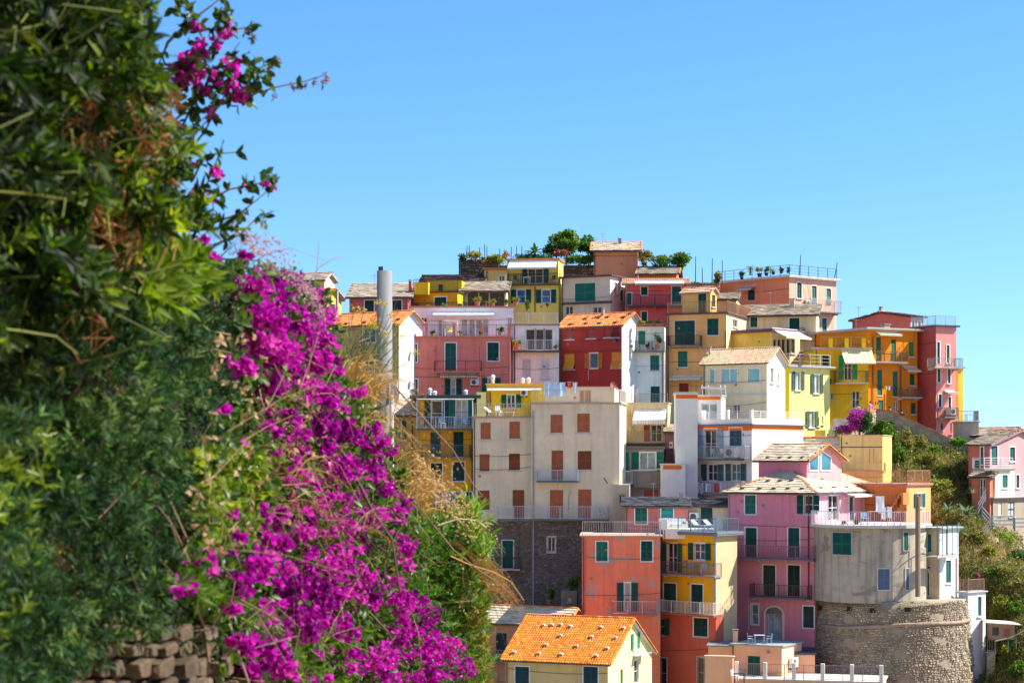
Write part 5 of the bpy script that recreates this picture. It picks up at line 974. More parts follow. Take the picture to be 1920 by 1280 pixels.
h.flat(.25, .14, paint((.36, .40, .38), .8)); h.w('L', 1729, 1001, 1746, 1034, c=(.02, .16, .14), fr=None); h.w('L', 1730, 1073, 1742, 1116, 'glass', fr=(.55, .53, .5)); h.awn('L', 1727, 1746, 1060, 1066, .5, paint((.2, .18, .17)), .05); h.w('R', 1773, 1050, 1783, 1092, c=(.01, .10, .09)); h.w('R', 1775, 1123, 1780, 1140, 'glass')
h.bal('R', 1758, 1796, 985, 1041, .9, rm=(.03, .07, .06), sm=(.45, .42, .4), brackets=False, sp=.8, post=.9); h.pipe('R', 1794, 1045, 1150, (.3, .14, .06)); h.done()
mb = MB().tube([P(1721, 930, 143.2), P(1721, 1118, 143.2)], .19, 10); h.ob(mb, 'drain_shaft', p((.26, .2, .16), .8))
h = House('house', 'slender pale blue white tower with a slit window at the cliff edge', 1815, 146.5, 50, 1797, 1848, 1112, 1330, p((.42, .48, .62), .3), p((.66, .70, .80), .25), bot=-20); h.flat(.12, .12, paint((.5, .48, .5)), rail=.9, rm=(.3, .2, .15)); h.w('R', 1833, 1118, 1840, 1154, c=(.01, .10, .12), leaves=1); h.w('R', 1837, 1248, 1840, 1261, 'glass'); h.done()  # left face darker and bluer: its shade put into the wall colour
# ================================================================ garden on the skyline, hillside
def TYf(px, py, y0=134., y1=188.):
    ys = np.arange(y0, y1, .4); z = TZ((px - CX) / F * ys, ys); d = z - (HY - py) / F * ys; i = np.argmax(d > 0)
    return float(ys[i]) if d[i] > 0 else None
h = House('garden_wall', 'dark rubble retaining wall carrying the hilltop cactus garden', 935, 207, 2, 860, None, 486, 640, p((.12, .10, .09), .8), cat='wall', depth=5); f = h.FL; mb = MB(); stones(mb, lambda u, v, w: f.p(u, v, w), -h.Ln, 0, h.zt - 2.6, h.zt, (.2, .4), (.25, .8), .14); h.ob(mb, 'rubble_stones', ST, kind='stuff'); h.done()
h = House('garden_wall', 'long dark rubble wall between the yellow loggia house and the salmon tower', 1116, 208, 2, 936, None, 497, 640, p((.12, .10, .09), .8), cat='wall', depth=5); f = h.FL; mb = MB(); stones(mb, lambda u, v, w: f.p(u, v, w), -h.Ln, 0, h.zt - 2, h.zt, (.2, .4), (.25, .8), .14); h.ob(mb, 'rubble_stones', ST, kind='stuff'); h.done()
h = House('garden_wall', 'pale rubble wall with poles above the peach house terrace', 1350, 200, 2, 1268, None, 530, 640, p((.30, .26, .22), .8), cat='wall', depth=4); f = h.FL; mb = MB(); stones(mb, lambda u, v, w: f.p(u, v, w), -h.Ln, 0, h.zt - 1.5, h.zt + .1, (.2, .4), (.25, .8), .2); h.ob(mb, 'rubble_stones', LIT, kind='stuff'); h.done()
PINKF = ((.55, .02, .10), (.7, .05, .16), (.6, .04, .14)); YELF = ((.65, .42, .02), (.8, .55, .04), (.7, .4, .02))
bush('garden_tree', 'tallest round leafy tree on the skyline left of the salmon tower', 'tree', 1062, 454, 209, 32, 23, 3400, G1, .3, trunk=1.0, k=22)
bush('garden_tree', 'bright green tree touching the left side of the salmon tower', 'tree', 1103, 463, 211, 30, 19, 2400, ((.03, .10, .01), (.06, .17, .02), (.1, .25, .03)), .28, trunk=1.6, k=12)
bush('garden_tree', 'small dark tree between the cycad and the tallest garden tree', 'tree', 1034, 467, 208, 17, 16, 1100, G2, .27, trunk=.8, k=12)
bush('shrub', 'red flowering shrub under the tallest garden tree', 'shrub', 1051, 474, 206.5, 14, 8, 200, G1, .22, k=6, extra=(PINKF, 260, .22))
bush('shrub', 'yellow flowering shrub at the left end of the hilltop garden', 'shrub', 891, 478, 206, 17, 8, 600, G3, .22, k=8, extra=(YELF, 400, .2))
bush('shrub', 'pale green prickly shrub at the far left corner of the hilltop garden', 'shrub', 868, 483, 206, 8, 12, 300, G2, .25, k=6)
bush('shrub', 'low mixed shrub behind the yellow loggia house', 'shrub', 930, 487, 206, 25, 10, 1000, G3, .24, k=9)
bush('shrub', 'orange tinted shrub beside the loggia house roof', 'shrub', 947, 478, 208, 10, 9, 250, ((.35, .2, .06), (.5, .3, .1), (.2, .2, .05)), .22, k=6)
bush('shrub', 'low leafy shrub spilling over the long rubble wall', 'shrub', 1088, 486, 206.5, 32, 12, 2000, G1, .24, k=14)
bush('shrub', 'grey green shrub behind the chimney side of the loggia house', 'shrub', 1000, 483, 207, 40, 9, 1300, G2, .24, k=12)
bush('shrub', 'tangled dry shrub just right of the salmon tower', 'shrub', 1212, 484, 205, 16, 15, 1000, OLIVE, .24, k=8)
bush('shrub', 'light green shrub between the salmon tower and the garden bench', 'shrub', 1238, 490, 205, 20, 12, 1000, G1, .24, k=8)
bush('shrub', 'bushy fresh green shrub at the right end of the skyline garden', 'shrub', 1273, 489, 205, 24, 17, 1900, G1, .25, k=12)
bush('shrub', 'straggly shrub among the poles above the pale rubble wall', 'shrub', 1348, 520, 200, 10, 15, 500, OLIVE, .22, k=6)
def spiky(name, label, cat, px, py, Y, rpx, n, pal, w=.07, arch=.35, el=(.2, 1.3), trunk=0., parts=True):
    b = P(px, py, Y); r = rpx * Y / F; root = thing(name, label, cat, b); top = b + Z * trunk
    if trunk: MB().tube([b, top], .12, 8, .09).obj('trunk', paint((.14, .1, .07), .9), root)
    tv, tf = leaf_tpl(w, arch, .3, 5); me = []
    for k in range(3):
        m = bpy.data.meshes.new('leaf'); m.from_pydata(tv.tolist(), [], tf.tolist()); a = m.attributes.new('tint', 'FLOAT', 'FACE'); a.data.foreach_set('value', np.full(len(tf), .2 + .3 * k, 'f')); m.materials.append(leafmat(pal)); me.append(m)
    for i in range(n):
        an = i * 2.4 + random.uniform(-.2, .2); e = random.uniform(*el); d = Vector((math.cos(an) * math.cos(e), math.sin(an) * math.cos(e), math.sin(e))); sd = Vector((-math.sin(an), math.cos(an), 0)); nn = d.cross(sd); o = bpy.data.objects.new('leaf', me[i % 3]); COL.objects.link(o); o.parent = root
        s_ = r * random.uniform(.8, 1.15); M = Matrix((d, sd, nn)).transposed().to_4x4() @ Matrix.Diagonal((s_, s_, s_, 1)); M.translation = Vector((0, 0, trunk)); o.matrix_local = M
    return root
BLUEG = ((.06, .13, .12), (.12, .2, .19), (.2, .3, .28))
spiky('cycad', 'cycad with arching dark fronds on the skyline behind the loggia house', 'cycad', 1003, 483, 206, 22, 22, G2, .12, .4, (.1, 1.2), .5)
spiky('yucca', 'small yucca tree at the left end of the salmon roof garden', 'yucca', 1407, 516, 197, 12, 18, G1, .09, .4, (-.2, 1.3), .7)
spiky('agave', 'large blue green agave rosette on the slope below the white stair railing', 'agave', 1812, 965, 158.5, 27, 20, BLUEG, .1, .2)
spiky('agave', 'blue green agave beside the orange block with the outside stair', 'agave', 1778, 958, 159, 20, 16, BLUEG, .1, .25)
spiky('agave', 'drooping agave lower down the slope behind the iron framed balcony', 'agave', 1800, 1000, 156.5, 26, 20, BLUEG, .09, .6)
spiky('agave', 'pale spiky agave in front of the pink house wall at the right', 'agave', 1822, 925, 161, 18, 16, ((.25, .28, .2), (.35, .36, .26), (.3, .26, .2)), .07, .15)
for px, py in ((868, 482), (1330, 522)): pass
PL = ['leftmost thin dark pole of the hilltop garden', 'thin pole just right of the leftmost one, by the prickly shrub', 'thin pole rising from the yellow flowering shrub', 'tallest thin pole at the right end of the yellow shrub', 'thin pole touching the tallest one by the yellow shrub', 'thin pole above the orange flower pot', 'first of four poles over the loggia house roof', 'second of four poles over the loggia house roof', 'third of four poles over the loggia house roof', 'last pole before the cycad over the loggia house roof', 'left tall pole on the pale rubble wall', 'middle tall pole on the pale rubble wall', 'right tall pole on the pale rubble wall, in the straggly shrub', 'shortest pole on the pale rubble wall']
for i, (x, y0, y1, Y) in enumerate([(875, 461, 485, 206), (880, 460, 485, 206), (899, 463, 486, 206), (909, 458, 487, 206), (913, 462, 487, 206), (937, 466, 489, 206), (958, 463, 490, 207), (969, 461, 490, 207), (978, 461, 490, 207), (991, 470, 492, 207), (1304, 481, 532, 200), (1335, 484, 532, 200), (1354, 488, 532, 200), (1317, 502, 532, 200)]):
    b = P(x, y1, Y); o = thing('garden_pole', PL[i], 'pole', b, 'thin poles of the hilltop gardens'); MB().tube([b, P(x + random.uniform(-1, 1), y0, Y)], .05, 5, .035).obj('shaft', paint(IRON), o)
SR = P(1480, 515, 196.5)
for (x, y, w, hh, lb, pal, spk) in ((1391, 524, 12, 12, 'small round plant in the salmon roof garden left of the yucca', G2, 0), (1424, 519, 16, 12, 'orange tinged potted bush right of the yucca on the salmon roof', G3, 0), (1437, 517, 14, 14, 'leafy potted bush in the middle of the salmon roof garden', G1, 0), (1450, 515, 12, 12, 'spiky potted plant under the railing of the salmon roof', OLIVE, 1), (1465, 513, 11, 9, 'dark potted plant near the corner of the salmon roof', G2, 0), (1478, 512, 13, 10, 'potted cactus like plant at the corner of the salmon roof', G2, 1)):
    pot_plant(x, y, 198.2 + (1480 - x) * .02, w, hh, lb, pal, (.05, .05, .05), spiky=bool(spk))
for (x, y0, y1, dx, lb) in ((1500, 478, 516, 1, 'tall thin mast on the near corner of the salmon roof'), (1565, 492, 520, 5, 'leaning thin mast on the far corner of the salmon roof')):
    b = P(x, y1, 198 if dx == 1 else 202); o = thing('mast', lb, 'mast', b); MB().tube([b, P(x + dx, y0, b.y)], .05, 5, .035).obj('shaft', paint(IRON), o)
# hillside right: ground cover, shrubs
reg = [(1640, 775), (1700, 790), (1770, 830), (1830, 855), (1822, 900), (1832, 925), (1850, 980), (1925, 1005), (1925, 1285), (1850, 1285), (1850, 1105), (1800, 1060), (1790, 985), (1745, 985), (1745, 905), (1672, 905), (1672, 830), (1640, 812)]
def hill_points(n, poly=reg):
    out = []
    while len(out) < n:
        x = random.uniform(1560, 1925); y = random.uniform(765, 1290)
        if inside(poly, x, y):
            Y = TYf(x, y)
            if Y: out.append(P(x, y, Y))
    return np.array([tuple(q) for q in out])
def cover(name, n, k, size, pal, spread, hgt, slim=False):
    """clumps of small leaves hugging the slope: nobody could count them"""
    c = hill_points(k); i = RS.randint(0, k, n); q = c[i] + RS.normal(size=(n, 3)) * np.array([spread, spread, 0]); q[:, 2] = TZ(q[:, 0], q[:, 1]) + RS.rand(n) * hgt * (0.4 + (i % 7) / 7)
    if slim:
        tv = np.array([[0, .5, 0], [0, -.5, 0], [1, -.2, .1], [1, .2, .1]], float); tf = np.array([[0, 1, 2, 3]]); d = RS.normal(size=(n, 3)) * .6 + np.array([0.1, -.1, 1.]); d /= np.linalg.norm(d, axis=1)[:, None]; sd = np.cross(d, RS.normal(size=(n, 3))); sd /= np.linalg.norm(sd, axis=1)[:, None]
        V, Fc, ow = scatter(tv, tf, q, np.stack([d, sd, np.cross(d, sd)], 2), np.stack([size * (.5 + RS.rand(n)), np.full(n, .03), np.full(n, size)], 1))
    else: V, Fc, ow = scatter(DIA_V, DIA_F, q, rand_rot(n, (0, 0, .6)), size * (.5 + RS.rand(n)))
    o = np_obj(name, V, Fc, np.clip(((i % 11) / 11 * .6 + RS.rand(n) * .4), 0, 1)[ow], leafmat(pal, .3), kind='stuff'); return o
cc_ = np.stack([RS.uniform(-74, -4, 1500), RS.uniform(120, 215, 1500), np.zeros(1500)], 1); i_ = RS.randint(0, 1500, 60000); q_ = cc_[i_] + RS.normal(size=(60000, 3)) * np.array([1., 1., 0]); q_[:, 2] = np.array([float(v) for v in np.concatenate([TZ(a[:, 0], a[:, 1]) for a in np.array_split(q_, 20)])]) + RS.rand(60000) * (.3 + (i_ % 5) * .3)
V, Fc, ow = scatter(DIA_V, DIA_F, q_, rand_rot(60000, (0, 0, .6)), .38 * (.5 + RS.rand(60000))); np_obj('scrub', V, Fc, np.clip((i_ % 11) / 11 * .6 + RS.rand(60000) * .4, 0, 1)[ow], leafmat(OLIVE, .3), kind='stuff')
cover('ground_cover', 22000, 150, .17, OLIVE, .7, .8); cover('green_ground_cover', 24000, 85, .17, ((.03, .09, .01), (.07, .16, .02), (.17, .27, .035)), .7, .7); cover('dry_grass', 22000, 130, .45, ((.34, .24, .08), (.52, .38, .13), (.70, .54, .22), (.36, .24, .07)), .7, .15, True)
for (x, y, rx, ry, n, pal, lb) in ((1612, 786, 30, 24, 2300, G2, 'dark green bush carrying the magenta bougainvillea above the ochre wall'), (1655, 797, 22, 18, 1500, G1, 'bright green bush right of the magenta flowers above the ochre wall'), (1700, 830, 16, 30, 900, OLIVE, 'tall olive bush on the slope below the path wall'),
    (1797, 828, 17, 12, 800, ((.04, .14, .01), (.08, .22, .02), (.14, .3, .03)), 'vivid green bush just under the far end of the path wall'), (1688, 855, 15, 22, 1100, G1, 'green climbing bush beside the ochre retaining house'), (1775, 935, 20, 18, 900, OLIVE, 'brown green bush near the agaves'), (1735, 860, 24, 18, 1100, OLIVE, 'broad olive scrub bush in the middle of the slope'),
    (1885, 1010, 18, 16, 1000, ((.08, .18, .01), (.16, .3, .02), (.26, .4, .03)), 'yellow green bush below the white railing at the right edge'), (1905, 1045, 22, 16, 1000, G2, 'dark green palm like bush at the right edge'), (1768, 880, 14, 14, 500, G3, 'dry yellow bush below the path wall'), (1880, 1128, 22, 14, 900, G3, 'golden green bush below the bare rock at the right edge'), (1905, 1095, 18, 18, 700, OLIVE, 'dull green scrub at the right edge above the little shed'), (1860, 1075, 14, 12, 500, G1, 'small green bush right of the light blue annex')):
    Y = TYf(x, y + ry * .5) or 165; bush('bush', lb, 'bush', x, y, Y - .5, rx, ry, n, pal, .2, k=14, extra=((MAG, 1500, .2) if x == 1612 else None))
bush('bush', 'small pink flowering bush by the steps of the lemon yellow house', 'bush', 1580, 806, 165, 20, 10, 500, G1, .18, k=8, extra=(MAG, 420, .18))
bush('bush', 'small magenta flowered bush on the rock beside the iron balcony', 'bush', 1831, 1078, 152, 7, 5, 120, G1, .15, k=4, extra=(MAG, 120, .15))

for (x, y, rx, ry, n, pal, lb) in ((1668, 818, 18, 16, 1400, G1, 'round green bush beside the ochre wall just under the path'), (1725, 830, 20, 16, 1300, OLIVE, 'dusty olive bush right under the middle of the path wall'), (1752, 848, 16, 16, 1100, G1, 'leafy bush left of the vivid green bush'), (1708, 885, 18, 14, 1200, G1, 'green bush by the dark netting above the orange block'), (1758, 912, 24, 16, 1500, G3, 'wide yellowing bush above the agaves'), (1800, 885, 18, 20, 1400, OLIVE, 'tall olive bush left of the pink house at the right edge'), (1790, 930, 14, 12, 800, G1, 'small green bush between the two upper agaves'),
    (1832, 1010, 20, 16, 1300, OLIVE, 'olive bush below the foot of the white railing'), (1855, 1035, 18, 14, 1100, G3, 'golden bush halfway down the slope at the right'), (1888, 1075, 24, 16, 1500, OLIVE, 'broad dusty bush above the golden green bush'), (1905, 1140, 20, 16, 1200, G1, 'green bush just above the little shed'), (1882, 1225, 20, 18, 1300, G3, 'golden scrub bush below the rustic fence'), (1908, 1255, 18, 18, 1200, G1, 'green bush in the bottom right corner'), (1868, 1150, 14, 14, 800, G3, 'yellow bush beside the top of the slender tower')):
    Y = TYf(x, y + ry * .5) or 160; bush('bush', lb, 'bush', x, y, Y - .4, rx, ry, n, pal, .2, k=16)
mb = MB()
for i, q in enumerate(hill_points(60, [(1672, 830), (1700, 850), (1730, 900), (1690, 905), (1672, 900)]).tolist() + hill_points(90, [(1850, 1000), (1925, 1010), (1925, 1090), (1850, 1100), (1800, 1060)]).tolist()):
    c = Vector(q); r = random.uniform(.2, .55); n0 = len(mb.v); t_ = random.random()
    for a in range(6): mb.v.append(c + Vector((math.cos(a * 1.05) * r * random.uniform(.7, 1.2), math.sin(a * 1.05) * r * random.uniform(.7, 1.2), -.2)))
    for a in range(6): mb.v.append(c + Vector((math.cos(a * 1.05) * r * .6 * random.uniform(.7, 1.2), math.sin(a * 1.05) * r * .6 * random.uniform(.7, 1.2), r * random.uniform(.4, .8))))
    for a in range(6): mb.f.append((n0 + a, n0 + (a + 1) % 6, n0 + 6 + (a + 1) % 6, n0 + 6 + a)); mb.t.append(t_)
    mb.f.append(tuple(n0 + 6 + a for a in range(6))); mb.t.append(t_)
mb.obj('rocks', LIT, kind='stuff')
# path wall
wp = [(1560, 832, 166.5), (1600, 800, 168), (1640, 768, 170.5), (1672, 773, 170.5), (1705, 786, 170.3), (1740, 803, 170), (1775, 820, 169.6), (1808, 836, 169.2), (1838, 850, 169)]
root = thing('path_wall', 'long stone path wall with a terracotta coping climbing past the orange row', 'wall', P(1700, 800, 170) - Z * 1.3); mb = MB(); cp = MB(); bm_ = MB()
for a, b in zip(wp[:-1], wp[1:]):
    A, B = P(*a), P(*b); d = (B - A); dl = Vector((d.x, d.y, 0)).normalized(); N = Vector((dl.y, -dl.x, 0)); hh = 1.25; A0, B0 = A - Z * hh, B - Z * hh
    bm_.v += [A0 + N * .15, B0 + N * .15, B + N * .15, A + N * .15, A0 - N * .15, B0 - N * .15, B - N * .15, A - N * .15]; n0 = len(bm_.v) - 8
    for f in ((0, 1, 2, 3), (5, 4, 7, 6), (3, 2, 6, 7)): bm_.f.append(tuple(n0 + i for i in f)); bm_.t.append(.5)
    L_ = math.hypot(d.x, d.y); stones(mb, lambda u, v, w: A0 + dl * u + Z * (v + d.z * u / L_) + N * (.15 + w), 0, L_, 0, hh - .05, (.15, .3), (.2, .5), .07)
    n = max(2, int(L_ / .5))
    for i in range(n): q = A.lerp(B, i / n); r_ = A.lerp(B, (i + .94) / n); cp.box(q - N * .22, r_ - q, N * .44, Z * random.uniform(.09, .12))
bm_.obj('wall_core', p((.48, .38, .26), .8), root); mb.obj('rubble_stones', LIT, root, kind='stuff'); cp.obj('coping', tiles(((.42, .16, .08), (.52, .22, .12), (.6, .3, .2))), root, kind='stuff')
# steps by the lemon yellow house
root = thing('stone_steps', 'worn stone steps climbing beside the small magenta bush', 'steps', P(1560, 850, 167))
for i in range(7): x = 1548 + i * 3; b = P(x, 826 - i * 7, 167.5 + i * .35); MB().box(b - Z * .35, Vector((1.7, .2, 0)), Vector((-.1, .5, 0)), Z * .35).obj('step', p((.42, .38, .32), .8), root)
# white railing path at the right
root = thing('path_railing', 'white board railing zigzagging down the slope by the pink house at the right', 'railing', P(1850, 985, 159)); pts = [(1836, 934, 160.5), (1846, 960, 160), (1842, 995, 158.5), (1860, 965, 158), (1925, 966, 158)]; k = 0
for a, b in (((1834, 946), (1848, 918)), ((1842, 950), (1856, 966)), ((1842, 994), (1861, 968)), ((1861, 968), (1901, 968)), ((1903, 972), (1935, 972))):
    A, B = P(a[0], a[1], 158.6 - k * .3), P(b[0], b[1], 158.6 - k * .3); d = B - A; k += 1
    for j in range(3): MB().box(A - Z * (.06 + j * .32), d, Vector((0, .05, 0)), Z * .13).obj('board', paint((.74, .76, .78), .6), root)
    for q in (A, B): MB().wbox(q.x - .05, q.x + .05, q.y + .06, q.y + .14, q.z - 1.0, q.z + .1).obj('post', paint((.1, .3, .3), .6), root)
# little shed, terrace fence
b = P(1880, 1198, 146); root = thing('garden_shed', 'small weathered shed with a sagging pale roof on the slope at the right edge', 'shed', b)
mb = MB().wbox(b.x - .8, b.x + .9, b.y, b.y + 1.4, b.z, b.z + 1.15); mb.obj('wall', p((.34, .24, .18), .9), root); MB().box(b + Vector((-1.2, -.25, 1.2)), Vector((2.5, 0, -.15)), Vector((0, 1.9, .1)), Z * .06).obj('roof', p((.55, .5, .45), .8), root); MB().wbox(b.x + .1, b.x + .55, b.y - .03, b.y - .005, b.z + .05, b.z + .8).obj('door', paint((.35, .12, .08)), root); MB().wbox(b.x - .75, b.x - .3, b.y - .03, b.y - .005, b.z + .3, b.z + .9).obj('window', glass('dark'), root)
pts = [P(1866, 1201, 143.5), P(1890, 1196, 143.4), P(1905, 1190, 143.3), P(1925, 1178, 143.2)]; root = thing('rail_fence', 'rustic wooden rail fence in front of the little shed', 'fence', pts[0] - Z)
for A, B in zip(pts[:-1], pts[1:]): MB().tube([A, B], .05, 6).obj('rail', paint((.42, .38, .28), .8), root)
for A in pts: MB().tube([A + Z * .05, A - Z * .95], .05, 6).obj('post', paint((.05, .15, .1), .8), root)
h = House('house', 'narrow rubble buttress with a railing against the foot of the slender blue tower', 1866, 146, 20, 1850, 1870, 1224, 1330, p((.40, .34, .28), .9), bot=-20); h.flat(.05, .1, rail=.9, rm=(.3, .25, .2)); f = h.FL; mb = MB(); stones(mb, lambda u, v, w: f.p(u, v, w), -h.Ln, 0, h.zb + 1, h.zt, (.14, .26), (.15, .4), .07); h.ob(mb, 'rubble_stones', LIT, kind='stuff'); h.done()
# bottom terrace
h = House('terrace', 'paved pale terrace with a row of white pillars along its railing', 1655, 137.5, 14, 1325, 1660, 1283, 1400, p((.66, .42, .32), .3), cat='terrace', depth=5); h.zt = (HY - 1281) * 137.5 / F; h.D = 4.2
h.flat(.1, .12, paint((.62, .58, .54), .9), rail=1.05, posts=7, postm=white, rm=(.35, .28, .28), sides='L'); h.done(); TER = h

# ================================================================ furniture, laundry, pots, people
def at(h, k, px, py, w): f = h.f(k); u, z = f.uz(px, py, w); return f.p(u, z, w)
def chair(b, lb, m, rot=0., s=1., kind='chair', cat='chair'):
    root = thing({'chair': 'chair', 'lounger': 'sun_lounger', 'table': 'table', 'rack': 'drying_rack', 'sofa': 'sofa', 'swing': 'swing_seat'}[kind], lb, cat, b); M = Matrix.Translation(b) @ Matrix.Rotation(rot, 4, 'Z') @ Matrix.Scale(s, 4)
    def bx(nm, x0, x1, y0, y1, z0, z1, rx=0, mm=None):
        mb = MB().wbox(x0, x1, y0, y1, z0, z1); R = Matrix.Translation((0, y0, z0)) @ Matrix.Rotation(rx, 4, 'X') @ Matrix.Translation((0, -y0, -z0)); mb.v = [M @ (R @ v) for v in mb.v]; mb.obj(nm, mm or m, root)
    if kind == 'chair':
        bx('seat', -.23, .23, -.22, .22, .42, .46)
        for i in range(4): bx('back_slat', -.22 + i * .115, -.13 + i * .115, .2, .23, .48, .88, -.12)
        for x in (-.21, .18):
            for y in (-.2, .18): bx('leg', x, x + .03, y, y + .03, 0, .42)
            bx('armrest', x, x + .04, -.2, .2, .62, .65)
    elif kind == 'lounger':
        bx('seat', -.32, .32, -.7, .3, .30, .34); bx('backrest', -.32, .32, .3, .9, .32, .36, .7)
        for x in (-.3, .27):
            for y in (-.65, .25): bx('leg', x, x + .035, y, y + .035, 0, .3)
    elif kind == 'sofa':
        bx('seat', -.8, .8, -.35, .35, .12, .42); bx('backrest', -.8, .8, .25, .38, .42, .85); bx('armrest', -.8, -.66, -.35, .25, .42, .62); bx('armrest', .66, .8, -.35, .25, .42, .62)
    elif kind == 'table':
        bx('tabletop', -.45, .45, -.35, .35, .70, .74)
        for x in (-.4, .36):
            for y in (-.3, .26): bx('leg', x, x + .04, y, y + .04, 0, .7)
    elif kind == 'rack':
        for i in range(5): bx('rod', -.8, .8, -.25 + i * .12, -.235 + i * .12, .95, .965)
        for x in (-.8, .78): bx('leg', x, x + .02, -.28, -.26, 0, .98, .0); bx('leg', x, x + .02, .26, .28, 0, .98)
    elif kind == 'swing':
        bx('seat', -.5, .5, -.3, .25, .4, .46, mm=paint((.75, .65, .2))); bx('backrest', -.5, .5, .25, .3, .46, .9, -.2, mm=paint((.75, .65, .2)))
        for x in (-.75, .7): bx('frame', x, x + .05, -.5, -.45, 0, 1.6, -.25); bx('frame', x, x + .05, .45, .5, 0, 1.6, .25)
        bx('canopy', -.8, .8, -.5, .5, 1.58, 1.62)
    return root
WP, BP, LB, DK = paint((.78, .78, .78), .4), paint((.35, .45, .65), .5), paint((.45, .55, .68), .5), paint((.05, .04, .04), .5)
def cloth(px, py, w, hh, Y, c, lb, cat='laundry', name='hanging_cloth'):
    a = P(px, py, Y); s = Y / F; root = thing(name, lb, cat, a - Z * hh * s); mb = MB(); n = max(4, int(w / 2.5)); W_, H_ = w * s, hh * s; ph = random.random() * 6
    def q(i, j): t, v = i / n, j / 4; return a + Vector((W_ * t, .07 * math.sin(t * 9 + ph) * v + .02 * math.sin(t * 23), -H_ * v * (1 + .05 * math.sin(t * 7 + ph)) - .02 * math.sin(math.pi * t)))
    for i in range(n):
        for j in range(4): mb.quad(q(i, j), q(i + 1, j), q(i + 1, j + 1), q(i, j + 1), .5)
    mb.obj('fabric', paint(c, .9), root, smooth=True); MB().tube([a + Vector((-.05, 0, .01)), a + Vector((W_ + .05, 0, .01))], .008, 4).obj('line', paint((.5, .5, .5)), root)
q = at(WB, 'L', 1300, 903, 1.0)
def lau(px, py, w, hh, c, lb):
    a = at(WB, 'L', px, py, 1.0); cloth(px, py, w, hh, a.y, c, lb)
lau(1285, 903, 20, 22, (.78, .75, .8), 'white sheet hanging at the left end of the white house laundry line'); lau(1308, 904, 12, 21, (.75, .76, .8), 'white shirt on the laundry line next to the left sheet'); lau(1323, 905, 10, 16, (.7, .74, .8), 'small pale cloth in the middle of the white house laundry line'); lau(1339, 905, 9, 18, (.7, .03, .05), 'red cloth on the laundry line of the white house'); lau(1350, 904, 20, 22, (.78, .75, .8), 'white sheet hanging right of the red cloth'); lau(1284, 922, 9, 8, (.7, .1, .35), 'pink cloth below the left sheet on the white house balcony')
cloth(1020, 717, 40, 26, 157.6, (.45, .65, .85), 'large pale blue sheet on the cream house roof line'); cloth(1064, 716, 7, 11, 157.7, (.75, .15, .05), 'small orange cloth beside the pale blue sheet'); cloth(1074, 717, 8, 19, 157.6, (.7, .74, .82), 'white towel right of the orange cloth on the roof line')
for x, c, n in ((1660, (.7, .7, .1), 'tiny yellow shirt on the orange house clothes line'), (1665, (.8, .8, .8), 'tiny white shirt on the orange house clothes line'), (1669, (.05, .1, .3), 'tiny dark blue cloth on the orange house clothes line')): a = at(OR, 'R', x, 724, .5); cloth(x, 724, 4, 7, a.y, c, n)
a = at(LP, 'R', 1642, 932, 2.2); cloth(1642, 930, 16, 30, a.y, (.8, .8, .8), 'big white towel hanging over the round tower terrace'); cloth(1652, 951, 9, 22, a.y - 1, (.78, .78, .8), 'white shirt on the drying rack of the round tower terrace'); cloth(1663, 950, 9, 20, a.y - 1, (.75, .76, .8), 'second white shirt, right of the first, on the tower terrace rack')
TZt = zt_ + .235
def tw(px, Y): return Vector(((px - CX) * Y / F, Y, TZt))
chair(tw(1541, 146.5), 'white plastic chair at the left end of the tower terrace', WP, .5); chair(tw(1555, 146.2), 'white folding chair second from the left on the tower terrace', WP, -.4); chair(tw(1650, 145.5), 'drying rack holding shirts on the round tower terrace', WP, .1, kind='rack', cat='drying rack'); chair(tw(1622, 145.2), 'low blue chair beside the potted herbs on the tower terrace', BP, .2)
pot_plant(1606, 985, 145.0, 14, 7, 'green herbs in a planter on the round tower terrace', G1, (.05, .05, .05)); pot_plant(1582, 986, 145.0, 9, 5, 'small potted plant left of the herbs on the tower terrace', G2, (.3, .2, .15))
# chairs elsewhere
b = hr.FL
def onroof(h, px, v, lb, m, rot, kind='chair', cat='chair', z=None, s=1.):
    zz = z if z is not None else h.zt + .16; O = h.FL.O + h.V * v; u = Face(O, h.U, -h.V).uz(px, HY)[0]; q = Face(O, h.U, -h.V).p(u, zz); return chair(q, lb, m, rot, s, kind, cat)
onroof(CB, 925, .9, 'white sun lounger on the small roof terrace of the cream house', WP, 1.2, 'lounger', 'lounger'); onroof(CB, 948, 1.0, 'second white lounger, nearer the pillar, on the cream house terrace', WP, 1.5, 'lounger', 'lounger'); onroof(CB, 934, 2.0, 'white chair behind the loungers on the cream house terrace', WP, .2)
q = at(hr, 'L', 1128, 972, .3); chair(q, 'white plastic chair on the long balcony of the cream house', WP, 1.2)
for px, lb in ((829, 'white reclining chair in the middle of the dark canopied terrace'), (875, 'white reclining chair at the right end of the dark canopied terrace')):
    hh_ = [o for o in bpy.data.objects if o.get('label', '').startswith('ochre house with a glazed')][0]; q = P(px, 803, 160.4); chair(q, lb, LB, .5)
b = P(845, 630, 175.2); chair(Vector((b.x, b.y, b.z)), 'yellow swing seat with a white frame on the pink house terrace', WP, .3, kind='swing', cat='swing seat', s=.85)
q = at(WB, 'L', 1338, 859, .5); chair(q, 'white folding chair left on the white house balcony', WP, .6, .9); q = at(WB, 'L', 1352, 859, .5); chair(q, 'white folding chair next to the air conditioner on the white house balcony', WP, -.6, .9)
q = at(YE, 'L', 1297, 1075, .5); chair(q, 'lilac chair left on the upper balcony of the yellow fronted house', BP, .2, .9); q = at(YE, 'L', 1320, 1075, .5); chair(q, 'lilac chair right on the upper balcony of the yellow fronted house', BP, -.3, .9)
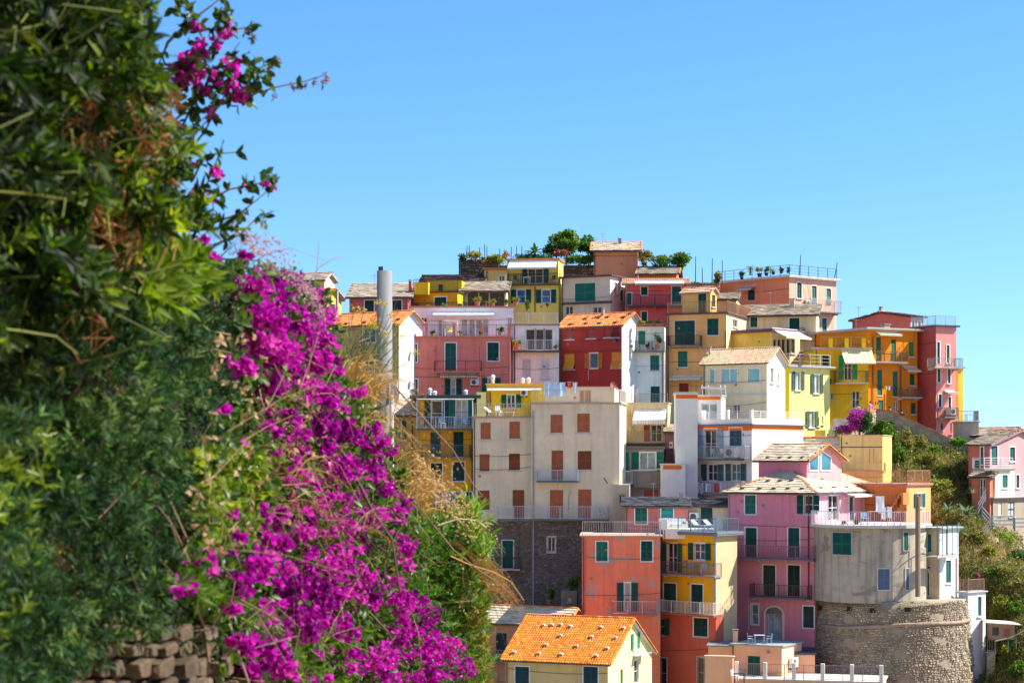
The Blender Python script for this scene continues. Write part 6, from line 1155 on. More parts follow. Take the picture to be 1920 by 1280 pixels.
q = at(YE, 'L', 1272, 1148, .5); chair(q, 'round backed pale chair on the lower balcony of the yellow fronted house', paint((.6, .45, .45)), 1.2, .9)
chair(P(1268, 992, 148.4) , 'white cushioned lounge seat on the terrace above the yellow fronted house', WP, .2, kind='sofa', cat='sofa'); chair(P(1312, 992, 148.4), 'dark framed lounger on the terrace above the yellow fronted house', LB, .9, kind='lounger', cat='lounger'); chair(P(1336, 992, 148.4), 'second dark framed lounger beside the right terrace pillar', LB, .9, kind='lounger', cat='lounger')
g = P(1420, 1203, 142.5); g.z = (HY - 1213) * 141 / F + .13
for dx, kd, lb, r_ in ((-.5, 'chair', 'pale blue chair left of the small table in front of the arched door', 1.5), (.15, 'table', 'small pale blue table in front of the arched door', 0), (.85, 'chair', 'pale blue chair right of the small table in front of the arched door', -1.5)): chair(g + Vector((dx, 0, 0)), lb, LB, r_, .85, kd, 'table' if kd == 'table' else 'chair')
chair(P(1386, 1279, 138.2), 'dark garden table on the pale terrace at the bottom', DK, 0, .9, 'table', 'table'); chair(P(1378, 1276, 139), 'white chair behind the dark table on the bottom terrace', WP, 1, .9)
q = at(OR, 'R', 1664, 677, .5); chair(q, 'dark table on the upper balcony of the orange house', paint((.2, .06, .04)), 0, .9, 'table', 'table'); q = at(OR, 'R', 1700, 743, .5); chair(q, 'brown chair on the lower balcony of the orange house', paint((.2, .06, .04)), 0, .9)
chair(P(988, 531, 191.4), 'white table on the loggia of the tall yellow house', WP, 0, .8, 'table', 'table'); chair(P(968, 531, 191.4), 'dark chair at the left of the yellow house loggia', DK, .5, .9); chair(P(1037, 531, 191.3), 'dark chair at the right of the yellow house loggia', DK, -.5, .9)
chair(P(1513, 680, 171.9), 'brown chair on the terrace above the lemon yellow house', paint((.2, .1, .06)), .3); chair(P(1500, 678, 172.2), 'second brown chair, left of the first, on the lemon yellow terrace', paint((.2, .1, .06)), -.5)
chair(P(1819, 791, 171.5), 'white table on the grey platform over the sea side', WP, 0, .9, 'table', 'table')
for a in ((804, 581, 184, 9, 6, 'small potted succulent on the terrace edge of the golden yellow house', G3), (832, 581, 184, 13, 6, 'potted yellow flowers below the shuttered window of the golden house', G3), (862, 580, 184, 14, 5, 'long terracotta box on the right end of the golden house terrace', G1),
          (895, 573, 182.5, 19, 10, 'round potted bush with yellow flowers before the dark glazed front', G3), (911, 573, 182.5, 9, 4, 'tiny terracotta pot right of the round potted bush', G1), (924, 573, 182.5, 14, 6, 'spreading potted plant in the middle of the dark glazed front', G3), (949, 572, 182.5, 12, 6, 'potted plant with pale leaves at the right of the dark glazed front', G1), (967, 572, 182.5, 17, 9, 'round potted shrub at the corner by the tall yellow house', G3),
          (811, 631, 173.3, 11, 8, 'potted green plant at the left of the pink house terrace', G1), (863, 630, 173.3, 9, 8, 'yellow potted plant beside the swing seat', G3), (901, 629, 173.3, 8, 5, 'small dark potted plant next to a pink pillar', OLIVE), (938, 628, 173.3, 15, 9, 'large potted jade plant at the right of the pink house terrace', G2),
          (969, 655, 176.2, 22, 12, 'big yellow green potted bush on the white balcony', G3), (1042, 655, 176.2, 6, 6, 'small flower pot at the right end of the white balcony', G1), (1181, 655, 177, 12, 7, 'low potted plant at the left of the mint loggia', G1), (1215, 655, 177, 10, 8, 'small potted plant in the middle of the mint loggia', G2), (1233, 653, 177, 18, 20, 'tall potted shrub at the right of the mint loggia', G2),
          (1169, 828, 164.8, 13, 9, 'potted plant with broad leaves beside the spiral stair', G3), (988, 584, 189, 11, 22, 'tall potted oleander before the tall yellow house', G1), (1027, 577, 190, 7, 8, 'hanging spider plant under the right window of the tall yellow house', G1), (905, 493, 205.5, 12, 7, 'orange flower pot on the rubble wall of the hilltop garden', G1),
          (1031, 1132, 152, 22, 22, 'potted shrub with orange flowers at the foot of the stone base', G1)):
    pot_plant(*a[:3], a[3], a[4], a[5], a[6])
bush('shrub', 'leafy shrub growing above the small stone block by the coral house', 'shrub', 1077, 1090, 150, 16, 18, 900, G1, .16, k=10)
h = House('stone_block', 'small stone block with a square hole at the foot of the coral house', 1082, 149.5, 3, 1052, None, 1107, 1300, p((.24, .2, .17), .9), cat='wall', depth=3); h.w('L', 1065, 1121, 1071, 1127, 'glass', fr=None); h.done()
for i, x in enumerate((1200, 1218, 1236)):
    b = P(x, 612, 176.8); root = thing('planter_box', ('left', 'middle', 'right')[i] + ' terracotta planter box on top of the mint loggia', 'planter', b); s = 176.8 / F; MB().wbox(b.x - 7.5 * s, b.x + 7.5 * s, b.y - .2, b.y + .2, b.z, b.z + 6 * s).obj('box', paint((.42, .14, .07), .8), root)
    pos = clumpy(150, b + Z * 8 * s, (8 * s, .25, 4 * s), 6); V, Fc, ow = scatter(DIA_V, DIA_F, pos, rand_rot(150, (0, 0, 1)), np.full(150, .2)); np_obj('leaves', V, Fc, RS.rand(150)[ow], leafmat(G3 if i == 0 else G2), root, kind='stuff')
def person(px, py, Y, lb, shirt, trous, hair, face=0., ht=1.68, arms=0):
    """py = top of the head"""
    top = P(px, py, Y); b = top - Z * ht; root = thing('person', lb, 'person', b); k = ht / 1.7
    J = [(0, 0, .93, .13), (0, 0, 1.15, .115), (0, 0, 1.38, .135), (0, 0, 1.46, .05), (0, -.01, 1.53, .05), (0, -.01, 1.60, .095), (0, 0, 1.67, .07)]
    E = [(0, 1), (1, 2), (2, 3), (3, 4), (4, 5), (5, 6)]
    for sgn in (-1, 1):
        n = len(J); J += [(sgn * .1, 0, .86, .09), (sgn * .11, -.02, .48, .06), (sgn * .11, .02, .08, .04), (sgn * .12, -.12, .04, .035)]; E += [(0, n), (n, n + 1), (n + 1, n + 2), (n + 2, n + 3)]
        n = len(J); J += [(sgn * .19, 0, 1.38, .055), (sgn * .25, -.02, 1.12, .042), (sgn * (.24 if not arms else .15), -.18 - .15 * arms, 1.0 + .1 * arms, .03), (sgn * (.22 if not arms else .08), -.26 - .18 * arms, .98 + .12 * arms, .028)]; E += [(2, n), (n, n + 1), (n + 1, n + 2), (n + 2, n + 3)]
    me = bpy.data.meshes.new('body'); me.from_pydata([(x * k, y * k, z * k) for x, y, z, r in J], E, []); o = bpy.data.objects.new('tmp', me); COL.objects.link(o); m = o.modifiers.new('s', 'SKIN')
    for i, v in enumerate(me.skin_vertices[0].data): v.radius = (J[i][3] * k * (1.15 if i in (0, 1, 2) else 1), J[i][3] * k * (.8 if i in (0, 1, 2) else 1)); v.use_root = i == 0
    o.modifiers.new('d', 'SUBSURF').levels = 1; o.modifiers['d'].render_levels = 1; dg = bpy.context.evaluated_depsgraph_get(); dg.update(); me2 = bpy.data.meshes.new_from_object(o.evaluated_get(dg)); bpy.data.objects.remove(o)
    me2.materials.clear()
    for c in ((.48, .27, .18), shirt, trous): me2.materials.append(paint(c, .8))
    for pl in me2.polygons: z = pl.center.z / k; x = abs(pl.center.x) / k; pl.material_index = 2 if z < .93 and x < .2 else (1 if z < 1.44 and (x < .2 or z > 1.15) else 0)
    ob = bpy.data.objects.new('body', me2); COL.objects.link(ob); ob.parent = root; root.rotation_euler = (0, 0, face)
    hb_ = MB(); n0 = 0
    for i in range(6):
        for j in range(10): a, e = j * .6283, i / 5 * 1.9; hb_.v.append(b + Vector((math.sin(e) * math.cos(a) * .098, .015 + math.sin(e) * math.sin(a) * .11, 1.605 + math.cos(e) * .105)) * 1.0)
    for i in range(5):
        for j in range(10): hb_.f.append((i * 10 + j, i * 10 + (j + 1) % 10, (i + 1) * 10 + (j + 1) % 10, (i + 1) * 10 + j)); hb_.t.append(.5)
    hb_.obj('hair', paint(hair, .8), root, smooth=True); return root
person(1691, 768, 171.6, 'person in a dark shirt leaning at the path wall', (.03, .03, .04), (.05, .05, .1), (.02, .015, .01), .3)
person(1686, 771, 171.7, 'person in brown behind the one in the dark shirt', (.2, .1, .06), (.05, .05, .1), (.03, .02, .01), -.4, 1.6)
person(1669, 762, 171.6, 'person in a dark red top standing alone at the path wall', (.18, .03, .03), (.05, .05, .1), (.03, .02, .01), .8)
person(1632, 752, 171.4, 'person in a pale pink top above the magenta bush', (.7, .3, .4), (.4, .35, .3), (.08, .04, .02), .5)
person(1608, 757, 171.4, 'person in a light shirt at the door of the golden yellow house', (.6, .62, .65), (.1, .12, .2), (.02, .015, .01), -.5)
q = at(WB, 'L', 1315, 896, .75); person(1315, 896, q.y, 'person hanging laundry on the lower balcony of the white house', (.2, .25, .35), (.3, .3, .3), (.25, .15, .08), 0, 1.62, 1)
# ================================================================ unseen valley and viewer's slope, added to bounce warm light onto the house fronts
gx, gy = np.meshgrid(np.arange(-260, 261, 6.0), np.arange(-200, 141, 4.0))
gzv = np.interp(gy.ravel(), [-200, -60, -4, 4, 14, 60, 120, 141], [85, 38, 2.5, -2.2, -10, -36, -33, -24]) + RS.randn(gx.size) * .5; gzv = np.where((np.abs(gx.ravel()) < 8) & (gy.ravel() > -9) & (gy.ravel() < 6), np.minimum(gzv, -1.7), gzv)
ny, nx = gx.shape; V = np.stack([gx.ravel(), gy.ravel(), gzv], 1); ii = (np.arange(ny - 1)[:, None] * nx + np.arange(nx - 1)[None]).ravel(); Fq = np.stack([ii, ii + 1, ii + nx + 1, ii + nx], 1)
t = NT('bounce_slope'); n1 = t.noise(.08, 8, rough=.7); n2 = t.noise(1.2, 8, rough=.7); t.base(t.mix(t.ramp(n1, [(.4, 0.), (.6, 1.)]), (.36, .27, .16), t.mix(t.ramp(n2, [(.4, 0.), (.6, 1.)]), (.44, .34, .22), (.28, .22, .11))))
struct(np_obj('bounce_valley_ground', V, Fq, np.full(len(Fq), .5), t.m, smooth=True))

# ================================================================ foreground: bank, shrubs, bougainvillea
EDGE = [(-200, 300), (0, 300), (100, 300), (200, 335), (300, 365), (400, 400), (450, 425), (500, 520), (560, 610), (640, 635), (700, 680), (760, 715), (800, 740), (900, 765), (960, 800), (1000, 850), (1050, 895), (1100, 910), (1200, 915), (1300, 930), (1500, 950)]
def edge(py): return float(np.interp(py, [e[0] for e in EDGE], [e[1] for e in EDGE]))
def Yd(px): return 3.7 + .7 * min(max(px, -200), 300) / 300 + max(0, px - 300) / 600 * 5.4
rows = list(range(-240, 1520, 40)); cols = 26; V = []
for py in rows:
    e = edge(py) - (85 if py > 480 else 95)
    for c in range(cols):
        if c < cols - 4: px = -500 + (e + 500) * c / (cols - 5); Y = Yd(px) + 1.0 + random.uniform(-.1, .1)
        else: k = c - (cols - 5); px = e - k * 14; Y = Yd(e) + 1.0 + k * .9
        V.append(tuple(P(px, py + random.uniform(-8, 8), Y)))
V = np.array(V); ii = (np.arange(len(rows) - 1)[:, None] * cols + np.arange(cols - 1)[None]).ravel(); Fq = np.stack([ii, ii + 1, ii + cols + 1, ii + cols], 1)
t = NT('shade_dark_earth'); t.base(t.mix(t.ramp(t.noise(9, 8, rough=.7), [(.4, 0.), (.6, 1.)]), (.012, .012, .006), (.03, .024, .012))); t.bump(t.noise(30, 5), 1, .03)  # near-black soil: the shade inside the shrubs put into its colour
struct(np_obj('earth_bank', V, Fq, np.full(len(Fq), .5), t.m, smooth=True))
def in_poly(n, poly, ymap=None, off=(0., .1)):
    xs = [q[0] for q in poly]; ys = [q[1] for q in poly]; out = []
    while len(out) < n:
        x = random.uniform(min(xs), max(xs)); y = random.uniform(min(ys), max(ys))
        if inside(poly, x, y): Y = (ymap or Yd)(x) + random.uniform(*off); out.append(tuple(P(x, y, Y)))
    return np.array(out)
def clumps(n, poly, k, sig, off, ymap=None, deep=.35, dsp=.06):
    """tufts gathered into k sprays with dark gaps between them, plus a thinner deep layer"""
    c = in_poly(k, poly, ymap, off); i = RS.randint(0, k, int(n * (1 - deep))); s = (.5 + RS.rand(k))[i]; q = c[i].copy(); sg = sig * q[:, 1] / F * s
    q[:, 0] += RS.normal(size=len(i)) * sg; q[:, 2] += RS.normal(size=len(i)) * sg; q[:, 1] += RS.normal(size=len(i)) * dsp; return np.concatenate([q, in_poly(n - len(i), poly, ymap, (off[1] + .05, off[1] + .55))])
def norm(a): return a / np.linalg.norm(a, axis=-1, keepdims=True)
def tufts(pos, per, L, ax, spread=.9, jit=.5, var=.3, stem=0.):
    """whorls of leaves: positions, frames, sizes of every leaf; ax = mean direction the shoots point to"""
    n = len(pos); a = norm(np.array(ax)[None] + RS.normal(size=(n, 3)) * jit); a = np.repeat(a, per, 0); b = np.repeat(pos, per, 0)
    r = RS.normal(size=(n * per, 3)); r -= (r * a).sum(1)[:, None] * a; r = norm(r); th = spread * (.35 + .65 * RS.rand(n * per)); d = a * np.cos(th)[:, None] + r * np.sin(th)[:, None]
    nn = norm(a - (a * d).sum(1)[:, None] * d + 1e-6); sd = np.cross(nn, d); R = np.stack([d, sd, nn], 2)
    if stem: b = b + a * (RS.rand(n * per) * stem)[:, None]
    return b, R, L * (1 - var + 2 * var * RS.rand(n * per))
_tm = {}
def leaf_parts(root, name, tv, tf, pos, R, size, T, mat, most=300, rest='foliage', smooth=True, score=None):
    """the leaves that show largest as objects of their own, the others joined"""
    sc = size / pos[:, 1] * (1 if score is None else score) * (1.3 - .6 * (pos[:, 1] - pos[:, 1].min()) / (np.ptp(pos[:, 1]) + 1e-6)); idx = np.argsort(-sc); big, small = idx[:most], idx[most:]
    V, Fc, ow = scatter(tv, tf, pos[small], R[small], size[small]); np_obj(rest, V, Fc, T[small][ow], mat, root, kind='stuff', smooth=smooth)
    key = (id(tv), mat.name, name)
    if key not in _tm:
        ms = []
        for k in range(5):
            m = bpy.data.meshes.new(name); m.from_pydata(tv.tolist(), [], tf.tolist()); a = m.attributes.new('tint', 'FLOAT', 'FACE'); a.data.foreach_set('value', np.full(len(tf), .1 + .2 * k, 'f')); m.materials.append(mat)
            if smooth: m.polygons.foreach_set('use_smooth', np.ones(len(tf), bool))
            ms.append(m)
        _tm[key] = ms
    ms = _tm[key]; o3 = Vector(root.location)
    for i in big:
        o = bpy.data.objects.new(name, ms[int(min(4, T[i] * 5))]); COL.objects.link(o); o.parent = root; s_ = float(size[i]); r = R[i]
        o.matrix_local = Matrix(((r[0, 0] * s_, r[0, 1] * s_, r[0, 2] * s_, pos[i, 0] - o3.x), (r[1, 0] * s_, r[1, 1] * s_, r[1, 2] * s_, pos[i, 1] - o3.y), (r[2, 0] * s_, r[2, 1] * s_, r[2, 2] * s_, pos[i, 2] - o3.z), (0, 0, 0, 1)))
def tintof(n, m=.5, s=.24): return np.clip(m + s * RS.randn(n), 0, 1)
def stems(root, starts, ends, r, m, sag=.0, wob=.02, name='stems'):
    mb = MB()
    for a, b in zip(starts, ends):
        a, b = Vector(a), Vector(b); L = (b - a).length; off = Vector(RS.normal(size=3)) * wob * 4; mb.tube([a, a.lerp(b, .33) + off * .6 + Z * sag * L, a.lerp(b, .66) + off + Z * sag * L, b], r * random.uniform(.7, 1.2), 5, r * .45)
    return mb.obj(name, m, root, kind='stuff')
TWIG, DTWIG = paint((.16, .10, .07), .8), paint((.40, .26, .15), .8)
LV, LF = leaf_tpl(.115, .22, .3, 4); NV, NF = leaf_tpl(.085, .25, .25, 2); OV, OF = leaf_tpl(.28, .15, .35, 3)
# --- broad-leaved shrub, upper left
A1 = [(-120, -160), (255, -160), (262, 0), (262, 90), (300, 180), (325, 260), (345, 330), (380, 400), (375, 450), (320, 500), (250, 560), (150, 640), (-120, 660)]
root = thing('broadleaf_shrub', 'leafy green shrub with long narrow leaves filling the upper left corner', 'shrub', P(-60, 700, 4.3))
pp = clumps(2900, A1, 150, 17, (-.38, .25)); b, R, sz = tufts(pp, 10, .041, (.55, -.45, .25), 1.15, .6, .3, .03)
px_ = b[:, 0] / b[:, 1] * F + CX; T = np.clip(.16 + .32 * np.clip((px_ - 40) / 260, 0, 1) + .16 * RS.randn(len(b)) + np.repeat(.2 * RS.randn(len(pp)), 10), 0, 1)  # tint rises rightward: dark interior and sunlit edge put into the leaf colour
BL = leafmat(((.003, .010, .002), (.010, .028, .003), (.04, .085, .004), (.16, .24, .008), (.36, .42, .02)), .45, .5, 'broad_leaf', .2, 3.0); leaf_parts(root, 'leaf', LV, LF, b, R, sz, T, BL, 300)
e = pp[:220]; stems(root, e + np.array([-.12, .12, -.14]), e, .0025, paint((.10, .12, .03), .7))
e = in_poly(60, A1, off=(-.3, .1)); stems(root, e, e + RS.normal(size=(60, 3)) * .09, .0022, paint((.20, .22, .05), .6), wob=.006, name='shoots')
dd = in_poly(260, [(60, 120), (160, 100), (340, 180), (340, 330), (280, 420), (200, 560), (120, 520), (160, 300)], off=(-.25, .1)); b, R, sz = tufts(dd, 5, .035, (.2, -.3, -.5), 1.3, .9); leaf_parts(root, 'dry_leaf', NV, NF, b, R, sz, tintof(len(b)), leafmat(((.16, .06, .02), (.28, .11, .03), (.40, .20, .07)), .3, .7, 'dry_leaf'), 40, 'dry_foliage')
pp = in_poly(45, [(290, 470), (380, 470), (400, 540), (330, 590), (250, 560)], off=(-.35, -.05)); b, R, sz = tufts(pp, 8, .055, (.6, -.5, .2), 1.1, .5); leaf_parts(root, 'bright_leaf', LV, LF, b, R, sz, tintof(len(b), .5), leafmat(((.04, .10, .006), (.12, .20, .01), (.26, .34, .03)), .5, .5, 'bright_leaf', .2), 40, 'bright_foliage')
# hanging brown roots
root = thing('dry_vine', 'brown dried vine hanging in the shade of the leafy shrub', 'vine', P(160, 600, 4.1)); s0 = in_poly(26, [(130, 420), (185, 430), (180, 600), (140, 590)], off=(-.28, -.15)); stems(root, s0, s0 + np.array([0, 0, -.07]) + RS.normal(size=(26, 3)) * .02, .0022, paint((.30, .13, .05), .8), wob=.008, name='tendrils'); s0 = in_poly(14, [(225, 350), (285, 370), (275, 470), (240, 470)], off=(-.28, -.2)); stems(root, s0, s0 + np.array([.0, 0, -.06]) + RS.normal(size=(14, 3)) * .02, .0025, paint((.36, .18, .07), .8), wob=.01, name='tendrils')
# --- fine-leaved grey green shrub, lower left
A2 = [(-120, 600), (120, 640), (200, 560), (300, 500), (380, 470), (430, 560), (440, 700), (420, 820), (360, 940), (320, 1040), (300, 1130), (180, 1150), (130, 1290), (120, 1420), (-120, 1420)]
root = thing('fine_leaved_shrub', 'grey green shrub with soft needle like leaves filling the lower left', 'shrub', P(-40, 1400, 4.8))
Y2 = lambda x: Yd(x) + .25
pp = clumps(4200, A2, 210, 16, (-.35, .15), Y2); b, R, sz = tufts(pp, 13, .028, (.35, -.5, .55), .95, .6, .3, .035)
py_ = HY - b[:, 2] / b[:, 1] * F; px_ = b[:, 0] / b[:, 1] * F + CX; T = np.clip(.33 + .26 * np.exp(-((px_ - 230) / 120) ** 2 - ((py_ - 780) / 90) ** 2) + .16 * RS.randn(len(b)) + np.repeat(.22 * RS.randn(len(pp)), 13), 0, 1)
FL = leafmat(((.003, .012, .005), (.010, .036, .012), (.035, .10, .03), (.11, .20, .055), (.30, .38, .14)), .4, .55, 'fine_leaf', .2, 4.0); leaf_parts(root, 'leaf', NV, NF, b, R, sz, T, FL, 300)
b, R, sz = tufts(in_poly(130, [(-60, 780), (90, 800), (80, 1000), (40, 1150), (-60, 1270)], Y2, off=(-.3, .0)), 8, .04, (.5, -.4, .5), 1.1, .6); leaf_parts(root, 'yellow_leaf', NV, NF, b, R, sz, tintof(len(b)), leafmat(((.08, .14, .01), (.16, .24, .02), (.28, .36, .03)), .5, .4, 'yellow_leaf'), 60, 'yellow_foliage')
stems(root, pp[:60] + np.array([-.04, .1, -.08]), pp[:60], .0013, TWIG, wob=.006)
# --- stone wall under the shrubs
root = thing('dry_stone_wall', 'rough dry stone wall in shade at the bottom left under the shrubs', 'wall', P(300, 1340, 5.2)); BS = stone_m(((.08, .055, .035), (.15, .10, .06), (.22, .155, .095), (.10, .085, .08)), 'bank_stone'); y = 1175  # stone colours darkened, the shade on this wall put into them
CS = [(-1, -.6), (-.75, -1), (.6, -1), (1, -.8), (1, .6), (.8, 1), (-.6, 1), (-1, .8)]
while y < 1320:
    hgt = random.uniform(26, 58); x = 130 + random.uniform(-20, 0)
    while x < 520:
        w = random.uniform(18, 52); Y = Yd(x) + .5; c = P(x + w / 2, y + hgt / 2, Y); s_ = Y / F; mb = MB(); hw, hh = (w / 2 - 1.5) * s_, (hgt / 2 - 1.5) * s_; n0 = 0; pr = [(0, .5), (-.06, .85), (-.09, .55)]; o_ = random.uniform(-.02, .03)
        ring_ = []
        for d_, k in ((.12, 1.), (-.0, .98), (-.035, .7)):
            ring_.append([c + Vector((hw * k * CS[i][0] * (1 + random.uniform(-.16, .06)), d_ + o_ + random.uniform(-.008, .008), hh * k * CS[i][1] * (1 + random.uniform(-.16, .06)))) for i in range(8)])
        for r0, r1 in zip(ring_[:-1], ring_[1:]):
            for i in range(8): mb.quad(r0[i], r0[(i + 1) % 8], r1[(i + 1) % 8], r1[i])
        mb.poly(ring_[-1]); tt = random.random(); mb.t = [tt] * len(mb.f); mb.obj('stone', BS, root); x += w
    y += hgt
pp = in_poly(170, [(120, 1120), (470, 1110), (480, 1190), (380, 1240), (300, 1185), (200, 1215), (120, 1250)], Yd, off=(.2, .42)); root = bpy.data.objects['fine_leaved_shrub']; b, R, sz = tufts(pp, 10, .032, (.1, -.4, -.6), 1.0, .6); V, Fc, ow = scatter(NV, NF, b, R, sz); np_obj('hanging_foliage', V, Fc, tintof(len(b))[ow], FL, root, kind='stuff')
# --- bougainvillea
def flower_tpl():
    V = []; Fq = []
    for k in range(3):
        a = k * 2.094; tv, tf = leaf_tpl(.36, -.18, .28, 3); tv = tv * .62; ca, sa = math.cos(.95), math.sin(.95)
        x, y, z = tv.T; X = x * sa - z * ca; Zz = x * ca + z * sa; q = np.stack([X, y, Zz], 1)        # open outwards from the z axis
        Rz = np.array([[math.cos(a), -math.sin(a), 0], [math.sin(a), math.cos(a), 0], [0, 0, 1]]); q = q @ Rz.T; Fq.append(tf + sum(len(v) for v in V)); V.append(q)
    return np.concatenate(V)[:, [2, 1, 0]], np.concatenate(Fq)     # axis along x
BV, BF = flower_tpl()
CL = [(470, 540, 34), (510, 560, 38), (540, 530, 28), (585, 560, 30), (605, 592, 26), (500, 600, 38), (560, 620, 40), (608, 640, 24), (520, 660, 42), (588, 680, 34), (480, 640, 28), (560, 715, 42), (500, 720, 36), (618, 740, 28), (452, 690, 24), (668, 735, 16), (600, 800, 34), (650, 810, 28), (690, 830, 32), (718, 832, 18), (640, 880, 36), (690, 890, 32), (718, 920, 26), (580, 900, 22), (560, 850, 22), (738, 960, 24), (760, 945, 14), (700, 965, 28), (768, 1030, 15), (680, 1010, 18), (640, 985, 32), (560, 1000, 28), (480, 990, 18), (420, 960, 22), (368, 1060, 34), (350, 1100, 18), (430, 1080, 34), (480, 1060, 38), (530, 1100, 44), (590, 1120, 44), (560, 1170, 44), (640, 1180, 32), (480, 1160, 32), (500, 1220, 38), (460, 1250, 18), (530, 1252, 24), (620, 1060, 38), (680, 1080, 26), (700, 1120, 18), (750, 1130, 28), (785, 1135, 22), (805, 1165, 32), (740, 1185, 30), (790, 1212, 44), (840, 1215, 34), (720, 1235, 32), (862, 1252, 28), (805, 1262, 38), (700, 1262, 22), (440, 830, 14), (420, 770, 9), (405, 860, 9), (380, 980, 12), (330, 1105, 8), (460, 480, 9), (382, 452, 6), (400, 484, 6), (352, 460, 4), (650, 945, 22), (600, 945, 22), (540, 950, 20), (500, 900, 14), (470, 930, 12), (540, 780, 22), (570, 1060, 30), (520, 1020, 22), (640, 1240, 20)]
root = thing('bougainvillea', 'large magenta bougainvillea cascading over the bank in front of the town', 'bougainvillea', P(560, 1400, 7.2))
FP, FA = [], []
for _ in range(300):
    while True:
        x, y = random.uniform(430, 830), random.uniform(500, 1280)
        if inside([(440, 500), (600, 560), (625, 680), (730, 840), (770, 1000), (760, 1100), (860, 1220), (860, 1290), (480, 1290), (380, 1130), (430, 1000), (520, 900), (470, 700)], x, y): break
    CL.append((x, y, random.uniform(4, 17)))
for (x, y, r) in CL:
    n = int(r * r * .058) + 1; Y0 = Yd(x) - .02 + random.uniform(-.32, .32); d = RS.normal(size=(n, 3)); d = d / np.linalg.norm(d, axis=1)[:, None] * (RS.rand(n) ** .5)[:, None]
    FT = globals().setdefault('FT', []); FT.append(np.clip(random.choice((.12, .3, .42, .5, .6, .78)) + .17 * RS.randn(n), 0, 1)); FP.append(np.stack([((x + d[:, 0] * r * 1.05) - CX) / F * Y0, Y0 + d[:, 1] * r * Y0 / F * .8, (HY - (y + d[:, 2] * r)) / F * Y0], 1)); FA.append(d + np.array([.25, -.55, .25]))
FP = np.concatenate(FP); FA = norm(np.concatenate(FA) + RS.normal(size=FP.shape) * .5); nf = len(FP)
def frames(ax): r = RS.normal(size=ax.shape); r -= (r * ax).sum(1)[:, None] * ax; r = norm(r); return np.stack([ax, r, np.cross(ax, r)], 2)
BM = leafmat(MAG, .42, .5, 'bract', .2, 5.0); fsz = .036 * (.75 + .5 * RS.rand(nf)); leaf_parts(root, 'flower', BV, BF, FP, frames(FA), fsz, np.concatenate(FT), BM, 300, 'blossom', smooth=True)
pf_ = in_poly(700, [(430, 500), (600, 560), (640, 700), (740, 850), (780, 1000), (860, 1220), (860, 1290), (480, 1290), (380, 1130), (430, 900)], off=(-.3, .2)); V, Fc, ow = scatter(DIA_V, DIA_F, pf_, rand_rot(700), np.full(700, .006)); np_obj('flower_hearts', V, Fc, RS.rand(700)[ow], leafmat(((.7, .6, .35), (.8, .74, .5)), .3, name='heart'), root, kind='stuff')
BPOLY = [(430, 490), (520, 520), (600, 545), (620, 600), (630, 680), (680, 740), (735, 820), (750, 900), (775, 960), (790, 1040), (760, 1100), (840, 1180), (880, 1290), (440, 1290), (360, 1120), (330, 1040), (380, 900), (420, 780), (430, 640)]
pp = in_poly(2500, BPOLY, off=(0.0, .8)); b, R, sz = tufts(pp, 6, .034, (.4, -.5, .2), 1.2, .8, .3, .05); leaf_parts(root, 'leaf', OV, OF, b, R, sz, tintof(len(b), .42, .26), leafmat(((.015, .04, .01), (.035, .085, .012), (.08, .15, .02), (.16, .24, .03)), .45, .4, 'bougainvillea_leaf', .4, 4.), 200)
pp2 = in_poly(200, [(400, 640), (520, 600), (640, 760), (690, 860), (640, 1000), (420, 1040), (340, 1000), (390, 800)], off=(-.25, .1)); b, R, sz = tufts(pp2, 3, .02, (.3, -.5, .1), 1.3, .9); leaf_parts(root, 'dry_bract', OV, OF, b, R, sz, tintof(len(b)), leafmat(((.36, .22, .12), (.52, .36, .20), (.66, .50, .30)), .4, .7, 'dry_bract'), 60, 'dry_blossom')
e = FP[RS.permutation(nf)[:170]]; stems(root, e + np.array([-.25, .25, .12]) * (.5 + RS.rand(170))[:, None], e, .003, TWIG, wob=.02); e = in_poly(120, BPOLY, off=(-.3, 0)); stems(root, e, e + RS.normal(size=(120, 3)) * np.array([.14, .05, .14]), .0013, DTWIG, sag=.1, wob=.015, name='dry_twigs')
pp = in_poly(330, [(360, 860), (460, 820), (520, 900), (480, 1010), (380, 1020)], off=(-.1, .3)); b, R, sz = tufts(pp, 6, .03, (.4, -.5, .2), 1.2, .8); leaf_parts(root, 'yellow_leaf', OV, OF, b, R, sz, tintof(len(b)), leafmat(((.10, .16, .01), (.2, .27, .03), (.3, .36, .05)), .5, .4, 'bougainvillea_yellow'), 60, 'yellow_foliage')
# upper branch against the sky
root = thing('bougainvillea', 'bougainvillea branch with scattered magenta flowers against the sky', 'bougainvillea', P(300, 260, 5.6)); Yu = 5.6
def tubeP(mb, pts, r, r2): mb.tube([P(x, y, Yu + (k * .02)) for k, (x, y) in enumerate(pts)], r, 6, r2)
mb = MB(); BR = [[(285, 150), (315, 80), (350, 45), (395, 12), (425, -12)], [(300, 250), (340, 215), (400, 200), (470, 178), (520, 163), (570, 153), (612, 140)], [(330, 260), (360, 200), (378, 170), (410, 130), (450, 80)], [(350, 200), (400, 165), (450, 145), (500, 122), (520, 106)], [(340, 45), (380, 55), (430, 58), (470, 50), (474, 75)], [(350, 290), (385, 245), (405, 205), (440, 150)], [(370, 380), (400, 320), (420, 262)], [(375, 385), (430, 355), (480, 345), (512, 335)], [(395, 420), (450, 400), (500, 360)], [(400, 460), (450, 440), (490, 400)], [(360, 340), (385, 290), (452, 285)], [(300, 130), (340, 128), (375, 140)], [(415, 20), (425, 60), (400, 95), (380, 120)]]
for B_ in BR: tubeP(mb, B_, .007 if B_ is BR[0] else .004, .0016)
mb.obj('branches', paint((.14, .11, .11), .7), root, kind='stuff')
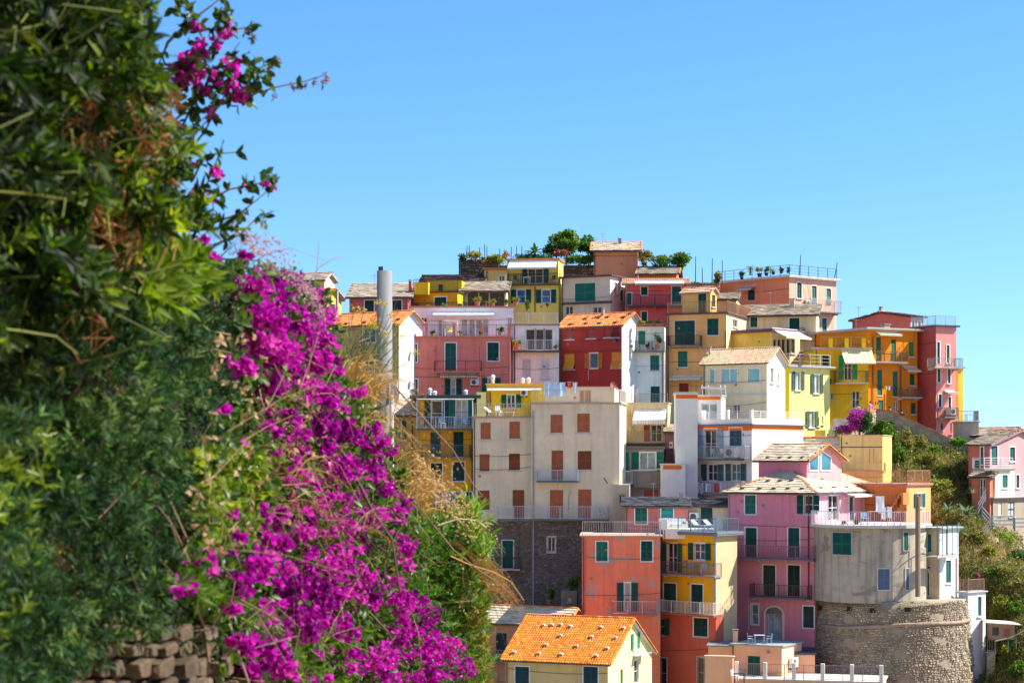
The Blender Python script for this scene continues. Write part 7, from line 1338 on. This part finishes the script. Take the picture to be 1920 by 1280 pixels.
CU = [(375, 95, 14), (352, 118, 18), (365, 140, 18), (335, 128, 12), (345, 152, 13), (400, 150, 10), (425, 68, 6), (427, 44, 5), (415, 60, 5), (371, 52, 8), (430, 125, 11), (454, 180, 13), (440, 145, 7), (470, 160, 5), (390, 172, 9), (417, 163, 9), (300, 140, 6), (395, 215, 7), (405, 325, 8), (465, 350, 6), (505, 348, 6), (360, 310, 5), (365, 360, 7), (393, 368, 6), (446, 175, 10), (405, 85, 6), (420, 190, 4)]
FP = []; 
for (x, y, r) in CU: n = max(1, int(r * r * .16)); FP.append(np.stack([((x + RS.normal(size=n) * r * .55) - CX) / F * Yu, Yu + RS.normal(size=n) * .02, (HY - (y + RS.normal(size=n) * r * .55)) / F * Yu], 1))
FP = np.concatenate(FP); nf = len(FP); FA = norm(RS.normal(size=(nf, 3)) + np.array([.2, -.7, -.1])); leaf_parts(root, 'flower', BV, BF, FP, frames(FA), .029 * (.8 + .4 * RS.rand(nf)), tintof(nf, .6, .25), leafmat(((.5, .01, .36), (.72, .03, .52), (.8, .10, .55)), .6, .5, 'sunlit_tint_bract', .2), 300, 'blossom')  # brighter bract copy: backlight against the sky put into the colour
lp = []
for B_ in BR:
    for (x0, y0), (x1, y1) in zip(B_[:-1], B_[1:]):
        for k in range(3 if B_ is not BR[1] or x1 < 500 else 1): t_ = random.random(); lp.append(tuple(P(x0 + (x1 - x0) * t_, y0 + (y1 - y0) * t_, Yu)))
for (x, y, r) in CU + [(345, 15, 14), (360, 20, 12), (420, 30, 12), (410, 45, 12), (450, 115, 12), (480, 125, 12), (470, 140, 12), (490, 150, 10), (480, 165, 12), (370, 190, 14), (400, 195, 12), (340, 190, 16), (320, 170, 14), (370, 420, 18), (500, 420, 12), (440, 425, 14), (500, 335, 9), (515, 345, 8), (350, 240, 14)]:
    for k in range(max(2, int(r * .55))): lp.append(tuple(P(x + random.gauss(0, r * .8), y + random.gauss(0, r * .8), Yu + random.gauss(0, .03))))
lp = np.array(lp); b, R, sz = tufts(lp, 2, .03, (.2, -.3, .1), 1.3, .9); leaf_parts(root, 'leaf', OV, OF, b, R, sz, tintof(len(b), .4, .25), leafmat(((.012, .03, .012), (.03, .07, .015), (.07, .13, .02), (.15, .22, .03)), .45, .4, 'branch_leaf'), 300)
dp = np.array([tuple(P(x + random.gauss(0, 2), y + random.gauss(0, 3), Yu)) for (x, y) in [(610, 142), (607, 155), (590, 152), (575, 158), (560, 156), (548, 160), (518, 108), (520, 118), (505, 120), (512, 178), (474, 62), (473, 72), (460, 52), (445, 52), (435, 54)] for k in range(4)]); b, R, sz = tufts(dp, 2, .018, (.1, -.2, -.9), .7, .4); leaf_parts(root, 'withered_leaf', NV * np.array([1, 2, 1]), NF, b, R, sz, tintof(len(b)), leafmat(((.14, .07, .05), (.26, .13, .08), (.45, .28, .16)), .3, .8, 'withered'), 60, 'withered_foliage')
# wispy pink grass against the sky
def arcs(name, label, cat, segs, n, L, droop, Y, pal, w=.0011, seed_=0., seedpal=None, wob=.25, kind=None, seedsize=.006):
    """n thin arching blades from random points of the pixel segments; segs = [(x0,y0,x1,y1,dirx,diry)]"""
    root = thing(name, label, cat, P(segs[0][0], segs[0][1], Y)); Vs, Fs, Ts, sp = [], [], [], []; c = 0
    for i in range(n):
        s_ = segs[i % len(segs)]; t_ = random.random(); Y_ = Y + random.gauss(0, .12); p_ = P(s_[0] + (s_[2] - s_[0]) * t_, s_[1] + (s_[3] - s_[1]) * t_, Y_); d = Vector((s_[4] + random.gauss(0, wob), random.gauss(0, wob * .6), -s_[5] + random.gauss(0, wob))).normalized(); ln = L * random.uniform(.5, 1.15); k = 7; ti = random.random(); q = p_.copy(); vel = d * (ln / k); side = Vector((d.z, 0, -d.x)).normalized() * w
        for j in range(k + 1):
            ww = side * (1 - .8 * j / k); Vs += [tuple(q - ww), tuple(q + ww)]; q = q + vel; vel = vel + Vector((0, 0, -droop * ln / k / k))
            if seed_ and j > k * .45:
                for m_ in range(int(seed_)): sp.append(tuple(q - vel * random.random()))
        for j in range(k): a = c + 2 * j; Fs.append((a, a + 1, a + 3, a + 2)); Ts.append(ti)
        c += 2 * (k + 1)
    np_obj('blades', np.array(Vs), np.array(Fs), np.array(Ts), leafmat(pal, .35, .7, 'straw'), root, kind='stuff')
    if sp: sp = np.array(sp); b, R, sz = tufts(sp, 2, seedsize, (.2, -.1, -.6), .9, .6); V, Fc, ow = scatter(DIA_V, DIA_F, b, R, sz); np_obj('seed_heads', V, Fc, RS.rand(len(b))[ow], leafmat(seedpal or pal, .4, .8, 'seeds'), root, kind='stuff')
    return root
STR = ((.38, .20, .04), (.56, .34, .07), (.72, .48, .13), (.46, .24, .05)); PNK = ((.42, .28, .28), (.55, .38, .38), (.66, .5, .48))
arcs('wild_grass', 'wispy pinkish grass heads arching against the sky above the flowers', 'grass', [(370, 420, 430, 480, .8, -.8), (400, 450, 480, 520, .9, -.6)], 34, .24, 1.6, 5.9, PNK, .0007, 5, PNK, .18, seedsize=.008)
arcs('wild_grass', 'small pink grass plume just above the magenta flowers near the peeking houses', 'grass', [(470, 560, 560, 560, .5, -.9)], 22, .22, 2.4, 6.6, PNK, .0007, 5, PNK, .18, seedsize=.008)
arcs('dry_grass_tuft', 'golden dry grass clump beside the foot of the grey pole', 'grass', [(600, 760, 700, 830, .5, -.9), (640, 700, 700, 760, .6, -.8)], 180, .40, 2.0, 8.3, STR, .0022, 1, STR, .45)
arcs('dry_grass_tuft', 'golden dry grass with fluffy seed heads below the ochre house', 'grass', [(720, 900, 800, 960, .6, -.8), (740, 860, 790, 930, .7, -.7)], 95, .34, 1.8, 9.2, STR, .0020, 2, ((.62, .42, .14), (.76, .56, .24)), .48, seedsize=.012)
arcs('dry_grass_tuft', 'curled orange straw hanging at the tip of the green bush', 'grass', [(840, 1010, 900, 1060, .9, .2), (880, 1060, 910, 1110, .9, -.3)], 150, .25, 2.2, 10., ((.45, .2, .05), (.6, .32, .1), (.66, .42, .16)), .0022, 1, STR, .3)
arcs('dry_grass_tuft', 'loose orange straw tangled among the middle flowers', 'grass', [(400, 780, 560, 900, .6, -.3), (440, 900, 700, 1000, .5, -.2), (380, 640, 480, 760, .6, -.5)], 150, .30, 1.8, 6.4, ((.45, .2, .05), (.6, .34, .1), (.66, .46, .2)), .0010, 1, STR, .5)
arcs('dry_grass_tuft', 'short brown straw tufts over the lower left shrub', 'grass', [(0, 1000, 100, 1020, .8, -.1), (60, 640, 200, 560, .5, .5)], 30, .12, 2.2, 4.4, ((.3, .12, .04), (.45, .22, .08)), .0018, 2, STR, .4)
# green bush at the right edge of the bank
root = thing('green_bush', 'fresh green feathery bush at the end of the bank by the stone base', 'bush', P(840, 1300, 10.6)); A3 = [(770, 985), (830, 975), (862, 960), (890, 1000), (905, 1060), (912, 1110), (905, 1200), (915, 1290), (600, 1290), (600, 1200), (640, 1100), (660, 1040), (735, 1010), (700, 1000)]
Y3 = lambda x: 9.3 + max(0, min(1, (x - 700) / 150)) * .9; pp = in_poly(2600, A3, Y3, off=(-.35, .45)); b, R, sz = tufts(pp, 10, .045, (.4, -.3, .75), .8, .5, .3, .06); T = np.clip(.45 + np.repeat(.18 * RS.randn(len(pp)), 10) + .14 * RS.randn(len(b)), 0, 1); leaf_parts(root, 'leaf', NV, NF, b, R, sz, T, leafmat(((.02, .06, .008), (.05, .13, .012), (.10, .22, .02), (.2, .34, .035)), .5, .45, 'green_leaf'), 120)
pp = in_poly(60, [(862, 960), (890, 1000), (905, 1060), (895, 1120), (860, 1040)], Y3, off=(-.3, 0)); b, R, sz = tufts(pp, 12, .06, (.3, -.2, .9), .7, .3, .3, .14); leaf_parts(root, 'shoot_leaf', NV, NF, b, R, sz, tintof(len(b), .7), leafmat(((.06, .14, .008), (.14, .26, .02), (.28, .40, .04)), .5, .45, 'shoot_leaf'), 60, 'shoots')
stems(root, pp + np.array([-.05, 0, -.3]), pp + np.array([.02, 0, .1]), .003, paint((.12, .16, .03), .7)); pp = in_poly(140, [(860, 1080), (905, 1080), (915, 1280), (850, 1280)], Y3, off=(-.3, 0)); b, R, sz = tufts(pp, 8, .05, (.4, -.4, .3), 1.1, .7); leaf_parts(root, 'yellow_leaf', NV, NF, b, R, sz, tintof(len(b), .5), leafmat(((.16, .14, .015), (.3, .26, .03), (.4, .3, .06)), .45, .5, 'bush_yellow'), 40, 'yellow_foliage')
pp = in_poly(420, [(330, 1090), (420, 1100), (560, 1180), (700, 1180), (640, 1290), (560, 1290), (540, 1240)], off=(-.05, .3)); root = thing('green_undergrowth', 'green leafy undergrowth beneath the lowest magenta flowers', 'undergrowth', P(560, 1400, 7.3)); b, R, sz = tufts(pp, 9, .05, (.3, -.5, .4), 1.0, .6); leaf_parts(root, 'leaf', NV, NF, b, R, sz, tintof(len(b), .5), leafmat(((.02, .05, .01), (.05, .11, .015), (.10, .18, .025), (.2, .3, .04)), .45, .45, 'undergrowth_leaf'), 120)
# long bare stems
def stalk(label, pts, Y, r, m, r2=None): root = thing('dry_stalk', label, 'stalk', P(pts[0][0], pts[0][1], Y)); MB().tube([P(x, y, Y + k * .02) for k, (x, y) in enumerate(pts)], r, 6, r2 or r * .5).obj('stem', m, root); return root
stalk('long bare stem slanting down across the ochre house', [(745, 730), (800, 790), (850, 845), (885, 905), (905, 930)], 8.8, .0048, paint((.20, .12, .10), .8)); stalk('long thorny stem from the flowers towards the orange tiled roof', [(640, 790), (720, 880), (790, 955), (850, 1030), (900, 1070), (945, 1100)], 9., .0045, paint((.24, .15, .10), .8)); stalk('curling orange stem tip above the bright orange roof', [(845, 1042), (880, 1058), (925, 1072), (958, 1090), (982, 1125)], 9.6, .0042, paint((.50, .28, .09), .8))
stalk('pale drooping straw stem in front of the brown shutters', [(820, 985), (860, 972), (893, 975), (912, 988)], 9.3, .004, paint((.6, .5, .36), .8)); stalk('thin forked twig standing against the sky over the far houses', [(560, 560), (585, 520), (600, 500), (626, 484), (645, 480)], 7, .0028, paint((.3, .26, .28), .8)); stalk('thin upright twig crossing the forked one', [(590, 540), (596, 490), (599, 448)], 7, .0024, paint((.3, .26, .28), .8))
stalk('thick dark bougainvillea stem through the flowers', [(600, 790), (650, 860), (700, 960), (735, 1010), (750, 1110)], 7.4, .009, paint((.10, .06, .06), .8)); stalk('brown woody stem hanging over the dry stone wall', [(330, 1050), (365, 1130), (385, 1180), (392, 1240)], 5.3, .006, paint((.30, .18, .12), .8)); stalk('grey woody stem hanging right of the brown one', [(430, 1170), (450, 1230), (470, 1290)], 5.6, .005, paint((.30, .22, .18), .8))
# fennel with yellow umbels in front of the pole
root = thing('fennel', 'wild fennel with small yellow flower heads in front of the grey pole', 'fennel', P(640, 800, 8.8)); mb = MB(); FH = [(664, 577), (681, 583), (711, 566), (722, 571), (690, 611), (708, 612), (700, 606), (750, 607), (755, 628), (722, 626), (776, 660), (640, 610), (735, 590)]
for i, (x, y) in enumerate(FH): sx = 640 + (i * 37) % 60; mb.tube([P(sx, 760, 8.8), P(sx + (x - sx) * .35, y + (760 - y) * .5, 8.75), P(x - 3, y + 18, 8.7), P(x, y, 8.7)], .0032, 5, .0014)
for i in range(16): x0, y0 = random.uniform(630, 720), random.uniform(640, 740); mb.tube([P(x0, y0, 8.8), P(x0 + random.uniform(0, 30), y0 - random.uniform(20, 60), 8.75), P(x0 + random.uniform(10, 60), y0 - random.uniform(50, 110), 8.7)], .0024, 4, .001)
mb.obj('stems', paint((.22, .26, .10), .7), root, kind='stuff'); fp = np.concatenate([np.array(P(x, y, 8.7))[None] + RS.normal(size=(26, 3)) * np.array([.012, .012, .006]) for x, y in FH]); V, Fc, ow = scatter(DIA_V, DIA_F, fp, rand_rot(len(fp)), np.full(len(fp), .011)); np_obj('flower_heads', V, Fc, RS.rand(len(fp))[ow], leafmat(((.6, .5, .02), (.75, .62, .03), (.8, .7, .1)), .4, name='umbel'), root, kind='stuff')
b, R, sz = tufts(in_poly(110, [(620, 640), (720, 600), (740, 700), (640, 780)], lambda x: 8.8, off=(-.1, .1)), 7, .03, (.3, -.3, .7), 1., .5); V, Fc, ow = scatter(NV * np.array([1, .6, 1]), NF, b, R, sz); np_obj('leaves', V, Fc, RS.rand(len(b))[ow], leafmat(((.12, .15, .05), (.22, .26, .08), (.32, .34, .12)), .4, name='fennel_leaf'), root, kind='stuff')
# pole
b = P(723, 1400, 26); root = thing('utility_pole', 'grey concrete utility pole rising from behind the magenta flowers', 'pole', b)
t = NT('pole_concrete'); n = t.noise(6, 5, t.pos((1, 1, .2))); t.base(t.mix(t.ramp(n, [(.3, 0.), (.7, 1.)]), (.15, .16, .18), (.24, .24, .25))); t.b.inputs['Roughness'].default_value = .7
MB().tube([P(722, 1400, 26), P(721, 508, 26)], .112, 24, .100).obj('shaft', t.m, root, smooth=True); c = P(714, 507, 26); MB().wbox(c.x - .03, c.x + .03, c.y - .03, c.y + .03, c.z - .01, c.z + .05).obj('cap_bolt', paint((.05, .1, .12)), root)
c = P(737, 724, 25.87); MB().wbox(c.x - .03, c.x + .06, c.y - .05, c.y + .05, c.z - .1, c.z + .1).obj('junction_box', paint((.5, .5, .52)), root)
mb = MB(); 
for i in range(6): mb.tube([c + Vector((.03 + .035 * math.cos(a) + i * .004, -.06, -.06 + .07 * math.sin(a) - i * .012)) for a in [k * .7 for k in range(9)]], .007, 5, tint=.5)
mb.tube([P(734, 740, 25.8), P(735, 960, 25.8)], .028, 8); mb.obj('cables', paint((.55, .55, .56), .5), root, kind='stuff')
